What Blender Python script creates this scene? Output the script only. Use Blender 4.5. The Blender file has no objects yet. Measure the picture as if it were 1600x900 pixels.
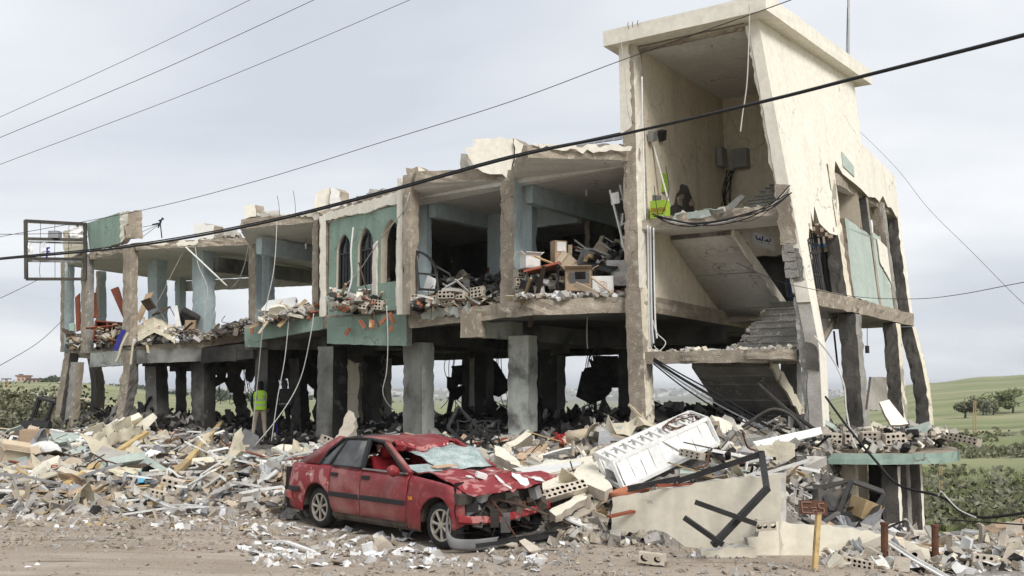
import bpy, bmesh, math, random
from mathutils import Vector, Matrix, Euler, noise
from mathutils.geometry import tessellate_polygon

# ------------------------------------------------------------------ camera, sky, sun, exposure
SC = bpy.context.scene
COL = SC.collection
EYE = 2.13
PITCH = math.radians(5.97)
FPX = 1522.0
cam_data = bpy.data.cameras.new('camera')
cam_data.sensor_width = 36.0
cam_data.lens = FPX / 1600 * 36
cam_data.clip_start = 0.1
cam_data.clip_end = 20000
cam = bpy.data.objects.new('camera', cam_data)
cam.location = (0, 0, EYE)
cam.rotation_euler = (math.pi / 2 + PITCH, 0, 0)
COL.objects.link(cam)
SC.camera = cam

SUN_EL, SUN_AZ = math.radians(42), math.radians(148)      # azimuth clockwise from +Y
world = bpy.data.worlds.new('World')
SC.world = world
world.use_nodes = True
wn, wl = world.node_tree.nodes, world.node_tree.links
wn.clear()
w_out = wn.new('ShaderNodeOutputWorld')
sky = wn.new('ShaderNodeTexSky')
sky.sky_type = 'NISHITA'
sky.sun_disc = False
sky.sun_elevation = SUN_EL
sky.sun_rotation = SUN_AZ
sky.air_density = 1.0
sky.dust_density = 3.0
bg_sky = wn.new('ShaderNodeBackground')
bg_sky.inputs['Strength'].default_value = 0.08
wl.new(sky.outputs[0], bg_sky.inputs['Color'])
# an even overcast layer, with soft cloud structure
tc = wn.new('ShaderNodeTexCoord')
sep = wn.new('ShaderNodeSeparateXYZ')
wl.new(tc.outputs['Generated'], sep.inputs[0])
addz = wn.new('ShaderNodeMath'); addz.operation = 'ADD'; addz.inputs[1].default_value = 0.22
absz = wn.new('ShaderNodeMath'); absz.operation = 'ABSOLUTE'
wl.new(sep.outputs['Z'], absz.inputs[0]); wl.new(absz.outputs[0], addz.inputs[0])
dx = wn.new('ShaderNodeMath'); dx.operation = 'DIVIDE'
dy = wn.new('ShaderNodeMath'); dy.operation = 'DIVIDE'
wl.new(sep.outputs['X'], dx.inputs[0]); wl.new(addz.outputs[0], dx.inputs[1])
wl.new(sep.outputs['Y'], dy.inputs[0]); wl.new(addz.outputs[0], dy.inputs[1])
cmb = wn.new('ShaderNodeCombineXYZ')
wl.new(dx.outputs[0], cmb.inputs[0]); wl.new(dy.outputs[0], cmb.inputs[1])
cmap = wn.new('ShaderNodeMapping')
cmap.inputs['Location'].default_value = (3.1, 0.4, 0)
cmap.inputs['Scale'].default_value = (0.55, 0.7, 1)
wl.new(cmb.outputs[0], cmap.inputs[0])
cn = wn.new('ShaderNodeTexNoise')
cn.inputs['Scale'].default_value = 1.0
cn.inputs['Detail'].default_value = 5
cn.inputs['Roughness'].default_value = 0.52
cn.inputs['Distortion'].default_value = 0.4
wl.new(cmap.outputs[0], cn.inputs['Vector'])
cr = wn.new('ShaderNodeValToRGB')
cr.color_ramp.elements[0].position = 0.36
cr.color_ramp.elements[0].color = (0.485, 0.515, 0.565, 1)
cr.color_ramp.elements[1].position = 0.62
cr.color_ramp.elements[1].color = (0.715, 0.73, 0.745, 1)
wl.new(cn.outputs['Fac'], cr.inputs[0])
bg_cl = wn.new('ShaderNodeBackground')
bg_cl.inputs['Strength'].default_value = 0.70
wl.new(cr.outputs[0], bg_cl.inputs['Color'])
mixw = wn.new('ShaderNodeMixShader')
mixw.inputs[0].default_value = 0.94
wl.new(bg_sky.outputs[0], mixw.inputs[1]); wl.new(bg_cl.outputs[0], mixw.inputs[2])
wl.new(mixw.outputs[0], w_out.inputs['Surface'])

sun_data = bpy.data.lights.new('sun', 'SUN')
sun_data.energy = 1.5
sun_data.angle = math.radians(24)
sun_data.color = (1.0, 0.965, 0.91)
sun = bpy.data.objects.new('sun', sun_data)
sdir = Vector((math.sin(SUN_AZ) * math.cos(SUN_EL), math.cos(SUN_AZ) * math.cos(SUN_EL), math.sin(SUN_EL)))
sun.rotation_euler = (-sdir).to_track_quat('-Z', 'Y').to_euler()
sun.location = (20, -20, 30)
COL.objects.link(sun)

SC.view_settings.view_transform = 'Standard'
SC.view_settings.look = 'None'
SC.view_settings.exposure = 1.0
SC.view_settings.gamma = 1.0
SC.view_settings.use_curve_mapping = False
SC.cycles.use_denoising = True
SC.cycles.denoising_prefilter = 'NONE'
SC.cycles.max_bounces = 6
SC.cycles.diffuse_bounces = 4
SC.cycles.glossy_bounces = 2
SC.cycles.transmission_bounces = 3
SC.cycles.volume_bounces = 0
SC.cycles.transparent_max_bounces = 6
SC.cycles.sample_clamp_indirect = 4.0

# ------------------------------------------------------------------ helpers
R = random.Random(7)
CP, SP = math.cos(PITCH), math.sin(PITCH)
def ray(px, py):
    a, b = (px - 800) / FPX, (450 - py) / FPX
    return Vector((a, CP - b * SP, SP + b * CP))
CAM = Vector((0, 0, EYE))
def at_y(px, py, Y):
    d = ray(px, py); return CAM + d * (Y / d.y)
def at_z(px, py, z):
    d = ray(px, py); return CAM + d * ((z - EYE) / d.z)
# frame of the building: s along the front (to the right), w into the depth
O2 = Vector((2.85, 21.8, 0)); ES = Vector((.8246, -.5657, 0)); EW = Vector((.5657, .8246, 0)); EZ = Vector((0, 0, 1))
def SWf(s, w, z=0): return O2 + ES * s + EW * w + EZ * z
def at_w(px, py, w):
    d = ray(px, py); return CAM + d * ((w + (O2 - CAM).dot(EW)) / d.dot(EW))
def at_s(px, py, s):
    d = ray(px, py); return CAM + d * ((s + (O2 - CAM).dot(ES)) / d.dot(ES))
def sw_of(p):
    q = Vector((p[0], p[1], 0)) - O2
    return q.dot(ES), q.dot(EW)
def lerp(a, b, t): return a + (b - a) * t
def clamp(x, a=0., b=1.): return max(a, min(b, x))
def interp(tab, x):
    if x <= tab[0][0]: return tab[0][1]
    for (x0, y0), (x1, y1) in zip(tab, tab[1:]):
        if x <= x1: return lerp(y0, y1, (x - x0) / (x1 - x0))
    return tab[-1][1]
def nz(x, y=0., z=0., s=1.): return noise.noise(Vector((x * s, y * s, z * s)))
def fbm(x, y, z=0., o=4): return noise.fractal(Vector((x, y, z)), 1.0, 2.0, o)

def tag(o, label=None, cat=None, group=None, kind=None):
    if label: o['label'] = label
    if cat: o['category'] = cat
    if group: o['group'] = group
    if kind or cat: o['kind'] = kind or 'thing'
    return o
def thing(name, loc, label, cat, group=None):
    o = bpy.data.objects.new(name, None)
    o.empty_display_size = 0.2
    COL.objects.link(o); o.location = loc
    return tag(o, label, cat, group)
def origin_of(o):
    v = Vector((0, 0, 0))
    while o is not None:
        v += o.location; o = o.parent
    return v

class MB:
    """collects faces of one mesh, in world coordinates"""
    def __init__(self): self.v = []; self.f = []; self.m = []; self.mi = 0
    def add(self, vs, fs, mi=None):
        n = len(self.v); self.v += [tuple(p) for p in vs]
        self.f += [tuple(i + n for i in f) for f in fs]
        self.m += [self.mi if mi is None else mi] * len(fs)
        return self
    def box(self, c, size, rot=None, mi=None):
        hx, hy, hz = size[0] / 2, size[1] / 2, size[2] / 2
        vs = [Vector((x, y, z)) for z in (-hz, hz) for y in (-hy, hy) for x in (-hx, hx)]
        if rot is not None: vs = [rot @ p for p in vs]
        c = Vector(c)
        return self.add([p + c for p in vs], [(0, 2, 3, 1), (4, 5, 7, 6), (0, 1, 5, 4), (2, 6, 7, 3), (0, 4, 6, 2), (1, 3, 7, 5)], mi)
    def bar(self, a, b, w, h=None, up=(0, 0, 1), mi=None, ext=0):
        a, b = Vector(a), Vector(b); d = (b - a)
        L = d.length
        if L < 1e-6: return self
        d = d / L; a = a - d * ext; b = b + d * ext
        u = Vector(up)
        if abs(d.dot(u)) > .97: u = Vector((1, 0, 0)) if abs(d.x) < .9 else Vector((0, 1, 0))
        r = d.cross(u).normalized(); u = r.cross(d)
        h = h or w
        vs = []
        for p in (a, b):
            for sx, sy in ((-1, -1), (1, -1), (1, 1), (-1, 1)): vs.append(p + r * (sx * w / 2) + u * (sy * h / 2))
        return self.add(vs, [(3, 2, 1, 0), (4, 5, 6, 7), (0, 1, 5, 4), (1, 2, 6, 5), (2, 3, 7, 6), (3, 0, 4, 7)], mi)
    def tube(self, pts, r, n=6, mi=None, cap=True, taper=None):
        pts = [Vector(p) for p in pts]
        k = len(pts); vs = []; fs = []
        prev = None
        for i, p in enumerate(pts):
            d = (pts[min(i + 1, k - 1)] - pts[max(i - 1, 0)])
            d = d.normalized() if d.length > 1e-9 else Vector((0, 0, 1))
            if prev is None:
                u = Vector((0, 0, 1)) if abs(d.z) < .9 else Vector((1, 0, 0))
                u = (u - d * u.dot(d)).normalized()
            else:
                u = prev - d * prev.dot(d)
                u = u.normalized() if u.length > 1e-6 else d.orthogonal().normalized()
            prev = u; v = d.cross(u)
            rr = r if taper is None else lerp(r, taper, i / max(1, k - 1))
            for j in range(n):
                a = 2 * math.pi * j / n
                vs.append(p + u * (math.cos(a) * rr) + v * (math.sin(a) * rr))
        for i in range(k - 1):
            for j in range(n):
                fs.append((i * n + j, i * n + (j + 1) % n, (i + 1) * n + (j + 1) % n, (i + 1) * n + j))
        if cap: fs += [tuple(range(n - 1, -1, -1)), tuple(range((k - 1) * n, k * n))]
        return self.add(vs, fs, mi)
    def grid(self, rows, mi=None, closed=False):
        nr, nc = len(rows), len(rows[0])
        vs = [p for r in rows for p in r]
        fs = []
        for i in range(nr - 1):
            for j in range(nc - 1 + (1 if closed else 0)):
                fs.append((i * nc + j, i * nc + (j + 1) % nc, (i + 1) * nc + (j + 1) % nc, (i + 1) * nc + j))
        return self.add(vs, fs, mi)
    def slabgrid(self, rows, th, mi=None, nrm=None):
        """a sheet with thickness: rows of points, pushed along the mean normal"""
        nr, nc = len(rows), len(rows[0])
        a, b, c = Vector(rows[0][0]), Vector(rows[0][-1]), Vector(rows[-1][0])
        n = (b - a).cross(c - a)
        n = Vector(nrm) if nrm is not None else (n.normalized() if n.length > 1e-9 else Vector((0, 0, 1)))
        k0 = len(self.v)
        top = [Vector(p) for r in rows for p in r]
        bot = [p - n * th for p in top]
        N = nr * nc
        fs = []
        for i in range(nr - 1):
            for j in range(nc - 1):
                q = (i * nc + j, i * nc + j + 1, (i + 1) * nc + j + 1, (i + 1) * nc + j)
                fs.append(q); fs.append(tuple(x + N for x in reversed(q)))
        ring = [j for j in range(nc)] + [i * nc + nc - 1 for i in range(1, nr)] + [(nr - 1) * nc + j for j in range(nc - 2, -1, -1)] + [i * nc for i in range(nr - 2, 0, -1)]
        for i in range(len(ring)):
            p, q = ring[i], ring[(i + 1) % len(ring)]
            fs.append((q, p, p + N, q + N))
        return self.add(top + bot, fs, mi)
    def panel(self, outer, holes, frame, th, mi=None, mi_edge=None, mi_back=None, rough=0.0, rng=R):
        """polygon with holes in the plane frame(u, v, n) and thickness th along +n (front at n = 0)"""
        loops = [list(outer)] + [list(h) for h in holes]
        flat = [p for lp in loops for p in lp]
        tris = tessellate_polygon([[Vector((p[0], p[1], 0)) for p in lp] for lp in loops])
        N = len(flat)
        fr = [frame(p[0], p[1], 0) for p in flat]
        bk = [frame(p[0] + rng.uniform(-rough, rough), p[1] + rng.uniform(-rough, rough), th) for p in flat]
        self.add(fr + bk, [t for t in tris], mi)
        k0 = len(self.v) - 2 * N
        for t in tris:
            self.f.append(tuple(x + N + k0 for x in reversed(t))); self.m.append(self.mi if mi_back is None else mi_back)
        o = 0
        for lp in loops:
            n = len(lp)
            for i in range(n):
                a, b = o + i + k0, o + (i + 1) % n + k0
                self.f.append((b, a, a + N, b + N)); self.m.append(self.mi if mi_edge is None else mi_edge)
            o += n
        return self
    def build(self, name, mat, parent=None, label=None, cat=None, group=None, kind=None, smooth=False, fixn=True, base=None):
        me = bpy.data.meshes.new(name)
        if parent is not None: org = origin_of(parent)
        elif base is not None: org = Vector(base)
        elif self.v:
            xs = [p[0] for p in self.v]; ys = [p[1] for p in self.v]; zs = [p[2] for p in self.v]
            org = Vector(((min(xs) + max(xs)) / 2, (min(ys) + max(ys)) / 2, min(zs)))
        else: org = Vector((0, 0, 0))
        me.from_pydata([(p[0] - org.x, p[1] - org.y, p[2] - org.z) for p in self.v], [], self.f)
        mats = mat if isinstance(mat, (list, tuple)) else [mat]
        for m in mats: me.materials.append(MAT[m])
        if len(mats) > 1: me.polygons.foreach_set('material_index', self.m)
        if smooth: me.polygons.foreach_set('use_smooth', [True] * len(me.polygons))
        me.update()
        if fixn:
            bm = bmesh.new(); bm.from_mesh(me)
            bmesh.ops.recalc_face_normals(bm, faces=bm.faces)
            bm.to_mesh(me); bm.free()
        o = bpy.data.objects.new(name, me)
        COL.objects.link(o)
        if parent is not None: o.parent = parent
        else: o.location = org
        return tag(o, label, cat, group, kind)

def jag(poly, step=.18, amp=.05, rng=R, edges=None):
    """subdivide the edges of a 2D polygon and roughen them; edges = indices to roughen (all by default)"""
    out = []; n = len(poly)
    for i in range(n):
        a, b = poly[i], poly[(i + 1) % n]
        out.append(tuple(a))
        if edges is not None and i not in edges: continue
        L = math.hypot(b[0] - a[0], b[1] - a[1])
        k = max(1, int(L / step))
        if k < 2: continue
        nx, ny = -(b[1] - a[1]) / L, (b[0] - a[0]) / L
        for j in range(1, k):
            t = (j + rng.uniform(-.3, .3)) / k; d = rng.uniform(-amp, amp)
            out.append((lerp(a[0], b[0], t) + nx * d, lerp(a[1], b[1], t) + ny * d))
    return out
def rough_post(mb, a, b, wx, wy, ang=0., amp=.012, seg=.16, chip=.03, rng=R, mi=None, bend=None, k=4, sides=None):
    """a post from a to b with a rough, chipped surface (wx, wy wide, turned by ang)"""
    a, b = Vector(a), Vector(b); L = (b - a).length; n = max(2, int(L / seg))
    ca, sa = math.cos(ang), math.sin(ang)
    X, Y = Vector((ca, sa, 0)), Vector((-sa, ca, 0))
    prof = []
    for (x0, y0), (x1, y1) in (((-1, -1), (1, -1)), ((1, -1), (1, 1)), ((1, 1), (-1, 1)), ((-1, 1), (-1, -1))):
        for j in range(k): prof.append((lerp(x0, x1, j / k), lerp(y0, y1, j / k), j == 0))
    rows = []
    for i in range(n + 1):
        t = i / n; c = a.lerp(b, t)
        if bend: c = c + Vector(bend) * math.sin(math.pi * t)
        row = []
        for (x, y, corner) in prof:
            s = 1.0
            p = c + X * (x * wx / 2) + Y * (y * wy / 2)
            d = nz(p.x, p.y, p.z, 2.1) * amp * .5 + nz(p.x, p.y, p.z, 14) * amp + rng.uniform(-.3, .3) * amp
            if corner and rng.random() < .35: d -= rng.random() * chip
            dirn = (X * x + Y * y).normalized()
            row.append(p + dirn * d)
        rows.append(row)
    m = len(prof)
    mb.grid(rows, mi, closed=True)
    if sides:
        nf = n * m
        for q in range(nf): mb.m[len(mb.m) - nf + q] = sides[(q % m) // k]
    k0 = len(mb.v) - (n + 1) * m
    mb.f.append(tuple(k0 + j for j in range(m - 1, -1, -1))); mb.m.append(mi or 0)
    mb.f.append(tuple(k0 + n * m + j for j in range(m))); mb.m.append(mi or 0)
    return mb
def rough_slab(mb, plan, th, step=.25, amp=.05, rng=R, mi=0, mi_bot=None, mi_edge=None, edges=None, rows=3):
    """plan: list of (x, y, z of the top); the rim is roughened"""
    out = []; n = len(plan)
    for i in range(n):
        a, b = Vector(plan[i]), Vector(plan[(i + 1) % n])
        out.append(a)
        if edges is not None and i not in edges: continue
        L = (b - a).length; k = max(1, int(L / step))
        nn = Vector((-(b - a).y, (b - a).x, 0)).normalized()
        for j in range(1, k):
            out.append(a.lerp(b, j / k) + nn * rng.uniform(-amp, amp) + Vector((0, 0, rng.uniform(-amp, amp) * .3)))
    tris = tessellate_polygon([[Vector((p.x, p.y, 0)) for p in out]])
    N = len(out); lay = []
    for r in range(rows + 1):
        t = r / rows; j = amp * .6 if 0 < r < rows else amp * .25
        lay.append([p - Vector((0, 0, th * t)) + Vector((rng.uniform(-j, j), rng.uniform(-j, j), 0)) for p in out])
    k0 = len(mb.v)
    mb.add([p for l in lay for p in l], [])
    for t in tris:
        mb.f.append(tuple(k0 + x for x in t)); mb.m.append(mi)
        mb.f.append(tuple(k0 + rows * N + x for x in reversed(t))); mb.m.append(mi if mi_bot is None else mi_bot)
    for r in range(rows):
        for i in range(N):
            j = (i + 1) % N
            mb.f.append((k0 + r * N + j, k0 + r * N + i, k0 + (r + 1) * N + i, k0 + (r + 1) * N + j)); mb.m.append(mi if mi_edge is None else mi_edge)
    return mb
def catenary(a, b, sag, n=24):
    a, b = Vector(a), Vector(b)
    return [a.lerp(b, i / n) - Vector((0, 0, sag * 4 * (i / n) * (1 - i / n))) for i in range(n + 1)]
def spline(pts, n=8):
    pts = [Vector(p) for p in pts]; out = []
    P = [pts[0]] + pts + [pts[-1]]
    for i in range(1, len(P) - 2):
        p0, p1, p2, p3 = P[i - 1], P[i], P[i + 1], P[i + 2]
        for j in range(n):
            t = j / n
            out.append(0.5 * ((2 * p1) + (p2 - p0) * t + (2 * p0 - 5 * p1 + 4 * p2 - p3) * t * t + (3 * p1 - p0 - 3 * p2 + p3) * t ** 3))
    out.append(pts[-1]); return out
def rotm(rx, ry, rz): return Euler((rx, ry, rz)).to_matrix()

# ------------------------------------------------------------------ materials
MAT = {}
def M(name, c1, c2=None, sc=2.0, rough=.85, bump=.25, bsc=30., metal=0., c3=None, sc3=1.2, thr=.58, soft=.03, rnd=0., streak=0., spec=.3, detail=4., coat=0., c4=None, thr4=.62, sc4=6., huern=0., bdist=.02, crack=0.):
    m = bpy.data.materials.new(name); m.use_nodes = True
    MAT[name] = m
    nt = m.node_tree; N, L = nt.nodes, nt.links
    b = N['Principled BSDF']
    b.inputs['Roughness'].default_value = rough
    b.inputs['Metallic'].default_value = metal
    b.inputs['Specular IOR Level'].default_value = spec
    if coat: b.inputs['Coat Weight'].default_value = coat; b.inputs['Coat Roughness'].default_value = .15
    geo = N.new('ShaderNodeNewGeometry')
    pos = geo.outputs['Position']
    def noise_(s, d=4., dist=0., scale3=None):
        n = N.new('ShaderNodeTexNoise'); n.inputs['Scale'].default_value = s; n.inputs['Detail'].default_value = d; n.inputs['Roughness'].default_value = .6; n.inputs['Distortion'].default_value = dist
        if scale3:
            mp = N.new('ShaderNodeMapping'); mp.inputs['Scale'].default_value = scale3
            L.new(pos, mp.inputs[0]); L.new(mp.outputs[0], n.inputs['Vector'])
        else: L.new(pos, n.inputs['Vector'])
        return n.outputs['Fac']
    def ramp(fac, p0, p1):
        r = N.new('ShaderNodeMapRange'); r.inputs['From Min'].default_value = p0; r.inputs['From Max'].default_value = p1; r.interpolation_type = 'SMOOTHSTEP'
        L.new(fac, r.inputs['Value']); return r.outputs[0]
    def mix(f, a, c):
        x = N.new('ShaderNodeMix'); x.data_type = 'RGBA'
        if isinstance(f, float): x.inputs[0].default_value = f
        else: L.new(f, x.inputs[0])
        for s, i in ((a, 6), (c, 7)):
            if isinstance(s, tuple): x.inputs[i].default_value = (*s, 1)
            else: L.new(s, x.inputs[i])
        return x.outputs[2]
    c2 = c2 or tuple(x * .78 for x in c1)
    colr = mix(ramp(noise_(sc, detail), .32, .68), c1, c2)
    fine = ramp(noise_(sc * 9, 3.), .25, .75)
    colr = mix(fine, colr, mix(.35, colr, tuple(x * .55 for x in c1)))
    if c4: colr = mix(ramp(noise_(sc4, 5.), thr4 - .02, thr4 + .03), colr, c4)
    if streak:
        st = ramp(noise_(1.0, 4., 0., (2.6, 2.6, .22)), .46, .74)
        k = N.new('ShaderNodeMath'); k.operation = 'MULTIPLY'; k.inputs[1].default_value = streak; L.new(st, k.inputs[0])
        colr = mix(k.outputs[0], colr, tuple(x * .45 for x in c2))
    if c3:
        pk = ramp(noise_(sc3, 5., .3), thr - soft, thr + soft)
        colr = mix(pk, colr, c3)
    if crack:
        vo = N.new('ShaderNodeTexVoronoi'); vo.feature = 'DISTANCE_TO_EDGE'; vo.inputs['Scale'].default_value = .75
        wv = N.new('ShaderNodeTexNoise'); wv.inputs['Scale'].default_value = 3.; wv.inputs['Detail'].default_value = 4.; L.new(pos, wv.inputs[0])
        va = N.new('ShaderNodeVectorMath'); va.operation = 'MULTIPLY_ADD'; va.inputs[1].default_value = (.5, .5, .5); L.new(wv.outputs['Color'], va.inputs[0]); L.new(pos, va.inputs[2]); L.new(va.outputs[0], vo.inputs['Vector'])
        cl = ramp(vo.outputs['Distance'], .010, .003); ms = ramp(noise_(.55, 2.), .50, .56)
        mm = N.new('ShaderNodeMath'); mm.operation = 'MULTIPLY'; L.new(cl, mm.inputs[0]); L.new(ms, mm.inputs[1])
        m3 = N.new('ShaderNodeMath'); m3.operation = 'MULTIPLY'; m3.inputs[1].default_value = crack; L.new(mm.outputs[0], m3.inputs[0])
        colr = mix(m3.outputs[0], colr, (.12, .10, .08))
    if rnd or huern:
        oi = N.new('ShaderNodeObjectInfo'); h = N.new('ShaderNodeHueSaturation')
        r = N.new('ShaderNodeMapRange'); r.inputs['To Min'].default_value = 1 - rnd; r.inputs['To Max'].default_value = 1 + rnd * .6
        L.new(oi.outputs['Random'], r.inputs['Value']); L.new(r.outputs[0], h.inputs['Value'])
        if huern:
            r2 = N.new('ShaderNodeMapRange'); r2.inputs['To Min'].default_value = 1 - huern; r2.inputs['To Max'].default_value = 1 + huern
            ml = N.new('ShaderNodeMath'); ml.operation = 'FRACT'; m2 = N.new('ShaderNodeMath'); m2.operation = 'MULTIPLY'; m2.inputs[1].default_value = 17.3
            L.new(oi.outputs['Random'], m2.inputs[0]); L.new(m2.outputs[0], ml.inputs[0]); L.new(ml.outputs[0], r2.inputs['Value']); L.new(r2.outputs[0], h.inputs['Saturation'])
        L.new(colr, h.inputs['Color']); colr = h.outputs[0]
    L.new(colr, b.inputs['Base Color'])
    if bump:
        bp = N.new('ShaderNodeBump'); bp.inputs['Strength'].default_value = bump; bp.inputs['Distance'].default_value = bdist
        hh = noise_(bsc, 3.)
        if c3:
            ad = N.new('ShaderNodeMath'); ad.operation = 'SUBTRACT'; L.new(hh, ad.inputs[0]); L.new(pk, ad.inputs[1]); hh = ad.outputs[0]
        L.new(hh, bp.inputs['Height']); L.new(bp.outputs[0], b.inputs['Normal'])
    return m
M('concrete', (.44, .38, .305), (.285, .24, .19), 1.6, .92, .9, 34, bdist=.03, crack=.8, c4=(.47, .425, .36), thr4=.6, streak=.25)
M('concrete_grey', (.40, .385, .355), (.25, .24, .22), 1.4, .92, .8, 34, bdist=.03, crack=.8, c4=(.5, .48, .45), streak=.25)
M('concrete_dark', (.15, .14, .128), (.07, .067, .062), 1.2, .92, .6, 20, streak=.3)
M('concrete_pale', (.52, .50, .46), (.36, .34, .31), 2.2, .92, .5, 24, rnd=.25)
M('cream', (.83, .79, .70), (.785, .74, .64), .9, .85, .12, 30, streak=.18, c3=(.40, .36, .30), sc3=1.1, thr=.745, soft=.008, crack=.5)
M('cream_clean', (.83, .79, .70), (.79, .745, .65), .8, .85, .1, 30, streak=.14)
M('cream_inside', (.74, .67, .54), (.66, .59, .465), .7, .88, .12, 26, streak=.3, crack=.35)
M('cream_peel', (.78, .72, .58), (.70, .63, .5), 1.2, .88, .3, 24, c3=(.34, .30, .25), sc3=1.6, thr=.56, soft=.01, streak=.2)
M('teal', (.30, .405, .345), (.25, .335, .285), 1.3, .8, .12, 30, streak=.4, crack=.8, c3=(.55, .53, .47), sc3=1.3, thr=.68, soft=.008)
M('teal_pale', (.46, .53, .48), (.40, .46, .42), 1.0, .8, .12, 30, streak=.35, c3=(.60, .60, .54), sc3=1.0, thr=.62, soft=.02)
M('blue_pale', (.53, .63, .66), (.46, .55, .58), .9, .85, .1, 30, streak=.15)
M('green_white', (.60, .625, .575), (.47, .495, .455), .9, .85, .15, 28, c3=(.12, .115, .11), sc3=.9, thr=.58, soft=.09, streak=.4, crack=1.)
M('ceiling', (.75, .74, .71), (.64, .63, .60), .9, .9, .12, 26, crack=.6, c3=(.33, .30, .26), sc3=1.6, thr=.70, soft=.01)
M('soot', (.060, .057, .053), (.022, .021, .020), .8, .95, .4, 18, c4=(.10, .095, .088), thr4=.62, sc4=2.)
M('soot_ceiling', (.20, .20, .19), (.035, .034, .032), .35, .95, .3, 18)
M('soot_dark_wall', (.17, .165, .155), (.04, .038, .036), .6, .93, .4, 18, streak=.4)  # soot of the burnt ground floor, and a plain dark tone upstairs
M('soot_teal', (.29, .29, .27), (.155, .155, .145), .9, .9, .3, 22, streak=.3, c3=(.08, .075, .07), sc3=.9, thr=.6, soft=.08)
M('brick', (.46, .38, .30), (.36, .29, .225), 3., .92, .4, 40, rnd=.25)
M('block', (.56, .50, .42), (.44, .385, .315), 4., .93, .4, 45, rnd=.3)
M('hole_shade', (.05, .043, .036), None, 4., .95, .2, 30)  # inner walls of the block holes, their shade put into the colour
M('terracotta', (.48, .19, .105), (.40, .15, .085), 4., .8, .2, 40, rnd=.25)
M('white_paint', (.80, .80, .78), (.72, .72, .70), 2., .5, .05, 20, c3=(.5, .47, .42), sc3=4., thr=.70, rnd=.1)
M('white_plastic', (.78, .78, .76), (.68, .67, .64), 3., .5, .06, 20, rnd=.22, c3=(.48, .45, .40), sc3=5., thr=.64, soft=.05)
M('paper', (.82, .82, .83), (.74, .73, .72), 3., .8, .1, 20, rnd=.2, c3=(.55, .56, .60), sc3=22., thr=.66)
M('paper_print', (.74, .75, .78), (.55, .57, .66), 14., .7, .05, 20, rnd=.2, c3=(.62, .25, .22), sc3=9., thr=.70, c4=(.20, .26, .45), sc4=12., thr4=.66)
M('card', (.50, .37, .255), (.43, .31, .205), 3., .88, .12, 30, rnd=.25)
M('card_pale', (.60, .50, .38), (.54, .44, .325), 3., .88, .12, 30, rnd=.25)
M('wood', (.52, .39, .22), (.40, .285, .15), 5., .8, .25, 40, rnd=.3)
M('wood_yellow', (.68, .52, .25), (.54, .38, .17), 4., .75, .25, 30, c3=(.25, .15, .075), sc3=2.5, thr=.62, soft=.05)
M('wood_red', (.30, .085, .045), (.235, .065, .036), 3., .6, .1, 30, rnd=.3)
M('wood_dark', (.11, .08, .06), (.06, .045, .035), 4., .8, .3, 40, rnd=.3)
M('canvas', (.60, .55, .43), (.50, .45, .34), 2.5, .92, .25, 60, c3=(.36, .32, .25), sc3=2., thr=.66, soft=.05)
M('fabric_grey', (.34, .34, .35), (.24, .24, .25), 3., .95, .3, 60, rnd=.4)
M('black_metal', (.022, .022, .024), (.04, .039, .038), 5., .45, .15, 40, metal=.3, spec=.5)
M('dark_metal', (.06, .058, .056), (.11, .095, .08), 3., .6, .2, 30, metal=.4, rnd=.3)
M('grey_metal', (.42, .43, .44), (.32, .32, .33), 3., .45, .1, 30, metal=.5, rnd=.2)
M('rust', (.16, .07, .042), (.09, .045, .03), 8., .85, .4, 40, metal=.2, rnd=.2)
M('black_rubber', (.018, .018, .019), (.03, .03, .031), 5., .7, .2, 40)
M('wire_pale', (.60, .59, .56), (.5, .49, .46), 5., .7, 0)
M('wire_black', (.016, .016, .018), None, 5., .6, 0)
M('blue', (.07, .20, .45), (.06, .16, .36), 3., .5, .1, 30)
M('blue_light', (.36, .62, .78), (.32, .55, .70), 3., .5, .1, 30)
M('cyan', (.14, .48, .70), (.12, .42, .62), 3., .5, .1, 30)
M('purple_cloth', (.045, .05, .30), (.03, .035, .20), 4., .9, .2, 40)
M('green_box', (.36, .55, .05), (.33, .5, .045), 3., .5, .05, 30)
M('red_text', (.42, .035, .03), None, 3., .5, 0)
M('red_plastic', (.52, .03, .03), (.42, .025, .025), 3., .4, .05, 30)
M('orange', (.62, .20, .05), None, 3., .6, .1, 30)
M('glass_dark', (.02, .022, .024), None, 3., .08, 0, spec=.5)
M('screen', (.012, .013, .014), None, 3., .15, 0, spec=.5)
M('dust_grey', (.42, .40, .37), (.28, .265, .245), 4., .95, .4, 40)
M('char', (.045, .042, .040), (.018, .017, .0165), 5., .95, .4, 40, rnd=.4)
M('ash', (.22, .21, .20), (.13, .125, .12), 5., .95, .4, 40, rnd=.4)
M('pink', (.62, .30, .33), None, 3., .8, .1, 30)
M('plant', (.10, .15, .035), (.065, .105, .022), 5., .8, .2, 30)
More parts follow.
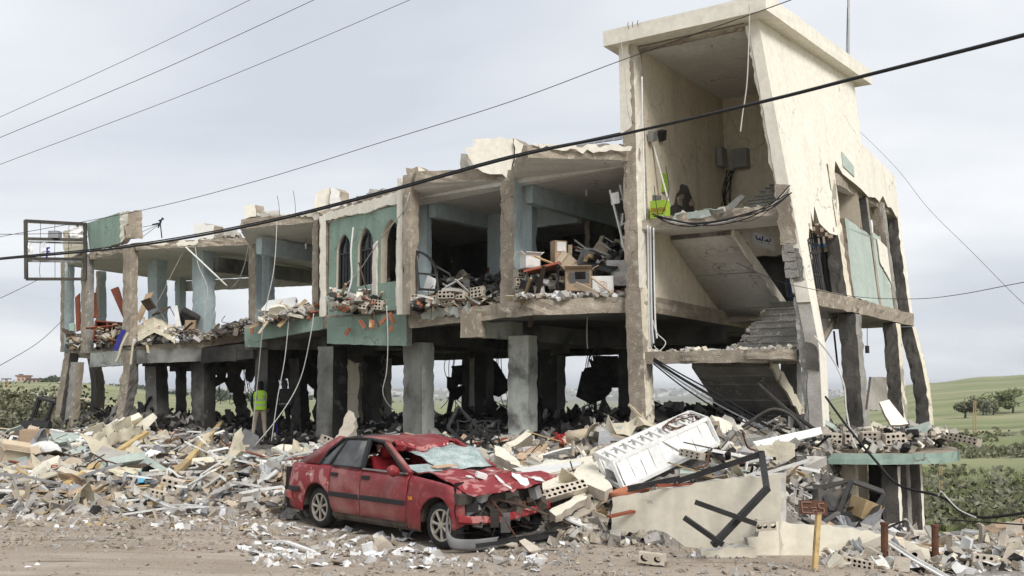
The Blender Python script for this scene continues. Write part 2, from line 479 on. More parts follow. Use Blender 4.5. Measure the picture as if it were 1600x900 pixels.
# ------------------------------------------------------------------ ground and landscape
def ground_mat():
    m = bpy.data.materials.new('ground'); m.use_nodes = True; MAT['ground'] = m
    N, L = m.node_tree.nodes, m.node_tree.links; b = N['Principled BSDF']
    b.inputs['Roughness'].default_value = .95; b.inputs['Specular IOR Level'].default_value = .15
    geo = N.new('ShaderNodeNewGeometry'); pos = geo.outputs['Position']
    def noi(s, d=6., sc3=None, dist=0.):
        n = N.new('ShaderNodeTexNoise'); n.inputs['Scale'].default_value = s; n.inputs['Detail'].default_value = d; n.inputs['Roughness'].default_value = .62; n.inputs['Distortion'].default_value = dist
        if sc3:
            mp = N.new('ShaderNodeMapping'); mp.inputs['Scale'].default_value = sc3; mp.inputs['Rotation'].default_value = (0, 0, .35); L.new(pos, mp.inputs[0]); L.new(mp.outputs[0], n.inputs[0])
        else: L.new(pos, n.inputs[0])
        return n.outputs['Fac']
    def rmp(f, a, c):
        r = N.new('ShaderNodeMapRange'); r.interpolation_type = 'SMOOTHSTEP'; r.inputs[1].default_value = a; r.inputs[2].default_value = c; L.new(f, r.inputs[0]); return r.outputs[0]
    def mix(f, a, c):
        x = N.new('ShaderNodeMix'); x.data_type = 'RGBA'
        if isinstance(f, float): x.inputs[0].default_value = f
        else: L.new(f, x.inputs[0])
        for s, i in ((a, 6), (c, 7)):
            if isinstance(s, tuple): x.inputs[i].default_value = (*s, 1)
            else: L.new(s, x.inputs[i])
        return x.outputs[2]
    dirt = mix(rmp(noi(.55), .3, .7), (.385, .32, .26), (.30, .25, .20))
    dirt = mix(rmp(noi(.8, 5., (.35, 2.2, 1)), .45, .72), dirt, (.43, .375, .315))      # wheel tracks along the road
    dirt = mix(rmp(noi(1.1, 4., (.3, 3., 1), .5), .60, .70), dirt, (.20, .165, .13))
    dirt = mix(rmp(noi(34., 4.), .56, .72), dirt, (.45, .42, .38))
    dirt = mix(rmp(noi(60., 3.), .60, .72), dirt, (.11, .095, .08))
    field = mix(rmp(noi(.018, 6., (.6, 2.2, 1)), .35, .65), (.185, .215, .10), (.31, .30, .18))
    field = mix(rmp(noi(.05, 6., (.4, 2.6, 1)), .5, .72), field, (.135, .16, .08))
    field = mix(rmp(noi(.4, 5.), .55, .75), field, (.25, .23, .15))
    field = mix(rmp(noi(.004, 4.), .58, .7), field, (.28, .215, .15))
    ln = N.new('ShaderNodeVectorMath'); ln.operation = 'LENGTH'; L.new(pos, ln.inputs[0])
    far = rmp(ln.outputs['Value'], 900., 2600.)
    field = mix(far, field, mix(rmp(noi(.006, 8.), .4, .6), (.145, .15, .115), (.27, .265, .235)))
    fac = rmp(ln.outputs['Value'], 24., 34.)
    L.new(mix(fac, dirt, field), b.inputs['Base Color'])
    bp = N.new('ShaderNodeBump'); bp.inputs['Strength'].default_value = .8; bp.inputs['Distance'].default_value = .03
    ad = N.new('ShaderNodeMath'); ad.operation = 'ADD'; L.new(noi(26., 6.), ad.inputs[0]); L.new(noi(4., 4.), ad.inputs[1])
    L.new(ad.outputs[0], bp.inputs['Height']); L.new(bp.outputs[0], b.inputs['Normal'])
ground_mat()
TERR = [
 (-180, [(0, 0), (6000, 0)]),
 (-60, [(0, 0), (40, 0), (140, 1), (300, 2), (3000, 10), (6000, -20)]),
 (-34, [(0, 0), (25, .1), (32, .4), (45, .9), (60, .2), (90, .2), (140, 2.0), (300, 3.6), (600, 3), (1500, 4), (3000, 14), (6000, -30)]),
 (-24, [(0, 0), (25, .1), (32, .3), (45, .7), (60, .1), (90, .1), (140, 1.9), (300, 3.2), (600, 2), (1500, 0), (3000, 10), (6000, -30)]),
 (-14.7, [(0, 0), (25, 0), (40, .3), (60, .1), (120, -1.2), (400, -3), (1000, -6), (2000, -9), (3000, -2), (4000, 9), (6000, -40)]),
 (3.7, [(0, 0), (20, 0), (40, 0), (80, -.5), (200, -4), (500, -10), (1000, -18), (2000, -20), (3500, 4), (4200, 8), (6000, -40)]),
 (17, [(0, 0), (14, 0), (19, -.5), (40, -1), (80, -2), (200, -4), (500, -4), (1000, -15), (2000, -20), (3500, 0), (4200, 8), (6000, -40)]),
 (20, [(0, 0), (14, 0), (19, -.6), (30, -1.6), (50, -2), (80, -2.3), (200, -3), (500, 1.0), (1000, -12), (2000, -20), (3500, 0), (6000, -40)]),
 (23, [(0, 0), (14, -.1), (20, -.85), (30, -2.3), (50, -2.8), (80, -2.6), (150, -2.2), (250, 0), (450, 5.2), (650, 3), (1300, -14), (2000, -24), (3500, 0), (6000, -40)]),
 (26, [(0, 0), (14, -.1), (20, -.8), (30, -2.2), (50, -2.8), (80, -2.5), (150, -1.8), (250, .9), (500, 7.6), (700, 6), (1500, -20), (3500, 0), (6000, -40)]),
 (31, [(0, 0), (14, 0), (20, -.5), (30, -2.0), (50, -2.4), (80, -2), (150, -.6), (250, 2.6), (500, 11), (700, 10), (1500, -8), (3500, 0), (6000, -40)]),
 (60, [(0, 0), (20, 0), (60, -2), (500, 14), (900, 12), (6000, -20)]),
 (180, [(0, 0), (6000, 0)])]
def terr(x, y):
    d = math.hypot(x, y); az = math.degrees(math.atan2(x, y))
    for (a0, t0), (a1, t1) in zip(TERR, TERR[1:]):
        if az <= a1:
            t = (az - a0) / (a1 - a0); t = t * t * (3 - 2 * t)
            z = lerp(interp(t0, d), interp(t1, d), t); break
    k = clamp((d - 25) / 60)
    z += k * (nz(x, y, 0, .045) * .35 + nz(x, y, 3, .012) * min(2.0, d / 180)) + clamp((d - 900) / 1500) * (fbm(x * .0022, y * .0022, 1.3) * 6)
    z += .025 * nz(x, y, 0, .35) * (1 - k) + .012 * nz(x, y, 7, 1.3) * (1 - k)
    return z
def make_ground():
    azs = []
    a = -180.
    while a < 180: azs.append(a); a += (.45 if -42 < a < 42 else 4.)
    rs = [1.5]
    while rs[-1] < 6000: rs.append(rs[-1] * (1.022 if rs[-1] < 90 else 1.045) + .02)
    mb = MB(); vs = [(0, 0, 0)]; n = len(azs)
    for r in rs:
        for a in azs:
            x, y = r * math.sin(math.radians(a)), r * math.cos(math.radians(a)); vs.append((x, y, terr(x, y)))
    fs = [(0, 1 + (j + 1) % n, 1 + j) for j in range(n)]
    for i in range(len(rs) - 1):
        for j in range(n):
            k = (j + 1) % n
            fs.append((1 + i * n + j, 1 + i * n + k, 1 + (i + 1) * n + k, 1 + (i + 1) * n + j))
    mb.add(vs, fs)
    mb.build('ground', 'ground', kind='structure', smooth=True, base=(0, 0, 0))
make_ground()

# rubble mound that rises from the road to the ground floor
MOUND = [(-300, [(17.5, -.05), (22, .45), (30, .6), (40, .7)]),
 (0, [(17.2, -.05), (19, .22), (22, .45), (30, .65), (40, .7)]),
 (200, [(16.8, -.05), (18.5, .25), (20, .45), (26, .8), (31, .85), (40, .8)]),
 (350, [(16.2, -.05), (19, .4), (23, .58), (28, .5), (30, .45), (40, .6)]),
 (470, [(16.0, -.05), (20, .45), (24, .55), (28, .5), (40, .6)]),
 (530, [(16.0, -.05), (20, .5), (25, .75), (27, .75), (40, .8)]),
 (700, [(15.2, -.05), (18, .4), (22, .7), (25, .75), (30, .95), (40, 1.)]),
 (860, [(13.6, -.05), (16, .45), (20, .8), (23, .85), (28, 1.), (40, 1.)]),
 (935, [(13.6, -.05), (14.4, .35), (17, .9), (20, 1.1), (22, 1.15), (40, 1.)]),
 (965, [(14.25, -.05), (14.6, .5), (17, .95), (20, 1.15), (22, 1.2), (40, 1.)]),
 (1100, [(13.5, -.1), (13.85, .7), (16, 1.0), (19, 1.2), (22, 1.25), (40, .9)]),
 (1215, [(13.0, -.1), (13.3, .7), (15.5, .95), (18, 1.2), (20, 1.25), (40, .9)]),
 (1245, [(13.0, -.1), (13.3, .3), (15.5, .5), (18, 1.05), (20, 1.2), (40, .9)]),
 (1290, [(12.95, -.1), (13.4, 0), (16, .05), (17.5, .4), (18.5, 1.0), (20, 1.3), (40, .9)]),
 (1330, [(12.95, -.1), (13.4, .1), (16, .2), (18.8, -.3), (20, -.5), (40, -.6)]),
 (1450, [(12.8, -.1), (14, -.1), (16, -.3), (20, -.8), (40, -1.5)]),
 (1640, [(11.5, -.1), (13, .1), (15, .1), (18, -.6), (40, -2)])]
def mound_base(x, y):
    px = 800 + 1530 * x / y
    for (a0, t0), (a1, t1) in zip(MOUND, MOUND[1:]):
        if px <= a1:
            t = clamp((px - a0) / (a1 - a0)); return lerp(interp(t0, y), interp(t1, y), t)
    return interp(MOUND[-1][1], y)
def mound(x, y):
    z = mound_base(x, y)
    k = clamp((z + .05) * 4)
    s, w = sw_of((x, y))
    back = clamp((w - 10) / 2.)
    z = lerp(z, -1.2, back)
    if w > -3.2 and s > 4.3: z = lerp(z, terr(x, y) - .25, clamp((s - 4.3) / .5) * clamp((w + 3.2) / .8))
    px = 800 + 1530 * x / y
    if px > 1330 and y > 15.5: z = lerp(z, terr(x, y) - .3, clamp((px - 1330) / 30) * clamp((y - 15.5) / 1.5))
    z += k * (fbm(x * .9, y * .9, .3) * .10 + fbm(x * 2.7, y * 2.7, 5.) * .06 + abs(fbm(x * 6, y * 6, 2.)) * .05)
    return z
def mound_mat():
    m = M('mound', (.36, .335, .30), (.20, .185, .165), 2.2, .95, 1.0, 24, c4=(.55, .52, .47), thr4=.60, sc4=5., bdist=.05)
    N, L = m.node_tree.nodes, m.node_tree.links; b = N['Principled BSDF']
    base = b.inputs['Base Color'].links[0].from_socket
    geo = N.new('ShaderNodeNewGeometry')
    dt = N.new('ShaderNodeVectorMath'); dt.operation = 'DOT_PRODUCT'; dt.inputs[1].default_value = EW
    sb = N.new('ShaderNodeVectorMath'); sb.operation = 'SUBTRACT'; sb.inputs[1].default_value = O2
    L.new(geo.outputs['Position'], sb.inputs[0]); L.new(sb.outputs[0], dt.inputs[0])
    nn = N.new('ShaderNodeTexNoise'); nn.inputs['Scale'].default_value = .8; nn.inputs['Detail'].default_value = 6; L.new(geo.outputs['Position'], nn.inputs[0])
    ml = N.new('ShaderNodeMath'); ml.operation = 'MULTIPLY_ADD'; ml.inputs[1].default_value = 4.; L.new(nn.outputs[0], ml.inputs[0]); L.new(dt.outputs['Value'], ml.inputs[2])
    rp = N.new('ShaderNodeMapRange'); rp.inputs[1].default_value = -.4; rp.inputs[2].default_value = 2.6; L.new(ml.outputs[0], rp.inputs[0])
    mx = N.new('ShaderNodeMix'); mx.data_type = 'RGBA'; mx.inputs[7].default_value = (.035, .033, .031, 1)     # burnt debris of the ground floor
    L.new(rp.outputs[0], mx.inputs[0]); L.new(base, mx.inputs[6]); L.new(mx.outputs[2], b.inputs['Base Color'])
mound_mat()
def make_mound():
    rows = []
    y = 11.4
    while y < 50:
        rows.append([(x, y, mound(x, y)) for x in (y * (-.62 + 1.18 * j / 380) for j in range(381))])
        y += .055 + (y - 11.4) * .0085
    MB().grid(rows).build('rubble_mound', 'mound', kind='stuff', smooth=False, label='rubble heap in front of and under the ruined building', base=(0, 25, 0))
make_mound()

# vegetation -----------------------------------------------------------------
def leaf_mat(name, a, b_, c):
    M(name, a, b_, 1.1, .85, 0, 20, c4=c, sc4=4., thr4=.56, spec=.2)
    n = MAT[name].node_tree; p = n.nodes['Principled BSDF']
    p.inputs['Subsurface Weight'].default_value = 0
leaf_mat('leaf', (.125, .13, .07), (.09, .095, .05), (.165, .165, .095))
leaf_mat('leaf_olive', (.19, .19, .13), (.12, .128, .08), (.26, .25, .185))
leaf_mat('leaf_bright', (.145, .17, .07), (.10, .125, .05), (.21, .225, .11))
leaf_mat('leaf_dark', (.06, .075, .04), (.04, .052, .028), (.09, .105, .055))
def leaves(mb, c, rx, ry, rz, n, size, rng, mi=0):
    c = Vector(c)
    lob = [(Vector((rng.gauss(0, .45), rng.gauss(0, .45), rng.gauss(0, .35))), rng.uniform(.35, .7)) for _ in range(7)]
    for _ in range(n):
        l, r = rng.choice(lob)
        d = Vector((rng.gauss(0, 1), rng.gauss(0, 1), rng.gauss(0, 1))).normalized() * (r * rng.random() ** .4)
        q = l + d
        p = c + Vector((q.x * rx, q.y * ry, max(-.95, q.z) * rz))
        u = Vector((rng.gauss(0, 1), rng.gauss(0, 1), rng.gauss(0, 1))).normalized(); v = u.orthogonal().normalized()
        v = (v * rng.uniform(.5, 1) + u.cross(v) * rng.uniform(-.6, .6)).normalized()
        s = size * rng.uniform(.6, 1.4)
        mb.add([p - u * s, p + v * s * .6, p + u * s, p - v * s * .6], [(0, 1, 2, 3)], mi)
rv = random.Random(11)
mb = MB()
for i in range(1100):                                               # scrub on the hillside at the right
    az = math.radians(rv.uniform(20.5, 37)); d = 26 + (100 - 26) * rv.random() ** 1.5
    x, y = d * math.sin(az), d * math.cos(az)
    if d > 55 and rv.random() < .6: continue
    if nz(x, y, 2, .06) < -.22 + .2 * rv.random() - (.1 if d > 60 else 0): continue
    k = rv.uniform(.45, 1.05) * (1 + d / 150)
    leaves(mb, (x, y, terr(x, y) + .1 * k), k * 1.2, k * 1.2, .34 * k, int(150 if d < 60 else 60), .085 * (1 + d / 50), rv, rv.choice((0, 0, 1, 1, 2)))
mb.build('scrub', ['leaf', 'leaf_olive', 'leaf_bright'], kind='stuff', fixn=False, label='low green scrub over the hillside on the right')
mb = MB()
for i in range(105):                                               # grey green scrub at the left edge
    az = math.radians(rv.uniform(-36, -23.6)); d = rv.uniform(37, 60)
    x, y = d * math.sin(az), d * math.cos(az)
    k = rv.uniform(.8, 1.7)
    if d > 52: k *= .8
    leaves(mb, (x, y, terr(x, y) + .35 * k), k * 1.2, k, .75 * k, 300, .085, rv, rv.choice((0, 1, 1)))
mb.build('scrub', ['leaf', 'leaf_olive'], kind='stuff', fixn=False, label='grey green scrub behind the heap at the left')
mb = MB()
for i in range(3200):                                              # thin grass tufts at the hillside and at wall feet
    az = math.radians(rv.uniform(20, 36)); d = 24 + 40 * rv.random()
    x, y = d * math.sin(az), d * math.cos(az); z = terr(x, y)
    for k in range(4):
        a = rv.uniform(0, 6.3); h = rv.uniform(.1, .3); o = Vector((x + rv.uniform(-.2, .2), y + rv.uniform(-.2, .2), z))
        mb.add([o, o + Vector((.03 * math.cos(a), .03 * math.sin(a), 0)), o + Vector((.1 * math.cos(a + 1), .1 * math.sin(a + 1), h))], [(0, 1, 2)])
mb.build('grass', 'leaf_bright', kind='stuff', fixn=False, label='thin green grass on the slope at the right')

def tree(name, px, py, Y, h, wdt, mat, label, n=900, size=.25, group=None):
    b = at_y(px, py, Y); b.z = terr(b.x, b.y)
    t = thing(name, b, label, 'tree', group)
    m = MB(); m.tube([b - EZ * .2, b + EZ * h * .3 + Vector((.1, 0, 0)), b + EZ * h * .7], .06 * h, 7, taper=.015 * h)
    for k in range(5):
        a = k * 1.3; q = b + EZ * h * (.3 + .08 * k)
        m.tube([q, q + Vector((math.cos(a) * wdt * .3, math.sin(a) * wdt * .3, h * .2))], .02 * h, 5, taper=.008 * h)
    m.build('trunk', 'wood_dark', t)
    m = MB(); leaves(m, b + EZ * h * .58, wdt * .52, wdt * .52, h * .45, n, size, rv); m.build('crown', mat, t, fixn=False)
tree('bushy_tree', 1508, 651, 145, 3.4, 4.6, 'leaf', 'round dark green tree left of the far lattice pole', 1100, .24)
tree('bushy_tree', 1536, 650, 150, 2.0, 2.2, 'leaf_olive', 'small brownish bush right of the far lattice pole', 400, .22)
tree('bushy_tree', 1552, 650, 150, 2.4, 2.4, 'leaf', 'small green bush between the brownish bush and the wide tree', 400, .22)
tree('bushy_tree', 1583, 649, 152, 3.6, 6.4, 'leaf_bright', 'wide pale green tree at the right edge beyond the slope', 1200, .25)
tree('conifer', 1424, 660, 60, 2.2, 1.4, 'leaf_dark', 'dark green bush seen left of the last bent column', 500, .12)
tree('conifer', 1453, 668, 60, 1.9, 1.0, 'leaf_dark', 'narrow dark green bush right of the last bent column', 400, .12)
tree('far_tree', 82, 604, 300, 3.2, 4.5, 'leaf_dark', 'lone dark tree beside the far peach tower house', 300, .4)
mb = MB()
for i in range(260):                                               # tree belts of the far plain
    az = math.radians(rv.uniform(-27, 27)); d = rv.uniform(500, 3600)
    if az > math.radians(20.5): continue
    if az < math.radians(-12): d = rv.uniform(340, 800)
    x, y = d * math.sin(az), d * math.cos(az); k = rv.uniform(2.2, 5.5) * (1 if d > 500 else .5)
    leaves(mb, (x, y, terr(x, y) + .4 * k), k * rv.uniform(1, 3), k, k * .7, 60, .35 * k, rv, 0)
mb.build('far_trees', 'leaf_dark', kind='stuff', fixn=False, label='dark tree belts on the far plain')
M('far_white', (.66, .64, .60), (.5, .48, .44), .05, .9, 0)
M('far_peach', (.62, .43, .32), (.55, .38, .28), .3, .9, 0)
M('far_roof', (.50, .16, .12), (.42, .14, .10), .3, .9, 0)
M('far_dark', (.09, .085, .08), None, .3, .9, 0)
M('far_brown', (.30, .18, .13), (.26, .15, .11), .3, .9, 0)
M('stone', (.56, .48, .38), (.46, .385, .30), .8, .95, .3, 10, rnd=.2)
M('stone_pale', (.60, .55, .46), (.48, .43, .35), .4, .95, .3, 10)
mb = MB()
for i in range(420):                                               # houses of the town on the far ridge
    az = math.radians(rv.uniform(-18, 24)); d = rv.uniform(2200, 4000)
    x, y = d * math.sin(az), d * math.cos(az)
    k = rv.uniform(5, 13); mb.box((x, y, terr(x, y) + k * .25), (k * rv.uniform(1, 2), k, k * .8), rotm(0, 0, rv.random()))
mb.build('far_town', 'far_white', kind='stuff', label='pale houses of the town on the far ridge')

# houses on the rise at the far left
def far_house():
    Y = 300.
    b = at_y(34, 604, Y); g = terr(b.x, b.y); u = Y / 1530
    t = thing('tower_house', (b.x, b.y, g - 1), 'far peach coloured house with a square tower and terrace wing', 'house')
    def bxp(name, x0, x1, y0, y1, dep, mat, par=t, dy=0.):
        p, q = at_y(x0, y1, Y), at_y(x1, y0, Y)
        return MB().box(((p.x + q.x) / 2, Y + dep / 2 + dy, (p.z + q.z) / 2), (q.x - p.x, dep, q.z - p.z)).build(name, mat, par)
    bxp('tower', 25, 39, 588, 612, 4, 'far_peach'); bxp('roof', 24, 40.5, 586, 588.4, 4.6, 'far_brown', dy=-.3); bxp('roof_turret', 29, 33, 584.5, 586, 1.5, 'far_dark')
    bxp('cornice', 22, 41, 596.5, 598, 4.6, 'far_brown', dy=-.35)
    w = bxp('wing', 39.5, 75, 592, 612, 5, 'far_peach', dy=1); bxp('terrace_slab', 39.5, 75.5, 591, 592.2, 5.4, 'far_dark', dy=.6); bxp('floor_band', 39.5, 75.5, 599, 600.2, 5.4, 'far_dark', dy=.6)
    for k in range(5):
        x = 43 + k * 6.5
        bxp('window', x, x + 3.4, 593.5, 598, .3, 'far_dark', dy=.75); bxp('window', x, x + 3.4, 601.5, 606, .3, 'far_dark', dy=.75)
    bxp('window', 35, 37, 591, 594, .3, 'far_dark', dy=-.2)
    t2 = thing('low_house', (at_y(75, 606, 285).x, 285, g - 1), 'far low building with a salmon red roof', 'house')
    Y2 = 285.
    for nm, x0, x1, y0, y1, mt, dep in (('wall', 54, 90, 604, 612, 'far_peach', 4), ('roof', 52, 92, 601, 604.2, 'far_roof', 5)):
        p, q = at_y(x0, y1, Y2), at_y(x1, y0, Y2)
        MB().box(((p.x + q.x) / 2, Y2 + dep / 2, (p.z + q.z) / 2), (q.x - p.x, dep, q.z - p.z)).build(nm, mt, t2)
    t4 = thing('grey_shed', (at_y(8, 606, 270).x, 270, g - 1), 'far long grey shed left of the peach tower', 'shed')
    for nm, x0, x1, y0, y1, mt in (('wall', -30, 40, 603, 613, 'far_dark'), ('roof', -32, 41, 596, 603.2, 'fabric_grey')):
        p, q = at_y(x0, y1, 270), at_y(x1, y0, 270)
        MB().box(((p.x + q.x) / 2, 272, (p.z + q.z) / 2), (q.x - p.x, 4, q.z - p.z)).build(nm, mt, t4)
    t3 = thing('small_house', (at_y(120, 612, 260).x, 260, terr(at_y(120, 612, 260).x, 260) - .5), 'small far peach house right of the leaning columns', 'house')
    for nm, x0, x1, y0, y1, mt in (('wall', 117, 127, 607, 616, 'far_peach'), ('roof', 116, 128, 605, 607.2, 'far_roof')):
        p, q = at_y(x0, y1, 260), at_y(x1, y0, 260)
        MB().box(((p.x + q.x) / 2, 262, (p.z + q.z) / 2), (q.x - p.x, 4, q.z - p.z)).build(nm, mt, t3)
far_house()
def terrace_wall(x0, x1, ytop, ybot, Y, label, courses, nst, mat='stone'):
    p, q = at_y(x0, ytop, Y), at_y(x1, ytop, Y); H = (ybot - ytop) * Y / 1530
    t = thing('stone_wall', ((p.x + q.x) / 2, Y, p.z - H - .4), label, 'wall', 'stone terrace walls in the fields')
    MB().box(((p.x + q.x) / 2, Y + .5, p.z - H / 2 - .2), (q.x - p.x, .8, H + .4)).build('core', 'stone_pale', t)
    base = None
    for c in range(courses):
        for k in range(nst):
            L = (q.x - p.x) / nst; h = H / courses
            cx = p.x + (k + .5) * L + rv.uniform(-.04, .04) * L; cz = p.z - (c + .5) * h
            if base is None:
                base = MB().box((cx, Y - .05, cz), (L * .93, .5, h * .9)).build('stone', mat, t)
            else:
                o = base.copy(); COL.objects.link(o); o.parent = t
                o.location = (0, 0, 0)
                # shift from the first stone
                o.location = (cx - terrace_wall.c0[0], rv.uniform(-.08, .05), cz - terrace_wall.c0[1]); continue
            terrace_wall.c0 = (cx, cz)
terrace_wall(112, 146, 622, 636, 62, 'cut stone terrace wall beside the leaning columns, near one', 2, 6)
terrace_wall(112, 147, 634, 646, 60, 'lower course of cut stone wall nearest to the leaning columns', 2, 5)
terrace_wall(-40, 50, 612, 616.5, 120, 'long pale stone terrace wall at the left edge', 1, 14, 'stone_pale')
terrace_wall(35, 100, 615, 619, 110, 'pale stone terrace wall behind the black gate frame', 1, 12, 'stone_pale')
def lattice_pole(px, ytop, ybot, Y, label):
    p, q = at_y(px, ytop, Y), at_y(px, ybot, Y); g = terr(q.x, Y)
    t = thing('lattice_pole', (q.x, Y, g), label, 'pole'); u = Y / 1530 * 2.2
    m = MB()
    for sx in (-1, 1): m.bar((q.x + sx * u * 1.1, Y, g - .2), (p.x + sx * u * .7, Y, p.z), u * .5)
    m.build('leg', 'rust_pale', t)
    m = MB(); n = 16
    for k in range(n):
        a, b = k / n, (k + 1) / n; s = 1 if k % 2 else -1
        m.bar((lerp(q.x, p.x, a) + s * u * .9, Y, lerp(g, p.z, a)), (lerp(q.x, p.x, b) - s * u * .9, Y, lerp(g, p.z, b)), u * .4)
    m.build('lattice', 'rust_pale', t)
    MB().bar((p.x - u * 3.5, Y, p.z), (p.x + u * 3.5, Y, p.z), u * .7).build('crossarm', 'dark_metal', t)
M('rust_pale', (.42, .33, .18), (.36, .24, .14), .8, .9, .1, 10)
lattice_pole(1523, 625, 690, 90, 'tall lattice pole far out on the slope')
lattice_pole(1470, 727, 802, 42, 'short yellowish lattice pole beside the last column')
lattice_pole(10, 592, 617, 180, 'thin yellow pole at the left edge in the fields')

def haze():
    m = bpy.data.materials.new('haze'); m.use_nodes = True; MAT['haze'] = m; N, L = m.node_tree.nodes, m.node_tree.links; N.remove(N['Principled BSDF'])
    v = N.new('ShaderNodeVolumePrincipled'); v.inputs['Color'].default_value = (.86, .90, .95, 1); v.inputs['Density'].default_value = .00022; v.inputs['Anisotropy'].default_value = .2
    L.new(v.outputs[0], N['Material Output'].inputs['Volume'])
    mb = MB(); mb.box((0, 0, -15), (12400, 12400, 88)); mb.build('haze', 'haze', kind='stuff', base=(0, 0, 0))
haze()
# ------------------------------------------------------------------ the ruined building
RB = random.Random(21)
BANG = math.atan2(ES.y, ES.x)
BLD = thing('ruined_building', SWf(-8, 4, 0), 'bombed two storey concrete building with open floors and a torn cream stair tower', 'building')
def T(s, w, z):
    """tower frame: the right side has been pushed to the left towards the top"""
    d = max(0., z - .8) * .017 + clamp(s / 4) * lerp(.135, .066, clamp(w / 5)) * max(0., z - 3.)
    return SWf(s - d, w, z)
def part(mb, name, mat, parent=None, **kw): return mb.build(name, mat, parent or BLD, **kw)
def inv(mat):
    return mat
# ---- floor slab and roof slab, each point (px, py, Y)
def plan(pts): return [at_y(*p) for p in pts]
F1 = plan([(1010, 463, 21.9), (835, 467, 22.0), (740, 479, 23.6), (640, 491, 25.2)])
FC = plan([(634, 487, 25.4), (512, 494, 27.2)])
FD = plan([(504, 491, 28.3), (382, 512, 30.2)])
FE = plan([(388, 520, 32.4), (318, 531, 32.8), (215, 541, 32.6), (145, 549, 34.8), (101, 547, 36.4)])
def bk(s, w, z): p = SWf(s, w); return Vector((p.x, p.y, z))
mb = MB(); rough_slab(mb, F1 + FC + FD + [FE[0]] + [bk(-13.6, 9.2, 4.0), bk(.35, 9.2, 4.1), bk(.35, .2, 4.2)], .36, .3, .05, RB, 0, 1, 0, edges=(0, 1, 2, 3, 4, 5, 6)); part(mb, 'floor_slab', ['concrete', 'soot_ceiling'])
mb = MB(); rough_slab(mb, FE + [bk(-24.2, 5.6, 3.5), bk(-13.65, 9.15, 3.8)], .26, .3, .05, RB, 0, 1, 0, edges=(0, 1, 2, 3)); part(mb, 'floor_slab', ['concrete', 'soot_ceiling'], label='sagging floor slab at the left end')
R1 = plan([(1000, 231, 21.7), (825, 226, 21.5), (798, 262, 23.7), (650, 268, 24.3), (633, 287, 25.0), (503, 335, 28.0), (499, 330, 28.5), (376, 343, 29.4), (392, 371, 31.9)])
R2 = plan([(388, 371, 32.1), (213, 379, 32.4), (133, 397, 35.0), (101, 405, 36.5)])
mb = MB(); rough_slab(mb, R1 + [bk(-13.4, 9.2, 7.1), bk(-.16, 9.2, 7.5), bk(-.16, .1, 7.57)], .30, .25, .045, RB, 0, 1, 0, edges=(0, 1, 2, 3, 4, 5, 6, 7)); part(mb, 'roof_slab', ['concrete', 'ceiling'])
mb = MB(); rough_slab(mb, R2 + [bk(-24.2, 5.6, 6.85), bk(-13.45, 9.15, 7.0)], .24, .25, .045, RB, 0, 1, 0, edges=(0, 1, 2)); part(mb, 'roof_slab', ['concrete', 'ceiling'], label='thin roof slab at the left end')
# ragged cream render still sticking to the roof edges (thin skins proud of the concrete)
def skin(pts, mat, name='plaster_skin', th=.03, jags=.06, Yoff=-.06, edges=None, parent=None, lean=None):
    """a piece of render given by pixels with a depth each; built as a flat plate with ragged rim"""
    P = [at_y(px, py, Y + Yoff) for px, py, Y in pts]
    c = sum(P, Vector()) / len(P)
    n = Vector()
    for i in range(len(P)): n += (P[i] - c).cross(P[(i + 1) % len(P)] - c)
    n.normalize()
    if n.y > 0: n = -n
    u = Vector((n.y, -n.x, 0)).normalized()
    if u.x < 0: u = -u
    v = n.cross(u)
    if v.z < 0: v = -v
    q = [((p - c).dot(u), (p - c).dot(v)) for p in P]
    q = jag(q, .1, jags, RB, edges)
    mb = MB(); mb.panel(q, [], lambda a, b, d: c + u * a + v * b - n * d, th, 0, 1 if isinstance(mat, list) else None, None, .01)
    return mb.build(name, mat, parent or BLD)
skin([(832, 226, 21.5), (988, 229, 21.6), (985, 236, 21.6), (905, 237, 21.55), (870, 234, 21.55)], 'cream_clean')
skin([(505, 334, 28), (628, 297, 25.1), (629, 318, 25.1), (600, 322, 25.7), (575, 331, 26.2), (540, 336, 27.), (514, 344, 27.8), (505, 346, 28)], 'cream_clean', th=.12, jags=.03, Yoff=-.12)
skin([(420, 338, 29.1), (499, 329, 28.5), (501, 346, 28.5), (478, 336, 28.7), (450, 340, 28.9)], 'cream_clean')
skin([(225, 379, 32.4), (330, 374, 32.3), (329, 381, 32.3), (285, 384, 32.35), (240, 383, 32.4)], 'cream_clean')
skin([(655, 484, 25.0), (735, 476, 23.7), (733, 492, 23.7), (700, 494, 24.2), (660, 499, 24.9)], 'green_white')

# ---- broken parapets standing on the roof
def parapet(pts, Y, mat, th=.22, label=None, jags=.05, slope=0., edges=None):
    P = [at_y(px, py, Y + slope * (px - pts[0][0])) for px, py in pts]
    n = len(P); back = [p + EW * th + ES * .02 for p in P]
    # roughen the rim by splitting edges
    loop = []
    for i in range(n):
        a, b = P[i], P[(i + 1) % n]; loop.append(a)
        if edges is not None and i not in edges: continue
        k = max(1, int((b - a).length / .12))
        for j in range(1, k): loop.append(a.lerp(b, j / k) + Vector((RB.uniform(-jags, jags) * .6, 0, RB.uniform(-jags, jags))))
    c = loop
    tr = tessellate_polygon([[Vector((p.x, p.z, 0)) for p in c]])
    N = len(c); mb = MB()
    mb.add(c + [p + EW * th + ES * RB.uniform(-.02, .02) for p in c], [t for t in tr] + [tuple(x + N for x in reversed(t)) for t in tr], 0)
    for i in range(N):
        j = (i + 1) % N
        mb.f.append((j, i, i + N, j + N)); mb.m.append(1)
    return mb.build('parapet', [mat, 'concrete'], BLD, label=label)
parapet([(726, 231), (739, 230), (739, 217), (801, 216), (803, 240), (795, 282), (785, 272), (765, 272), (745, 262), (733, 247)], 23.6, 'cream_clean', .25)
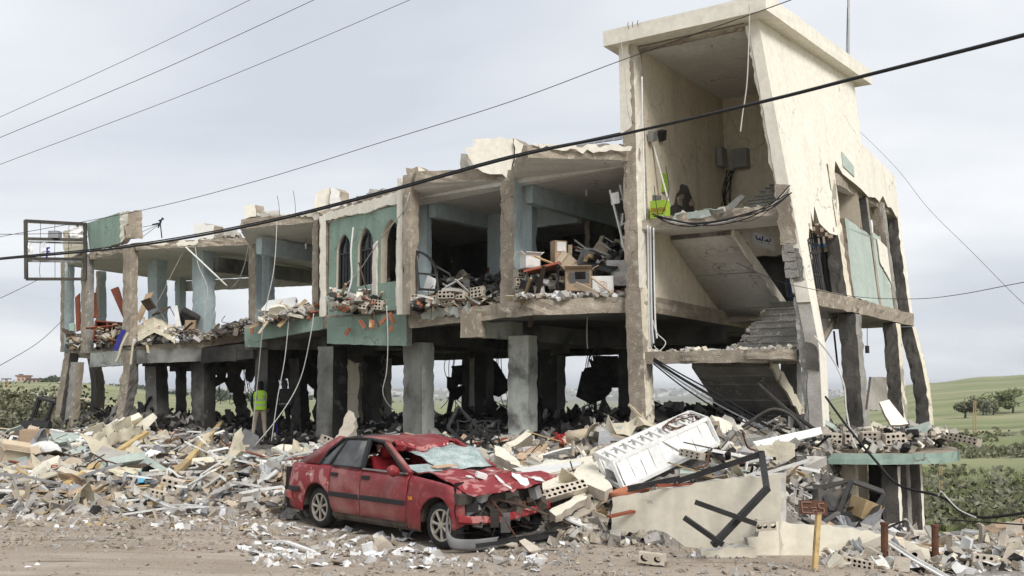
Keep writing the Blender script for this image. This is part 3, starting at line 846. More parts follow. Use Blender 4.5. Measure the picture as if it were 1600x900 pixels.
parapet([(720, 240), (727, 240), (735, 262), (720, 264)], 24.4, 'concrete_grey', .2)
parapet([(804, 216), (818, 226), (812, 250), (803, 280)], 23.5, 'cream_clean', .5)
parapet([(634, 262), (652, 260), (653, 270), (636, 275)], 25.0, 'concrete', .35)
parapet([(653, 260), (664, 266), (664, 272), (654, 270)], 24.8, 'cream_clean', .3)
parapet([(489, 330), (495, 300), (515, 293), (516, 330), (505, 336)], 28.4, 'cream_clean', .35)
parapet([(516, 293), (531, 299), (532, 322), (516, 330)], 28.2, 'white_paint', .4)
parapet([(381, 321), (398, 320), (400, 338), (383, 342)], 30.4, 'cream_clean', .35)
parapet([(302, 350), (313, 348), (335, 353), (334, 372), (304, 373)], 33.2, 'white_paint', .4)
parapet([(187, 333), (201, 330), (199, 350), (193, 353), (195, 372), (188, 380)], 33.4, 'cream_clean', .25, slope=-.03)
parapet([(201, 330), (212, 328), (213, 372), (196, 372), (194, 353), (200, 349)], 33.1, 'concrete', .25)
skin([(135, 349, 34.9), (187, 332, 33.4), (189, 380, 33.35), (140, 391, 34.75)], ['teal', 'concrete'], 'parapet', .22, .025, 0., edges=(2,))
parapet([(98, 362), (127, 352), (131, 390), (118, 401), (100, 405)], 36.4, 'cream_peel', .2, slope=-.03)
parapet([(860, 228), (892, 226), (985, 226), (988, 231), (860, 231)], 22.1, 'concrete_grey', .3)
for x0, x1, y0, Y in ((565, 622, 306, 26.2), (540, 575, 322, 27.), (405, 440, 338, 29.4), (340, 372, 366, 32.3)):
    mb = MB()
    for k in range(9):
        p = at_y(lerp(x0, x1, RB.random()), y0 + RB.uniform(-4, 4), Y + .4); mb.box(p, (RB.uniform(.15, .5), .25, RB.uniform(.08, .2)), rotm(RB.uniform(-.4, .4), RB.uniform(-.4, .4), RB.random() * 3))
    mb.build('roof_rubble', 'concrete_pale', BLD, kind='stuff')
# ---- beams
def beam(a, b, w, h, mat, name='beam', label=None, amp=.012):
    mb = MB(); a, b = Vector(a), Vector(b); d = (b - a).normalized(); r = d.cross(EZ).normalized(); u = r.cross(d)
    n = max(2, int((b - a).length / .2)); rows = []
    for i in range(n + 1):
        c = a.lerp(b, i / n); row = []
        for x, y in ((-1, -1), (0, -1), (1, -1), (1, 0), (1, 1), (0, 1), (-1, 1), (-1, 0)):
            p = c + r * (x * w / 2) + u * (y * h / 2); row.append(p + r * nz(p.x, p.y, p.z, 4) * amp * 2 + u * RB.uniform(-amp, amp))
        rows.append(row)
    mb.grid(rows, closed=True); m = 8
    mb.f.append(tuple(range(7, -1, -1))); mb.m.append(0); mb.f.append(tuple(n * m + j for j in range(m))); mb.m.append(0)
    return mb.build(name, mat, BLD, label=label)
def bxy(p, z): return Vector((p.x, p.y, z))
# green fascia boxes under the floor slab, front faces
skin([(511, 497, 27.05), (635, 489, 25.25), (635, 541, 25.25), (511, 537, 27.05)], ['teal', 'concrete_grey'], 'fascia', .22, .01, -.05, edges=(2,))
skin([(382, 514, 30.0), (510, 492, 28.0), (511, 513, 28.0), (410, 531, 29.6), (410, 543, 29.6), (382, 542, 30.0)], ['teal', 'concrete_grey'], 'fascia', .2, .01, -.05, edges=(2,))
q0, q1 = at_y(405, 522, 29.7), at_y(511, 530, 28.2)
beam(at_y(384, 527, 30.4), at_y(560, 525, 29.5) + EW * 2, .22, .75, 'soot_teal')
beam(at_y(640, 520, 25.8), at_y(640, 520, 25.8) + EW * 8, .25, .6, 'soot_dark_wall')
# the long green white beam of bay A with its raw concrete end, and its continuation into the depth
e0 = at_y(733, 508, 23.4)
beam(e0, e0 + EW * .35, .52, .58, 'concrete', label='raw concrete beam end sticking out under the floor')
beam(e0 + EW * .36, e0 + EW * 2.1, .3, .55, 'green_white'); beam(e0 + EW * 2.4 + EZ * .02, e0 + EW * 8.6, .3, .6, 'soot_teal')
for s, z, w0, w1, mat in ((-8.2, 3.55, .6, 9, 'soot_dark_wall'), (-11.4, 3.5, 1.5, 9, 'soot_dark_wall'), (-15.5, 3.3, 1.5, 7.8, 'soot_dark_wall'), (-19.5, 3.2, 1.0, 6.3, 'soot_dark_wall')):
    beam(SWf(s, w0, z), SWf(s, w1, z), .25, .5, mat)
beam(SWf(-13.4, 8.9, 3.5), SWf(.2, 8.9, 3.6), .25, .55, 'soot_dark_wall'); beam(SWf(-24, 5.4, 3.1), SWf(-13.7, 8.8, 3.3), .25, .45, 'soot_dark_wall')
beam(SWf(-13.4, 4.6, 3.5), SWf(.2, 4.6, 3.6), .22, .5, 'soot_dark_wall')
# front edge beams of the left end
beam(at_y(146, 563, 34.7), at_y(213, 558, 32.7), .25, .50, 'green_white'); beam(at_y(215, 558, 32.65), at_y(318, 554, 32.8), .25, .44, 'soot_teal')
beam(at_y(318, 556, 32.8), at_y(400, 548, 31.5), .25, .5, 'soot_dark_wall')
# roof beams in the depth
for s, z, w0, w1, mat in ((-3.2, 7.0, .35, 9, 'blue_pale'), (-6.4, 7.0, .5, 9, 'blue_pale'), (-10.2, 6.75, .6, 9, 'soot_teal'), (-13.6, 6.6, .8, 9, 'blue_pale'), (-17.4, 6.45, 2.2, 7.4, 'soot_teal')):
    beam(SWf(s, w0, z), SWf(s, w1, z), .24, .5, mat)
beam(SWf(-13.4, 9, 6.6), SWf(.1, 9, 7.0), .25, .55, 'soot_teal'); beam(SWf(-24, 5.5, 6.35), SWf(-13.5, 9, 6.5), .25, .4, 'ceiling')
beam(SWf(-6.3, 3.0, 6.95), SWf(-3.3, 3.0, 6.95), .22, .62, 'blue_pale'); beam(SWf(-13.4, 4.2, 6.6), SWf(-10.3, 4.2, 6.7), .22, .7, 'soot_teal')

# ---- columns: (px top, px bottom, y top, y bottom, Y, width across the front, depth, materials front/right/back/left)
def column(xt, yt, xb, yb, Y, wf, wd, mats, name='column', bend=None, amp=.014, chip=.035, label=None, Yb=None):
    p, q = at_y(xb, yb, Yb or Y), at_y(xt, yt, Y)
    ms = []; sides = []
    for m in mats:
        if m not in ms: ms.append(m)
        sides.append(ms.index(m))
    mb = MB(); rough_post(mb, p, q, wf, wd, BANG, amp, .14, chip, RB, 0, bend, 4, sides)
    return mb.build(name, ms, BLD, label=label)
C, CG, SW, BP, ST, GW, CD = 'concrete', 'concrete_grey', 'soot_dark_wall', 'blue_pale', 'soot_teal', 'green_white', 'concrete_dark'
# first floor
column(106, 408, 105, 550, 36.4, .26, .4, (C, BP, C, C)); column(137, 404, 136, 552, 34.9, .36, .3, (C, CG, C, C)); column(158, 424, 158, 540, 37.9, .25, .3, (C, BP, C, C))
column(204, 386, 203, 540, 32.6, .42, .3, (C, C, C, C)); column(246, 405, 247, 520, 35.4, .55, .45, (BP, BP, BP, BP)); column(282, 430, 282, 520, 39.5, .3, .3, (BP, BP, BP, BP))
column(318, 392, 319, 535, 33.6, .62, .5, (BP, BP, BP, BP)); column(399, 378, 399, 520, 31.7, .32, .3, (C, BP, C, C)); column(418, 380, 418, 520, 32.2, .42, .25, (BP, BP, BP, BP), 'pier')
column(499, 338, 499, 495, 28.7, .25, .35, (C, C, C, C)); column(508, 338, 508, 495, 27.9, .26, .2, ('cream_clean', C, C, C), 'pilaster', amp=.006)
column(630, 280, 630, 492, 25.0, .2, .28, ('cream_clean', C, C, C), 'pilaster', amp=.006); column(642, 275, 642, 492, 24.7, .24, .35, (C, C, C, C))
column(799, 268, 799, 482, 23.75, .42, .36, (C, BP, C, C)); column(661, 308, 661, 492, 26.2, .42, .22, (BP, BP, BP, BP), 'pier', amp=.005)
column(824, 280, 824, 475, 25.0, .44, .25, (BP, BP, BP, BP), 'pier', amp=.005)
# ground floor
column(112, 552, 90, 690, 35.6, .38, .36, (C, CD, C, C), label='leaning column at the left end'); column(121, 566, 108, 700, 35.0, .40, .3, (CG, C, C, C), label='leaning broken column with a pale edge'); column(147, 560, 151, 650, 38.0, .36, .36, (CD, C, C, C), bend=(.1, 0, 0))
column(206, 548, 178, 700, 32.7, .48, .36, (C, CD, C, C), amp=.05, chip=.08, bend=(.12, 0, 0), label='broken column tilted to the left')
column(244, 562, 247, 690, 34.4, .62, .5, (CG, CD, C, ST)); column(318, 560, 318, 690, 33.2, .66, .5, (SW, 'soot', SW, SW), amp=.03); column(283, 570, 283, 680, 38.5, .3, .3, (SW, SW, SW, SW))  # wide column: lit front and shaded right side put into the colours
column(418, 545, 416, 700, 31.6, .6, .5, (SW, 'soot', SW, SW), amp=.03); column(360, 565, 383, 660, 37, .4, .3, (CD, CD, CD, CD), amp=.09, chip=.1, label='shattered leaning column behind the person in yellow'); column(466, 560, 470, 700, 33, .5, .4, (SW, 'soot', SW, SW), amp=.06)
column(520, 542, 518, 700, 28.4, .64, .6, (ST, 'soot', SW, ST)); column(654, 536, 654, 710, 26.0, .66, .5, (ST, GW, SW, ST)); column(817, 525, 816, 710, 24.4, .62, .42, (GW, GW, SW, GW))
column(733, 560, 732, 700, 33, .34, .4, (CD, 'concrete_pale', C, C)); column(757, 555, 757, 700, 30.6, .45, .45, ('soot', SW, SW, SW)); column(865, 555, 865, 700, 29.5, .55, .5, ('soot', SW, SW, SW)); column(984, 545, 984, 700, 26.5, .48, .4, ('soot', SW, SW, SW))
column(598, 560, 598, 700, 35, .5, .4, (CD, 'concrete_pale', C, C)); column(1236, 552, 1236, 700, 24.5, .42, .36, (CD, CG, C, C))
# ---- back and inner walls
def wall(s0, w0, s1, w1, poly, holes, mat, th=.15, name='wall', jags=.05, edges=None, label=None):
    """wall in a vertical plane from (s0, w0) to (s1, w1); poly in metres along it and height"""
    a, b = SWf(s0, w0), SWf(s1, w1); d = (b - a).normalized(); n = Vector((-d.y, d.x, 0))
    if n.dot(EW) < 0: n = -n
    mb = MB(); o = jag(poly, .2, jags, RB, edges)
    hs = [jag(h, .16, jags, RB) for h in holes]
    ms = mat if isinstance(mat, list) else [mat, 'concrete']
    mb.panel(o, hs, lambda u, v, t: a + d * u + EZ * v + n * t, th, 0, 1, None, .02)
    return mb.build(name, ms, BLD, label=label)
wall(-6.3, 8.7, .1, 8.7, [(0, 4.1), (6.4, 4.1), (6.4, 7.3), (0, 7.3)], [], ['soot_dark_wall', 'concrete'])  # upper floor walls here: a dark tone chosen to keep deep bays dark
wall(-3.2, 3.4, -3.2, 8.6, [(0, 4.1), (5.2, 4.1), (5.2, 7.2), (0, 7.2)], [], ['soot_dark_wall', 'concrete'], name='partition')
wall(-6.3, 2.9, -3.35, 2.9, [(0, 4.1), (.75, 4.1), (.9, 4.7), (.65, 5.6), (.55, 6.7), (0, 6.7)], [], ['blue_pale', 'concrete_grey'], name='partition', edges=(1, 2, 3, 4))
wall(-6.3, 7.0, -3.35, 7.0, [(0, 4.1), (2.9, 4.1), (2.9, 7.2), (0, 7.2)], [[(.6, 5.5), (1.4, 5.2), (2.2, 5.7), (2.1, 6.4), (.8, 6.5)]], ['soot_dark_wall', 'concrete'])
wall(-10, 6.0, -6.5, 6.0, [(0, 4.1), (3.5, 4.1), (3.5, 7.2), (0, 7.2)], [[(2.2, 4.8), (3.0, 4.8), (3.0, 5.9), (2.2, 5.9)]], ['soot_dark_wall', 'concrete'])
wall(-13.4, 8.8, -6.5, 8.8, [(0, 4.1), (6.9, 4.1), (6.9, 7.1), (0, 6.9), (0, 5.6), (2.0, 5.4)], [], ['soot_dark_wall', 'concrete'])
wall(-9.4, 2.0, -10.2, 6.0, [(0, 4.1), (4, 4.1), (4, 7.0), (0, 7.0)], [], ['soot_teal', 'concrete'], name='partition')
# ground floor: burnt partitions with ragged holes
wall(-17.6, 6.0, -13.0, 5.5, [(0, .3), (5, .3), (5, 3.7), (0, 3.7)], [[(.5, 1.0), (1.3, .9), (1.5, 1.8), (.9, 2.4), (.4, 2.0)], [(1.9, .9), (2.7, .8), (2.9, 1.5), (2.2, 1.9)], [(2.1, 2.3), (2.5, 2.2), (2.6, 3.0), (2.3, 3.1)], [(3.3, 2.2), (3.6, 2.1), (3.8, 2.8), (3.4, 3.0)]], ['soot_dark_wall', 'concrete'], name='partition', jags=.14)
wall(-8.2, 7.4, -6.6, 7.4, [(0, .3), (1.1, .3), (1.2, 1.4), (.9, 2.2), (1.3, 3.6), (0, 3.7)], [], ['soot_dark_wall', 'concrete'], name='partition', jags=.12)
wall(-12.6, 3.6, -11.8, 3.5, [(0, .3), (.8, .3), (.8, 3.0), (0, 3.1)], [], ['cream_inside', 'concrete'], name='partition', jags=.06)

# ---- the teal wall with three pointed arches
def arch(c, w, z0, zs, zt, n=8):
    pts = [(c - w / 2, z0)]; pts += [(c - w / 2 + w / 2 * (1 - math.cos(i / n * math.pi / 2)), lerp(zs, zt, .72 * math.sin(i / n * math.pi / 2) + .28 * (i / n) ** 1.5)) for i in range(n)]
    pts += [(c, zt)]
    pts += [(2 * c - x, z) for x, z in reversed(pts[1:-1])]; pts += [(c + w / 2, z0)]
    return pts
AA, AB = at_y(514, 400, 27.75), at_y(627, 400, 25.05)
AA.z = AB.z = 0; ad = (AB - AA); AL = ad.length; ad.normalize(); an = Vector((-ad.y, ad.x, 0))
if an.dot(EW) < 0: an = -an
def afr(u, v, t): return AA + ad * u + EZ * v + an * t
def aw(px):                                                          # metres along the arch wall of a pixel column
    d = ray(px, 400); A = Vector((d.x, d.y)); t = (AA.x * d.y - AA.y * d.x) / (ad.y * d.x - ad.x * d.y); return t
ac = [(aw(537), aw(548) - aw(526)), (aw(571), aw(583) - aw(559)), (aw(610), aw(625) - aw(595))]
mb = MB()
outer = jag([(0, 4.2), (AL, 4.2), (AL, 6.95), (0, 6.95)], .2, .02, RB, edges=(0,))
holes = [arch(ac[0][0], ac[0][1], 4.95, 6.0, 6.5), arch(ac[1][0], ac[1][1], 4.95, 6.0, 6.55), arch(ac[2][0], ac[2][1], 4.95, 6.05, 6.62)]
mb.panel(outer, holes, afr, .2, 0, 1, 2); part(mb, 'arch_wall', ['teal', 'cream_inside', 'soot_dark_wall'], label='teal wall with three pointed window openings')
for k, (c, w) in enumerate(ac):
    if k < 2:
        fr = MB()
        path = [afr(x, z, .08) for x, z in arch(c, w * .86, 4.97, 6.0, 6.46)]
        for a, b in zip(path, path[1:]): fr.bar(a, b, .05, .05)
        fr.bar(afr(c, 4.97, .08), afr(c, 6.44, .08), .035); fr.bar(afr(c - w * .43, 5.95, .08), afr(c + w * .43, 5.95, .08), .04)
        for q in (-.2, .2): fr.bar(afr(c + q * w, 4.97, .08), afr(c + q * w, 5.95, .08), .03)
        wf = fr.build('window_frame', 'black_metal', BLD)
        g = MB(); g.panel(arch(c, w * .84, 4.98, 6.0, 6.44), [], lambda u, v, t: afr(u, v, t + .11), .006); g.build('pane', 'glass_dark', wf)
for x in (590, 627):
    u = aw(x) - .05; m2 = MB(); m2.panel(jag([(u - .09, 4.3), (u + .09, 4.3), (u + .09, 6.1), (u - .09, 6.0)], .15, .02, RB), [], lambda a, b, t: afr(a, b, -.07 + t), .06); m2.build('arch_jamb', 'cream_clean', BLD)
# thin render and a bent white profile torn off the arch wall
mb = MB(); mb.tube(spline([afr(aw(556), 6.6, -.1), afr(aw(555), 5.9, -.14), afr(aw(556), 5.2, -.12), afr(aw(555), 4.8, -.2)]), .022, 5); part(mb, 'torn_profile', 'white_plastic')

# ---- the stair tower ---------------------------------------------------------
TOP, SL1, L2, L1 = 10.02, 4.2, 5.95, 2.95
mb = MB(); rough_slab(mb, [T(s, w, TOP + .36) for s, w in ((-.45, -.42), (4.42, -.42), (4.42, 6.0), (-.45, 6.0))], .36, .6, .008, RB, 0, 0, 0); tr_roof = part(mb, 'tower_roof', 'cream_clean')
mb = MB(); rough_slab(mb, [T(s, w, TOP + .01) for s, w in ((.1, .25), (3.8, .25), (3.8, 5.2), (.1, 5.2))], .06, .6, .01, RB); part(mb, 'tower_ceiling', 'ceiling')
# raw strip where the front wall tore off the roof
mb = MB(); a, b = T(.0, .0, TOP - .03), T(3.95, .0, TOP - .03)
rows = [[a.lerp(b, i / 30) + EW * (j * .09) - EZ * (abs(nz(i * .7, j * 3.3)) * .13 if j in (1, 2) else 0) for j in range(4)] for i in range(31)]
mb.slabgrid(rows, .04, nrm=(0, 0, 1)); part(mb, 'torn_edge', 'concrete')
def twall(s, poly, holes, mats, th, name='wall', jags=.0, edges=None, sgn=-1, label=None, mi_back=None):
    mb = MB(); o = jag(poly, .14, jags, RB, edges) if jags else poly
    # long edges are split so that the lean is followed
    o2 = []
    for i in range(len(o)):
        a, b = o[i], o[(i + 1) % len(o)]; k = max(1, int(math.dist(a, b) / .5))
        o2 += [(lerp(a[0], b[0], j / k), lerp(a[1], b[1], j / k)) for j in range(k)]
    mb.panel(o2, holes, lambda u, v, t: (u, v, t), th, 0, 1, mi_back, .0)
    o = mb.build(name, mats, BLD, label=label, fixn=False); org = origin_of(BLD); bm = bmesh.new(); bm.from_mesh(o.data)
    for v in bm.verts: v.co += org
    for ax, mx in ((0, 9.), (1, 10.)):                              # cut into a lattice so that the twisted wall stays smooth
        q = .5
        while q < mx:
            nn = Vector((1, 0, 0)) if ax == 0 else Vector((0, 1, 0))
            bmesh.ops.bisect_plane(bm, geom=bm.verts[:] + bm.edges[:] + bm.faces[:], plane_co=nn * (q + .013), plane_no=nn); q += .5
    for v in bm.verts: v.co = T(s + sgn * v.co.z, v.co.x, v.co.y) - org
    bmesh.ops.recalc_face_normals(bm, faces=bm.faces); bm.to_mesh(o.data); bm.free()
    return o
# left wall of the stair well
twall(.28, [(.2, 4.0), (5.0, 4.0), (5.0, TOP), (.2, TOP)], [], ['cream_inside', 'concrete', 'soot_dark_wall'], .24, mi_back=2, name='stair_wall')
mb = MB(); rough_post(mb, T(.08, .02, .5), T(.0, .02, 4.4), .40, .42, BANG, .02, .14, .05, RB, 0, None, 4, (0, 1, 0, 0)); part(mb, 'corner_column', ['concrete', 'cream_peel'])
mb = MB(); rough_post(mb, T(.0, .02, 4.4), T(.05, .02, TOP), .34, .42, BANG, .016, .14, .03, RB, 0, None, 4, (0, 1, 0, 0)); part(mb, 'corner_column', ['concrete', 'cream_clean'])
mb = MB(); mb.panel(jag([(-.02, 8.0), (.16, 8.1), (.16, TOP), (-.14, TOP), (-.15, 7.95)], .1, .035, RB, edges=(0, 1)), [], lambda u, v, t: T(u - .03, -.21 + t, v), .04, 0); part(mb, 'plaster_skin', 'cream_clean')
# back wall
def bwall(w, poly, holes, mats, th=.2, jags=.04, edges=None, name='wall'):
    mb = MB(); o = jag(poly, .2, jags, RB, edges); mb.panel(o, holes, lambda u, v, t: T(u, w + t, v), th, 0, 1); return mb.build(name, mats, BLD)
bwall(4.95, [(.25, 5.6), (3.9, 5.6), (3.9, TOP), (.25, TOP)], [], ['cream_inside', 'concrete'], edges=(0,), name='stair_wall')
bwall(5.5, [(.2, 4.1), (4.0, 4.1), (4.0, 7.4), (.2, 7.4)], [], ['soot_dark_wall', 'concrete'], edges=())  # dark tone put into this wall for the gloom of the lobby
# right wall: front strip, tower sheet with torn lower rim, parapet of the wing
low = [(.50, 5.25), (.62, 5.30), (.78, 5.55), (.95, 5.5), (1.05, 5.95), (1.12, 5.72), (1.35, 6.12), (1.5, 5.75), (1.75, 5.68), (2.1, 5.6), (2.62, 5.62)]
twall(4.04, [(0, .3), (0, 4.0), (0, TOP), (5.6, TOP), (5.6, 8.42), (8.95, 8.15), (8.95, 6.95), (8.6, 6.85), (8.0, 7.1), (7.6, 7.05), (7.2, 7.3), (6.7, 7.05), (6.3, 7.1), (5.6, 7.0), (4.6, 7.15), (3.7, 7.25), (3.3, 7.5), (3.12, 7.2), (3.1, 6.4), (2.95, 6.1), (2.75, 5.7)] + low[::-1] + [(.47, 4.3), (.44, .3)], [], ['cream', 'concrete', 'cream_inside'], .30, 'tower_wall', mi_back=2)
mb = MB(); rows = [[T(u, -.03, lerp(3.9, TOP, i / 24)) for u in (3.76 + .03 * nz(i * .9), 4.045)] for i in range(25)]
mb.slabgrid(rows, .025, nrm=(-EW)[:]); part(mb, 'plaster_skin', 'cream_clean')
mb = MB(); rows = [[T(u, -.03, lerp(.6, 3.85, i / 14)) for u in (3.78 + .05 * nz(i * .7, 4), 4.045)] for i in range(15)]
mb.slabgrid(rows, .025, nrm=(-EW)[:]); part(mb, 'plaster_skin', 'concrete_pale')
# concrete laid bare on the front edge of that wall, and cracked blocks
def patch(poly, mats, n0=-.06, th=.03, jags=.03, name='bare_concrete'):
    mb = MB(); mb.panel(jag(poly, .08, jags, RB), [], lambda u, v, t: T(u, n0 + t, v), th, 0); return mb.build(name, mats, BLD)
patch([(3.62, 5.1), (4.0, 5.12), (4.03, 6.35), (3.74, 6.4)], 'concrete')
patch([(3.74, 4.3), (4.02, 4.35), (4.01, 5.0), (3.76, 5.02)], 'concrete_grey', -.03)
for k in range(4): patch([(3.62, 4.42 + k * .17), (3.9, 4.42 + k * .17), (3.9, 4.57 + k * .17), (3.62 + .04 * (k % 2), 4.57 + k * .17)], 'concrete_grey', -.055, .1, .03, 'brick')
patch([(3.75, 2.6), (4.03, 2.5), (4.0, 3.0), (3.8, 3.1)], 'concrete_dark')
# thick broken edge inside the strip
mb = MB(); rough_post(mb, T(3.78, .18, 4.1), T(3.78, .18, TOP), .22, .3, BANG, .05, .12, .09, RB, 0, None, 4); part(mb, 'torn_edge', 'cream_clean')
mb = MB(); rough_post(mb, T(3.9, .16, .0), T(3.86, .16, 4.0), .30, .34, BANG, .03, .14, .05, RB, 0, None, 4, (0, 0, 1, 1)); part(mb, 'corner_column', ['concrete_grey', 'concrete_dark'])
# splintered lintel under the torn rim
for k in range(7):
    w0 = .75 + k * .27; mb = MB(); mb.bar(T(4.05, w0, 5.64 + RB.uniform(-.14, .1)), T(3.9, w0 + .34, 5.56 + RB.uniform(-.1, .08)), RB.uniform(.05, .12), RB.uniform(.04, .09)); part(mb, 'splintered_lintel', 'brick', kind=None)
# right facade posts, beams, slabs of the wing
def tpost(w, z0, z1, wf, wd, mats, s=3.88, bend=None, name='column', ds=0.):
    ms = list(dict.fromkeys(mats)); mb = MB(); rough_post(mb, T(s + ds, w, z0), T(s, w, z1), wd, wf, BANG, .02, .14, .045, RB, 0, bend, 4, [ms.index(m) for m in mats])
    return mb.build(name, ms, BLD)
tpost(2.85, 4.2, 7.3, .42, .32, (CD, 'cream_peel', C, C)); tpost(7.15, 4.2, 7.1, .34, .3, (C, CG, C, C)); tpost(8.72, 4.2, 6.95, .36, .32, (CD, 'cream_clean', C, C))
tpost(3.2, .6, 3.85, .5, .40, (CD, CG, C, C)); tpost(7.0, .6, 3.85, .42, .36, (CD, 'cream_peel', C, C)); tpost(8.75, .6, 3.85, .42, .36, (CD, 'cream_peel', C, C), ds=.25, bend=ES * .12)
mb = MB(); rough_slab(mb, [T(s, w, SL1 + .02) for s, w in ((.4, 4.4), (3.6, 4.4), (3.6, .6), (4.06, .6), (4.06, 4.4), (4.06, 8.95), (.4, 8.95))], .34, .25, .04, RB, 0, 1, 0); part(mb, 'floor_slab', ['concrete', 'concrete_grey'])
mb = MB(); rough_slab(mb, [T(s, w, 7.25) for s, w in ((.3, 5.2), (3.7, 5.2), (3.7, 3.2), (3.98, 3.2), (3.98, 8.9), (.3, 8.9))], .28, .25, .03, RB, 0, 1, 0); part(mb, 'roof_slab', ['concrete', 'ceiling'])
mb = MB(); mb.panel(jag([(3.35, 4.28), (5.0, 4.22), (6.95, 4.15), (6.98, 5.9), (6.5, 5.95), (6.5, 6.1), (5.7, 6.1), (5.5, 5.98), (3.5, 6.15)], .2, .03, RB), [], lambda u, v, t: T(4.0 - t, u, v), .14, 0, 1); part(mb, 'infill_wall', ['teal_pale', 'concrete'], label='pale green infill wall of the right wing')
mb = MB(); mb.panel(jag([(6.05, 5.35), (6.95, 4.9), (6.97, 5.85), (6.05, 6.0)], .12, .03, RB, edges=(0, 3)), [], lambda u, v, t: T(4.03 - t, u, v), .02, 0); part(mb, 'plaster_skin', 'cream_clean')
mb = MB(); mb.panel([(3.75, 7.45), (4.5, 7.32), (4.55, 7.6), (3.8, 7.82)], [], lambda u, v, t: T(4.065 - t, u, v), .02, 0); part(mb, 'paint_patch', 'teal_pale')
mb = MB(); rough_post(mb, T(3.3, 5.6, 4.2), T(3.25, 5.6, 7.0), .22, .3, BANG, .05, .1, .08, RB); part(mb, 'broken_pier', 'brick')
tpost(4.6, 4.2, 7.0, .25, .5, ('cream_inside', 'cream_inside', C, C), s=2.4, name='pier'); tpost(8.6, 4.2, 7.0, .3, .3, (C, C, C, C), s=.5)
wall(.4, 8.8, 3.3, 8.8, [(0, 4.2), (1.7, 4.2), (1.6, 7), (0, 7)], [], ['cream_inside', 'concrete'], edges=(1,))
# iron grilles: at the side opening and in front of the lobby door
def grille(fr, u0, u1, v0, v1, n, mat='black_metal', name='iron_grille', nh=4):
    t = MB(); 
    for a, b in (((u0, v0), (u0, v1)), ((u1, v0), (u1, v1)), ((u0, v0), (u1, v0)), ((u0, v1), (u1, v1))): t.bar(fr(*a), fr(*b), .06, .05)
    g = t.build(name, mat, BLD)
    for k in range(1, n): 
        u = lerp(u0, u1, k / n); MB().bar(fr(u, v0), fr(u, v1), .022, .022).build('bar', mat, g)
    for k in range(1, nh): 
        v = lerp(v0, v1, k / nh) + RB.uniform(-.1, .1); MB().bar(fr(u0, v), fr(u1, v + .05), .04, .03).build('rail', mat, g)
    return g
grille(lambda u, v: T(3.7, u, v), .85, 2.1, 4.25, 5.75, 9)
grille(lambda u, v: T(u, 3.2, v), 2.45, 3.45, 4.35, 6.0, 9)
mb = MB()
for a, b in (((1.95, 4.2), (1.95, 5.75)), ((3.25, 4.2), (3.25, 5.75)), ((1.95, 5.75), (3.25, 5.75))): mb.bar(T(a[0], 4.9, a[1]), T(b[0], 4.9, b[1]), .1, .08)
df = mb.build('door_frame', 'blue', BLD)
mb = MB(); mb.panel([(2.0, 4.2), (3.2, 4.2), (3.2, 5.72), (2.0, 5.72)], [], lambda u, v, t: T(u, 4.97 + t, v), .04); mb.build('door_leaf', 'glass_dark', df)
# stairs
def landing(z, w1, s0, s1, mats):
    front = [T(lerp(s0, s1, i / 14), -.05 + RB.uniform(-.06, .06) + (.12 * math.sin(i)), z + RB.uniform(-.02, .02)) for i in range(15)]
    mb = MB(); rough_slab(mb, front + [T(s1, w1, z), T(s0, w1, z)], .2, .3, .03, RB, 0, 1, 0); return mb.build('landing', mats, BLD)
landing(L2, 1.35, .15, 3.72, ['concrete', 'ceiling']); landing(L1, 1.35, .15, 3.55, ['concrete', 'ceiling'])
beam(T(.1, -.02, L1 - .12), T(3.0, -.02, L1 - .12), .14, .26, 'concrete', 'landing_edge')
mb = MB(); mb.panel(jag([(1.05, L2 - .16), (2.1, L2 - .1), (2.05, L2 + .04), (1.2, L2 + .04)], .15, .02, RB), [], lambda u, v, t: T(u, -.14 + t, v), .04); part(mb, 'plaster_skin', 'teal_pale')
def flight(s0, s1, w0, z0, w1, z1, mats, n, smat, nosteps=False, sides='cream'):
    up = (z1 > z0)
    rows = []
    for k in range(9):
        t = k / 8; rows.append([T(s, lerp(w0, w1, t), lerp(z0, z1, t) - .12) for s in (s0, (s0 + s1) / 2, s1)])
    mb = MB(); mb.slabgrid(rows, .16, nrm=(0, 0, 1)); f = mb.build('stair_flight', mats, BLD, smooth=True)
    for k in range(n):
        if nosteps and RB.random() < .25: continue
        t0, t1 = k / n, (k + 1) / n
        wa, wb = lerp(w0, w1, t0), lerp(w0, w1, t1)
        zt = max(lerp(z0, z1, t0), lerp(z0, z1, t1)); zb = min(lerp(z0, z1, t0), lerp(z0, z1, t1)) - .10
        j = RB.uniform(-.02, .02); mb = MB()
        P = [T(s, w, z + j) for z in (zb, zt) for w in (wa, wb) for s in (s0 + .01, s1 - .02 - abs(RB.gauss(0, .03)))]
        mb.add(P, [(0, 2, 3, 1), (4, 5, 7, 6), (0, 1, 5, 4), (2, 6, 7, 3), (0, 4, 6, 2), (1, 3, 7, 5)])
        lip = [T(s, wa - .025, zt + j + .02) for s in (s0 + .005, s1 - .03)] + [T(s, wb, zt + j + .02) for s in (s1 - .03, s0 + .005)]
        mb.build('step', smat, f)
        m2 = MB(); m2.slabgrid([[lip[0], lip[1]], [lip[3], lip[2]]], .03, nrm=(0, 0, 1)); m2.build('tread', smat, f)
    return f
flight(.3, 1.95, 1.3, L2 - .02, 4.3, SL1 + .1, 'ceiling', 9, 'concrete_grey')
flight(2.0, 3.6, 1.3, L2 + .05, 4.6, 7.4, 'concrete', 9, 'concrete_grey')
flight(1.9, 3.55, 1.15, L1 + .02, 3.9, SL1 + .05, 'concrete', 7, 'concrete_grey')
flight(.75, 2.6, 1.2, L1 - .04, 4.4, .9, 'concrete_grey', 11, 'concrete_pale', True)
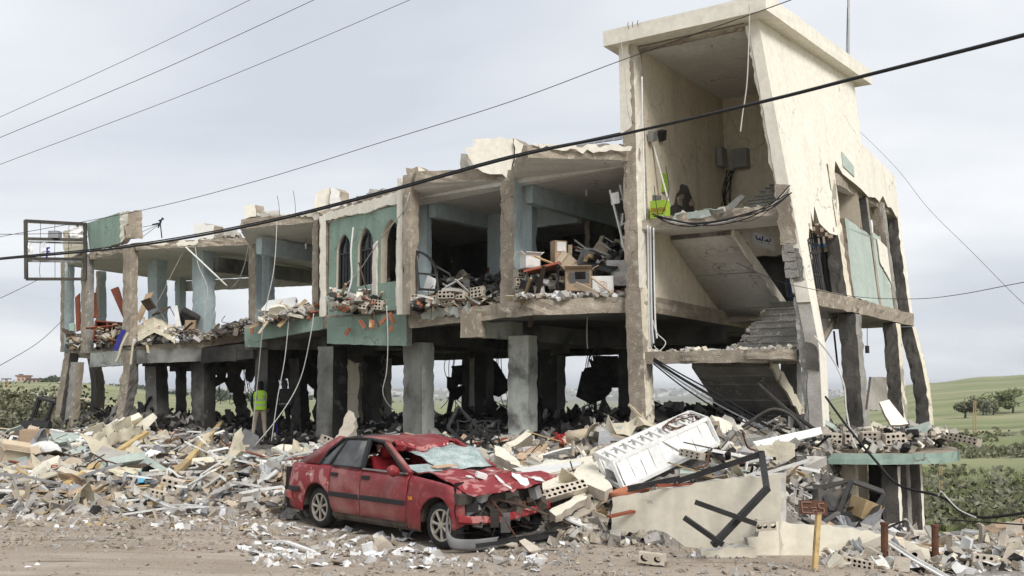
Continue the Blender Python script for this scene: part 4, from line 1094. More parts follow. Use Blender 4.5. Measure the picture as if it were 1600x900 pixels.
mb = MB(); mb.panel(jag([(1.1, L1 - .35), (1.2, L1 - .08), (4.4, .9), (4.4, .6)], .15, .04, RB, edges=(1, 3)), [], lambda u, v, t: T(2.62 + t, u, v), .05); part(mb, 'plaster_skin', 'cream_peel')
mb = MB(); mb.panel(jag([(1.2, L2 - .35), (1.35, L2 - .12), (4.3, SL1 + .12), (4.35, SL1 - .2), (3.6, SL1 + .2)], .15, .05, RB, edges=(2, 3, 4)), [], lambda u, v, t: T(1.97 + t, u, v), .06); part(mb, 'plaster_skin', 'cream_clean')
mb = MB(); mb.panel(jag([(4.3, 6.3), (4.75, 6.3), (4.75, 6.75), (4.3, 6.75)], .2, .02, RB), [], lambda u, v, t: T(u - 3.6, 4.8 + t * 0, v), .08)
# low parapet wall on the upper floor at the back of the stair well and its broken block end
bwall(4.4, [(.3, 6.5), (2.6, 6.55), (2.6, 7.05), (.3, 6.95)], [], ['cream_peel', 'concrete'], .18)
for k in range(4):
    mb = MB(); mb.box(T(2.95 + RB.uniform(-.04, .04), 2.6, 6.85 + k * .22), (.34, .2, .2), rotm(0, 0, BANG)); part(mb, 'brick', 'brick')
bwall(2.75, [(2.85, 6.7), (3.5, 6.7), (3.5, 7.2), (3.3, 7.5), (2.9, 7.6)], [], ['cream_clean', 'concrete'], .12)
# ragged niche with bare bricks in the left wall
mb = MB(); mb.panel(jag([(1.15, 6.0), (2.75, 6.0), (2.7, 6.8), (2.35, 7.15), (2.0, 7.1), (1.6, 6.55), (1.3, 6.5)], .1, .04, RB), [], lambda u, v, t: T(.31 - t, u, v), .025); part(mb, 'bare_masonry', 'concrete_dark')
for k in range(14):
    u, v = RB.uniform(1.4, 2.6), RB.uniform(6.1, 6.85)
    if v > 6.5 and u < 1.8: continue
    mb = MB(); mb.box(T(.32, u, v), (.05, .2, .1), rotm(RB.uniform(-.5, .5), 0, BANG)); part(mb, 'brick', 'brick')
# ---- terrace slab with rounded green edge, its columns and the wall below
TE = [(5.6, 18.75), (6.5, 18.6), (7.2, 18.6), (7.9, 18.75), (8.5, 19.1), (8.95, 19.7), (9.25, 20.6), (9.45, 22), (9.6, 24.5), (6.0, 24.5)]
mb = MB(); rough_slab(mb, [Vector((x, y, .93)) for x, y in TE], .2, .2, .02, RB, 0, 1, 2, rows=2); part(mb, 'terrace_slab', ['concrete', 'soot_dark_wall', 'teal'])
def bcol(px, Y, wf, wd, mats):
    p = at_y(px, 720, Y); ms = list(dict.fromkeys(mats)); mb = MB(); rough_post(mb, (p.x, p.y, -1.3), (p.x, p.y, .66), wf, wd, BANG, .012, .14, .03, RB, 0, None, 4, [ms.index(m) for m in mats]); mb.build('basement_column', ms, BLD)
bcol(1391, 19.2, .32, .2, ('concrete_dark', 'cream_clean', C, C)); bcol(1411, 20.4, .2, .4, ('concrete_grey', 'concrete_grey', C, C)); bcol(1431, 19.8, .2, .2, ('concrete_dark', 'cream_clean', C, C)); bcol(1326, 19.5, .3, .2, ('cream_inside', 'cream_inside', C, C))
wall(4.3, 2.2, 7.2, 2.2, [(0, -1.3), (.9, -1.3), (.9, .68), (0, .68)], [], ['soot', 'concrete'], edges=(), name='basement_wall')  # coloured near black to stand for the shade in the basement opening
wall(3.9, -.2, 4.3, 2.2, [(0, -1.3), (2.4, -1.3), (2.4, .68), (0, .68)], [], ['cream_peel', 'concrete'], edges=(), name='basement_wall')
# blocks stacked on the terrace edge
# ------------------------------------------------------------------ the wrecked red car
def car_mats():
    M('car_red', (.235, .019, .026), (.19, .016, .021), 2.2, .42, .05, 60, spec=.5, c3=(.32, .16, .14), sc3=1.5, thr=.57, soft=.22, c4=(.30, .045, .05), sc4=14., thr4=.6)
    M('car_scraped', (.26, .02, .027), (.22, .02, .025), 3., .45, .1, 40, spec=.5, c3=(.60, .55, .52), sc3=2.4, thr=.67, soft=.012, c4=(.40, .17, .16), sc4=5., thr4=.54)
    M('car_trim', (.025, .025, .026), None, 4., .55, .1, 30)
    M('car_inside', (.03, .014, .014), None, 4., .8, .1, 30)
    M('car_seat', (.30, .018, .022), (.22, .014, .018), 4., .85, .2, 50)
    M('car_rim', (.50, .47, .40), (.36, .33, .28), 6., .5, .1, 40, metal=.35)
    M('car_under', (.12, .095, .075), (.05, .04, .034), 5., .9, .3, 30)
    M('car_window', (.035, .038, .04), (.10, .10, .10), 3., .12, 0, spec=.6, c3=(.22, .22, .21), sc3=1.6, thr=.64, soft=.10)
    M('plastic_grey', (.17, .17, .17), (.12, .12, .12), 4., .6, .1, 30)
    M('amber', (.70, .26, .03), None, 4., .3, 0)
    M('lamp_glass', (.62, .64, .63), (.45, .46, .46), 9., .15, .2, 30, spec=.6)
    # crazed safety glass
    m = bpy.data.materials.new('crazed_glass'); m.use_nodes = True; MAT['crazed_glass'] = m
    N, L = m.node_tree.nodes, m.node_tree.links; b = N['Principled BSDF']
    geo = N.new('ShaderNodeNewGeometry'); vo = N.new('ShaderNodeTexVoronoi'); vo.feature = 'DISTANCE_TO_EDGE'; vo.inputs['Scale'].default_value = 55; L.new(geo.outputs['Position'], vo.inputs['Vector'])
    nn = N.new('ShaderNodeTexNoise'); nn.inputs['Scale'].default_value = 6; nn.inputs['Detail'].default_value = 5; L.new(geo.outputs['Position'], nn.inputs['Vector'])
    r = N.new('ShaderNodeMapRange'); r.inputs[1].default_value = .02; r.inputs[2].default_value = .09; L.new(vo.outputs['Distance'], r.inputs[0])
    c = N.new('ShaderNodeValToRGB'); c.color_ramp.elements[0].position = .35; c.color_ramp.elements[0].color = (.17, .27, .26, 1); c.color_ramp.elements[1].position = .68; c.color_ramp.elements[1].color = (.50, .58, .57, 1); L.new(nn.outputs[0], c.inputs[0])
    x = N.new('ShaderNodeMix'); x.data_type = 'RGBA'; L.new(r.outputs[0], x.inputs[0]); x.inputs[6].default_value = (.72, .78, .77, 1); L.new(c.outputs[0], x.inputs[7]); L.new(x.outputs[2], b.inputs['Base Color'])
    b.inputs['Roughness'].default_value = .25; b.inputs['Alpha'].default_value = .93
    bp = N.new('ShaderNodeBump'); bp.inputs['Strength'].default_value = .5; bp.inputs['Distance'].default_value = .01; L.new(r.outputs[0], bp.inputs['Height']); L.new(bp.outputs[0], b.inputs['Normal'])
car_mats()
RC = random.Random(5)
CF, CRR = at_z(691, 857, 0.0), at_z(497, 823, 0.0)
cd = (CF - CRR); cd.z = 0; WB = cd.length; cd.normalize()
K = 1.06; L0 = 2.62
ctr = (CF + CRR) / 2
CH = cd.copy(); CS = Vector((cd.y, -cd.x, 0))                         # heading, right hand side (towards the camera)
HALF = .85
CO = (CF + CRR) / 2 - CH * (L0 * K / 2) - CS * (.74 * K)            # rear axle centre on the ground
def cw(x, y, z):
    if x > 2.75: x = 2.75 + (x - 2.75) * .42                      # the nose is pushed in
    return CO + CH * (x * K * (WB / (L0 * K)) ** .6) + CS * (y * K) + EZ * (z * K)
CAR = thing('red_car', CO + CH * 1.3, 'wrecked red four door car with crushed bonnet and shattered windscreen', 'car')
def cpart(mb, name, mat, par=None, **kw): return mb.build(name, mat, par or CAR, **kw)
XR, XF, WR = 0.0, L0, .35
def lower(x):
    z = interp([(-.95, .34), (-.75, .27), (-.5, .22), (2.2, .20), (3.0, .24), (3.35, .34)], x)
    for c in (XR, XF):
        d = WR ** 2 - (x - c) ** 2
        if d > 0: z = max(z, .30 + math.sqrt(d))
    return z
def belt(x): return interp([(-.95, .84), (-.86, .90), (-.3, .925), (.6, .925), (1.9, .895), (2.3, .865), (2.9, .80), (3.35, .70)], x)
def side_y(x, z):
    t = (z - .2) / .73
    y = HALF * (1 - .055 * (t - .45) ** 2 * 4) 
    y -= .20 * clamp((-.55 - x) / .42) ** 2 * 1.0 + .20 * clamp((x - 2.75) / .65) ** 2
    y += .012 * math.exp(-((z - .62) / .03) ** 2)
    return y
def side_panel(x0, x1, sgn, top=None, bot=None, dent=0., n=None):
    n = n or max(3, int((x1 - x0) / .04)); rows = []
    for i in range(n + 1):
        x = lerp(x0, x1, i / n); z0 = bot(x) if bot else lower(x); z1 = top(x) if top else belt(x)
        row = []
        for j in range(11):
            z = lerp(z0, z1, j / 10); y = side_y(x, z) - (.03 if j == 10 else 0)
            y += dent * nz(x * 2.3, z * 2.7, sgn * 3)
            row.append(cw(x, sgn * y, z))
        rows.append(row)
    return rows
for sgn in (1, -1):
    G = .007
    q = MB(); q.slabgrid(side_panel(-.95, .30 - G, sgn, dent=.02), .012, nrm=(CS * sgn)[:]); cpart(q, 'rear_wing', 'car_scraped' if sgn > 0 else 'car_red', smooth=True)
    for nm, xa, xb in (('rear_door', .30, 1.02), ('front_door', 1.02, 2.02)):
        q = MB(); q.slabgrid(side_panel(xa + G, xb - G, sgn, bot=lambda x: max(lower(x), .27), dent=.012), .012, nrm=(CS * sgn)[:]); d = cpart(q, nm, 'car_red', smooth=True)
        q = MB(); q.slabgrid([[cw(lerp(xa + .02, xb - .02, i / 8), sgn * (side_y(1, .55) + dy), z) for z, dy in ((.49, .0), (.50, .018), (.55, .018), (.56, .0))] for i in range(9)], .01, nrm=(CS * sgn)[:]); q.build('rub_strip', 'car_trim', d)
        hx = xa + .12; q = MB(); q.box(cw(hx, sgn * (side_y(hx, .8) + .008), .80), (.17, .03, .055), rotm(0, 0, math.atan2(CH.y, CH.x))); q.build('handle', 'car_trim', d)
        q = MB(); q.bar(cw(xa + .02, sgn * .80, .925 if xa < 1 else .915), cw(xb - .03, sgn * .80, .905 if xa > 1 else .922), .03, .02); q.build('window_strip', 'grey_metal' if xa > 1 else 'car_trim', d)
    q = MB(); q.slabgrid(side_panel(2.02 + G, 3.28, sgn, dent=.03), .012, nrm=(CS * sgn)[:]); cpart(q, 'front_wing', 'car_red', smooth=True)
    q = MB(); q.slabgrid([[cw(lerp(.36, 2.24, i / 10), sgn * (.80 + dy), z) for z, dy in ((.17, -.03), (.22, .01), (.27, .015))] for i in range(11)], .01, nrm=(CS * sgn)[:]); cpart(q, 'sill', 'car_under')
    q = MB(); q.slabgrid([[cw(lerp(-.93, -.42, i / 6), sgn * (side_y(lerp(-.93, -.42, i / 6), .5) + dy), z) for z, dy in ((.49, .0), (.50, .02), (.56, .02), (.57, .0))] for i in range(7)], .01, nrm=(CS * sgn)[:]); cpart(q, 'rub_strip', 'car_trim')
    q = MB(); q.box(cw(2.12, sgn * (side_y(2.12, .60) + .012), .60), (.06, .02, .045), rotm(0, 0, math.atan2(CH.y, CH.x))); cpart(q, 'side_lamp', 'amber')
# dark inner shell and floor
q = MB(); rows = [[cw(x, y, z) for y, z in ((-.78, .86), (-.8, .5), (-.76, .22), (0, .2), (.76, .22), (.8, .5), (.78, .86))] for x in [-.88 + i * .2 for i in range(20)]]
# leave the wheel wells free
rows = [[cw(x, clamp(y, -.58, .58) if abs(x - XR) < .4 or abs(x - XF) < .4 else y, z) for y, z in ((-.78, .84), (-.8, .5), (-.76, .22), (0, .2), (.76, .22), (.8, .5), (.78, .84))] for x in [-.88 + i * .1 for i in range(41)]]
q.slabgrid(rows, .01, nrm=(0, 0, 1)); cpart(q, 'inner_shell', 'car_inside')
# tail
q = MB(); rows = []
for i in range(9):
    y = lerp(-.66, .66, i / 8); b = .05 * (1 - (y / .66) ** 2)
    rows.append([cw(x - b, y, z) for x, z in ((-.95, .34), (-.97, .5), (-.96, .60), (-.93, .75), (-.90, .86))])
q.slabgrid(rows, .012, nrm=(-CH)[:]); cpart(q, 'rear_panel', 'car_red', smooth=True)
q = MB(); q.tube(spline([cw(-.62, .85, .44), cw(-.92, .70, .44), cw(-1.03, .3, .44), cw(-1.03, -.3, .44), cw(-.92, -.70, .44), cw(-.62, -.85, .44)]), .075, 6); cpart(q, 'rear_bumper', 'car_red')
for sgn in (1, -1): q = MB(); q.box(cw(-.945, sgn * .52, .72), (.04, .26, .14), rotm(0, 0, math.atan2(CH.y, CH.x))); cpart(q, 'tail_lamp', 'red_plastic')
# roof, with a dent that deepens to the front, and a torn folded front edge
def roof_pt(u, v):                                                   # u along (rear to front), v across -1..1
    x = lerp(.22, 1.38, u); z = 1.345 - .035 * v * v + .02 * math.sin(u * 3.1) - .03 * (1 - u) ** 2
    dent = .11 * u ** 2 * math.exp(-((v - .05) / .5) ** 2) + .06 * clamp(u - .6) * (1 - v) 
    z -= dent + .022 * nz(u * 4, v * 4, 1.7) * (u + .2)
    return cw(x + .03 * nz(v * 3, 2, 1) * u, v * .60, z)
q = MB(); q.slabgrid([[roof_pt(i / 14, lerp(-1, 1, j / 14)) for j in range(15)] for i in range(15)], .015, nrm=(0, 0, 1)); rf = cpart(q, 'roof', 'car_red')
q = MB(); rows = []
for j in range(17):
    v = lerp(-.75, .9, j / 16); p = roof_pt(1, v); f = nz(j * .9, 3.1) 
    rows.append([p, p + CH * (.06 + .05 * f) - EZ * (.05 + .06 * abs(f)) * K, p + CH * (.02 + .09 * f) - EZ * (.13 + .05 * f) * K])
q.slabgrid(rows, .012, nrm=CH[:]); q.build('torn_roof_edge', 'car_scraped', rf)
# pillars and window frames
def pil(a, b, w, mat='car_red', name='pillar', h=.05): q = MB(); q.bar(a, b, w, h, up=CS[:]); return cpart(q, name, mat)
def rail(u, sgn): return roof_pt(u, sgn * 1.0)
for sgn in (1, -1):
    y0 = sgn * .80
    # quarter panel from the wing to the roof
    q = MB(); q.slabgrid([[cw(-.62, sgn * .74, .915), cw(-.34, sgn * .79, .925), cw(-.02, sgn * .80, .925)], [cw(-.22, sgn * .66, 1.14), cw(-.02, sgn * .70, 1.13), cw(.12, sgn * .715, 1.12)], [cw(.20, sgn * .60, 1.335), cw(.30, sgn * .61, 1.33), cw(.36, sgn * .61, 1.325)]], .03, nrm=(CS * sgn)[:]); cpart(q, 'rear_pillar', 'car_red', smooth=True)
    def gl(pts, mat='car_window', nm='side_window'): q = MB(); q.slabgrid([[cw(*pts[0]), cw(*pts[1])], [cw(*pts[3]), cw(*pts[2])]], .008, nrm=(CS * sgn)[:]); return cpart(q, nm, mat)
    gl([(-.02, y0 - sgn * .02, .93), (.24, y0 - sgn * .02, .93), (.44, sgn * .63, 1.28), (.36, sgn * .63, 1.27)])
    gl([(.27, y0 - sgn * .02, .93), (.96, y0 - sgn * .02, .92), (.94, sgn * .64, 1.29), (.47, sgn * .64, 1.285)])
    pil(cw(.25, y0 - sgn * .005, .93), cw(.455, sgn * .635, 1.285), .03, 'car_trim', 'window_bar', .03)
    pil(cw(1.02, y0 - sgn * .005, .92), cw(.98, sgn * .635, 1.31), .085, 'car_trim', 'door_pillar', .04)
    pil(cw(2.02, y0 - sgn * .03, .90), cw(1.33, sgn * .62, 1.27), .06, 'car_red', 'front_pillar', .07)
    pil(cw(1.94, y0 - sgn * .0, .91), cw(1.30, sgn * .635, 1.27), .035, 'car_trim', 'window_frame', .03)
    q = MB(); q.tube([cw(.12, sgn * .70, 1.13), cw(.36, sgn * .635, 1.295), cw(.7, sgn * .63, 1.32), cw(1.0, sgn * .63, 1.315), cw(1.33, sgn * .63, 1.275)], .024, 6); cpart(q, 'window_frame', 'car_trim')
    q = MB(); q.tube([cw(.0, y0, .925), cw(.12, sgn * .71, 1.13)], .02, 6); cpart(q, 'window_frame', 'car_trim')
    q = MB(); q.tube([rail(i / 8, sgn) - EZ * .01 for i in range(9)], .03, 6); cpart(q, 'roof_rail', 'car_red')
# tailgate: glass and lid, sprung open a little
q = MB(); q.slabgrid([[cw(.21, v * .58, 1.335 - .03 * v * v) for v in (-1, -.5, 0, .5, 1)], [cw(-.2, v * .63, 1.16 - .02 * v * v) for v in (-1, -.5, 0, .5, 1)], [cw(-.56, v * .66, 1.0) for v in (-1, -.5, 0, .5, 1)]], .012, nrm=(0, 0, 1)); cpart(q, 'rear_window', 'car_window', smooth=True)
q = MB(); q.slabgrid([[cw(-.2, .66, 1.16), cw(-.05, .69, 1.17), cw(.2, .62, 1.345)], [cw(-.58, .70, 1.02), cw(-.52, .72, 1.0), cw(-.28, .73, .96)], [cw(-.92, .70, .985), cw(-.86, .74, .955), cw(-.7, .75, .93)]], .02, nrm=(0, 0, 1)); 
q = MB(); q.slabgrid([[cw(lerp(-.42, -1.02, i / 6), v * .70, lerp(1.04, .955, i / 6) + .015 * nz(i, v * 3) - .02 * v * v) for v in (-1, -.6, -.2, .2, .6, 1)] for i in range(7)], .03, nrm=(0, 0, 1)); cpart(q, 'tailgate', 'car_scraped')
# bonnet: creased, lifted and twisted to the far front corner
def bonnet_pt(u, v):
    x = lerp(2.06, 3.80, u) + .10 * v * u * -1; y = v * .72
    z = .905 - .15 * u + .06 * u * (1 - v) * .9 * (.4 + .6 * u) + .045 * math.sin(u * 5 + v * 1.5) * u + .05 * nz(u * 3.2, v * 2.6, 4.) 
    z += .07 * math.exp(-((u - .16) / .1) ** 2) * (.4 + .5 * v)
    z -= .16 * clamp(u - .55) * clamp(v) 
    z -= .05 * math.exp(-((v + .15 - u * .25) / .07) ** 2) * u
    if u > .95: x += .06 * nz(v * 5, 2.2, 9)
    return cw(x, y, z)
q = MB(); q.slabgrid([[bonnet_pt(i / 20, lerp(-1, 1, j / 20)) for j in range(21)] for i in range(21)], .015, nrm=(0, 0, 1)); bn = cpart(q, 'bonnet', 'car_scraped')
for k, (u, v, n, sz) in enumerate(((.80, -.30, 6, .17), (.88, -.62, 5, .15), (.62, .05, 5, .13), (.35, .45, 4, .09), (.93, .15, 4, .1))):   # flaked paint
    c = bonnet_pt(u, v); ax = (bonnet_pt(min(1, u + .05), v) - c).normalized(); ay = (bonnet_pt(u, v + .05) - c).normalized(); nn = ax.cross(ay); nn = nn if nn.z > 0 else -nn
    q = MB(); pol = [(math.cos(a) * sz * RC.uniform(.35, 1.3), math.sin(a) * sz * .45 * RC.uniform(.4, 1.3)) for a in [i * 2 * math.pi / 11 for i in range(11)]]
    q.panel(pol, [], lambda a, b, t: c + ax * a + ay * b + nn * (.022 - t), .01); q.build('paint_scar', 'white_paint', bn)
q = MB(); q.box(bonnet_pt(.42, .30) + EZ * .05, (.15, .09, .07), rotm(.2, .3, .4)); stone_on = q.build('plaster_lump', 'white_paint', label='white lump of plaster lying on the red bonnet', cat='plaster')
# windscreen, crazed, sagging outwards
def ws_pt(u, v):
    x = lerp(1.42, 2.02, u); z = lerp(1.17, .93, u) + .05 * math.sin(u * 3.14) * (1 - v * .4) + .05 * nz(u * 3, v * 3, 6) + .06 * (1 - u) * (-v)
    return cw(x + .05 * nz(v * 2, u, 3), v * .66 - .06, z)
q = MB(); q.slabgrid([[ws_pt(i / 12, lerp(-1, .55, j / 14)) for j in range(15)] for i in range(13)], .008, nrm=(0, 0, 1)); cpart(q, 'windscreen', 'crazed_glass', smooth=True)
q = MB(); q.slabgrid([[cw(lerp(1.82, 2.12, i / 6), lerp(.30, .74, j / 6), lerp(1.0, .93, i / 6) + .04 * nz(i, j, 2)) for j in range(7)] for i in range(7)], .008, nrm=(0, 0, 1)); cpart(q, 'windscreen_shard', 'crazed_glass')
q = MB(); q.slabgrid([[cw(2.02, .1, 1.0), cw(2.0, .42, .985)], [cw(2.12, .05, .99), cw(2.10, .40, .975)]], .02, nrm=(0, 0, 1)); cpart(q, 'wood_splinter', 'card')
# interior
for y, x in ((.36, 1.16), (-.36, 1.16)):
    q = MB(); rows = [[cw(x + dx - .12 * h, y + w * .24 * (1 - .25 * max(0, h - .6)), .45 + h * .62) for w in (-1, -.5, 0, .5, 1) ] for h, dx in ((0, .1), (.3, .03), (.6, 0), (.9, -.03), (1.0, -.05))]
    q.slabgrid(rows, .13, nrm=CH[:]); cpart(q, 'seat_back', 'car_seat', smooth=True)
    q = MB(); q.tube([cw(x - .10, y - .11, 1.13), cw(x - .10, y + .11, 1.13)], .085, 8); cpart(q, 'headrest', 'car_seat', smooth=True)
    q = MB(); q.box(cw(x + .28, y, .48), (.5, .46, .14), rotm(0, 0, math.atan2(CH.y, CH.x))); cpart(q, 'seat_cushion', 'car_seat')
q = MB(); q.slabgrid([[cw(1.74, y, .78), cw(1.80, y, .90), cw(2.02, y, .90)] for y in (-.74, -.3, .3, .74)], .05, nrm=(0, 0, 1)); cpart(q, 'dashboard', 'car_trim')
q = MB(); n = 14; q.tube([cw(1.66 + .05 * math.sin(a), -.36 + .17 * math.cos(a), .90 + .16 * math.sin(a)) for a in [i * 2 * math.pi / n for i in range(n + 1)]], .015, 5, cap=False); cpart(q, 'steering_wheel', 'car_trim')
q = MB(); q.box(cw(.35, 0, .62), (.2, 1.3, .55), rotm(0, .2, math.atan2(CH.y, CH.x))); cpart(q, 'rear_seat', 'car_seat')
# door mirror, hanging
q = MB(); rows = []
for i in range(7):
    a = i / 6; c = cw(1.86 + .02 * a, .86 + .17 * a, .93 + .02 * a); r = .055 + .03 * math.sin(a * 3.1)
    rows.append([c + CH * (math.cos(t) * r * .8) + EZ * (math.sin(t) * r) for t in [k * math.pi / 4 for k in range(8)]])
q.grid(rows, closed=True); q.f += [tuple(range(7, -1, -1)), tuple(range(48, 56))]; q.m += [0, 0]; cpart(q, 'door_mirror', 'car_red', smooth=True)
# wheels: tyre, alloy rim with seven spokes, hub
def wheel(x, sgn):
    c = cw(x, sgn * .70, .295); w = MB(); N = 32; 
    prof = [(.20, -.08), (.27, -.085), (.292, -.06), (.297, 0), (.292, .06), (.27, .085), (.20, .08)]
    ax = CS * sgn
    def P(r, a, t): return c + (CH * math.cos(a) + EZ * math.sin(a)) * (r * K) + ax * (t * K)
    rows = [[P(r, i * 2 * math.pi / N, t) for r, t in prof] for i in range(N + 1)]
    w.grid(rows); ty = w.build('tyre', 'black_rubber', CAR, smooth=True)
    d = MB(); d.grid([[P(r, i * 2 * math.pi / N, t) for r, t in ((.205, .082), (.20, .04), (.19, .0), (.0, .0))] for i in range(N + 1)]); d.build('brake_disc', 'dark_metal', ty)
    m = MB(); m.grid([[P(r, i * 2 * math.pi / N, t) for r, t in ((.208, .078), (.20, .088), (.183, .085), (.178, .05))] for i in range(N + 1)])
    for k in range(7):
        a = k * 2 * math.pi / 7 + .3
        rows = []
        for r, wd, t in ((.03, .035, .075), (.07, .03, .08), (.12, .033, .083), (.16, .042, .082), (.19, .055, .078)):
            e = CH * -math.sin(a) + EZ * math.cos(a)
            rows.append([P(r, a, t) - e * (wd / 2 * K), P(r, a, t + .008), P(r, a, t) + e * (wd / 2 * K)])
        m.slabgrid(rows, .02 * K, nrm=ax[:])
    m.build('rim', 'car_rim', ty)
    h = MB(); h.grid([[P(r, i * 2 * math.pi / 12, t) for r, t in ((.05, .07), (.045, .092), (.0, .095))] for i in range(13)]); h.build('hub_cap', 'car_rim', ty)
for x in (XR, XF):
    for sgn in (1, -1): wheel(x, sgn)
for x in (XR, XF):                                                   # wheel housings
    for sgn in (1, -1):
        q = MB(); q.grid([[cw(x + math.cos(a) * .37, sgn * y, .30 + math.sin(a) * .37) for y in (.56, .80)] for a in [i * math.pi / 12 for i in range(13)]]); q.grid([[cw(x + math.cos(a) * r, sgn * .56, .30 + math.sin(a) * r) for r in (.0, .37)] for a in [i * math.pi / 12 for i in range(13)]]); cpart(q, 'wheel_housing', 'car_under')
# smashed front: radiator, engine lumps, bent bumper bar, loose headlamp, hanging grey spoiler, hoses
for k in range(46):
    x, y, z = RC.uniform(2.55, 3.6), RC.uniform(-.62, .66), RC.uniform(.30, .66)
    q = MB(); q.box(cw(x, y, z), (RC.uniform(.06, .28), RC.uniform(.06, .24), RC.uniform(.05, .2)), rotm(RC.random() * 2, RC.random() * 2, RC.random() * 3)); cpart(q, 'engine_piece', RC.choice(('dark_metal', 'black_rubber', 'car_under', 'grey_metal', 'car_under', 'rust', 'plastic_grey', 'dust_grey')))
q = MB(); q.slabgrid([[cw(3.18 + .05 * nz(i, j), lerp(-.6, .55, i / 8), lerp(.36, .68, j / 4)) for j in range(5)] for i in range(9)], .04, nrm=CH[:]); cpart(q, 'radiator', 'dark_metal')
q = MB(); P = spline([cw(3.22, .80, .40), cw(3.42, .62, .38), cw(3.46, .2, .36), cw(3.50, -.3, .40), cw(3.42, -.78, .46)], 6)
rows = [[p + EZ * dz + CH * dx for dz, dx in ((-.055, 0), (-.03, .03), (.03, .03), (.055, 0))] for p in P]; q.slabgrid(rows, .02, nrm=CH[:]); cpart(q, 'bumper_bar', 'car_scraped')
q = MB(); P = spline([cw(2.98, .865, .46), cw(3.02, .90, .30), cw(3.10, .90, .16), cw(3.28, .86, .10), cw(3.55, .62, .08), cw(3.70, .3, .085)], 6)
rows = [[p + EZ * dz + CS * dy for dz, dy in ((-.07, .0), (-.02, .025), (.05, .02), (.08, -.01))] for p in P]; q.slabgrid(rows, .015, nrm=CS[:]); cpart(q, 'spoiler', 'plastic_grey', smooth=True)
q = MB(); q.bar(cw(3.45, .62, .08), cw(3.95, -.75, .10), .14, .05); cpart(q, 'loose_trim', 'black_rubber')
hl = cw(3.20, .36, .67); q = MB(); q.box(hl, (.13, .24, .15), rotm(.1, .25, math.atan2(CH.y, CH.x) + .3)); cpart(q, 'headlamp', 'lamp_glass')
q = MB(); q.box(cw(3.02, .70, .66), (.34, .20, .13), rotm(0, .1, math.atan2(CH.y, CH.x) - .2)); cpart(q, 'headlamp_bucket', 'dark_metal')
for k in range(7):
    a = cw(RC.uniform(2.9, 3.3), RC.uniform(-.5, .6), RC.uniform(.4, .7)); b = cw(RC.uniform(3.2, 3.6), RC.uniform(-.6, .6), RC.uniform(.1, .5))
    q = MB(); q.tube(spline([a, a.lerp(b, .4) + EZ * .12, a.lerp(b, .8) - CH * .05, b]), .014, 5); cpart(q, 'hose', RC.choice(('wire_black', 'dark_metal')))
q = MB(); q.tube(spline([cw(3.15, .3, .62), cw(3.45, .25, .55), cw(3.62, .1, .3), cw(3.75, -.05, .05), cw(3.9, .1, .02)]), .013, 5); cpart(q, 'hose', 'orange_pipe' if 'orange_pipe' in MAT else 'rust')
q = MB(); q.tube(spline([cw(3.2, .4, .66), cw(3.6, -.2, .5), cw(4.1, -.8, .25), cw(4.35, -1.1, .1)]), .016, 5); cpart(q, 'bent_strip', 'wood_dark')
# ------------------------------------------------------------------ people inside the ruin
M('vest', (.42, .72, .06), (.36, .62, .05), 6., .8, .15, 40)
M('reflector', (.42, .44, .43), None, 6., .4, .05, 40)
M('black_cloth', (.013, .013, .014), (.02, .02, .021), 6., .9, .2, 40)
M('trousers', (.42, .35, .28), (.34, .28, .22), 6., .9, .2, 40)
M('grey_cloth', (.075, .075, .078), (.05, .05, .052), 6., .9, .2, 40)
M('skin', (.42, .25, .17), None, 6., .6, 0)
M('boot', (.22, .16, .10), (.16, .11, .07), 6., .8, .2, 40)
M('glove', (.06, .05, .45), None, 6., .6, 0)
def figure(joints, edges, rad, paint, mats, parent, name='body'):
    me = bpy.data.meshes.new(name); me.from_pydata([joints[k] for k in joints], [], [(list(joints).index(a), list(joints).index(b)) for a, b in edges])
    o = bpy.data.objects.new(name, me); COL.objects.link(o)
    md = o.modifiers.new('skin', 'SKIN'); md.use_smooth_shade = True
    sk = me.skin_vertices[0].data
    for i, k in enumerate(joints):
        r = rad[k]; sk[i].radius = r if isinstance(r, tuple) else (r, r); sk[i].use_root = (k == 'pelvis')
    o.modifiers.new('sub', 'SUBSURF').levels = 2
    dg = bpy.context.evaluated_depsgraph_get(); dg.update()
    m2 = bpy.data.meshes.new_from_object(o.evaluated_get(dg)); bpy.data.objects.remove(o); bpy.data.meshes.remove(me)
    m2.name = name
    for m in mats: m2.materials.append(MAT[m])
    for p in m2.polygons: p.material_index = paint(p.center); p.use_smooth = True
    b = bpy.data.objects.new(name, m2); COL.objects.link(b); b.parent = parent; return b
J = dict(pelvis=(0, 0, .95), waist=(0, 0, 1.1), chest=(0, -.01, 1.32), neck=(0, 0, 1.47), head0=(0, .02, 1.57), head1=(0, .03, 1.68),
  shl=(-.17, 0, 1.41), ell=(-.25, .02, 1.13), wrl=(-.22, .16, .95), hal=(-.2, .22, .90), shr=(.17, 0, 1.41), elr=(.27, -.02, 1.12), wrr=(.24, .12, .92), har=(.22, .17, .87),
  hil=(-.10, 0, .9), knl=(-.15, .06, .5), anl=(-.2, -.06, .09), tol=(-.22, .1, .04), hir=(.10, 0, .9), knr=(.13, .02, .5), anr=(.17, -.05, .09), tor=(.2, .12, .04))
for sd, sx in (('l', -1), ('r', 1)):                                 # fingers and a thumb
    hx, hy, hz = J['ha' + sd]
    for f in range(4): J[f'f{f}{sd}'] = (hx + sx * (.012 * f - .02), hy + .03 + .005 * f, hz - .075 + .006 * f)
    J['th' + sd] = (hx - sx * .045, hy + .03, hz - .035)
E = [('pelvis', 'waist'), ('waist', 'chest'), ('chest', 'neck'), ('neck', 'head0'), ('head0', 'head1')]
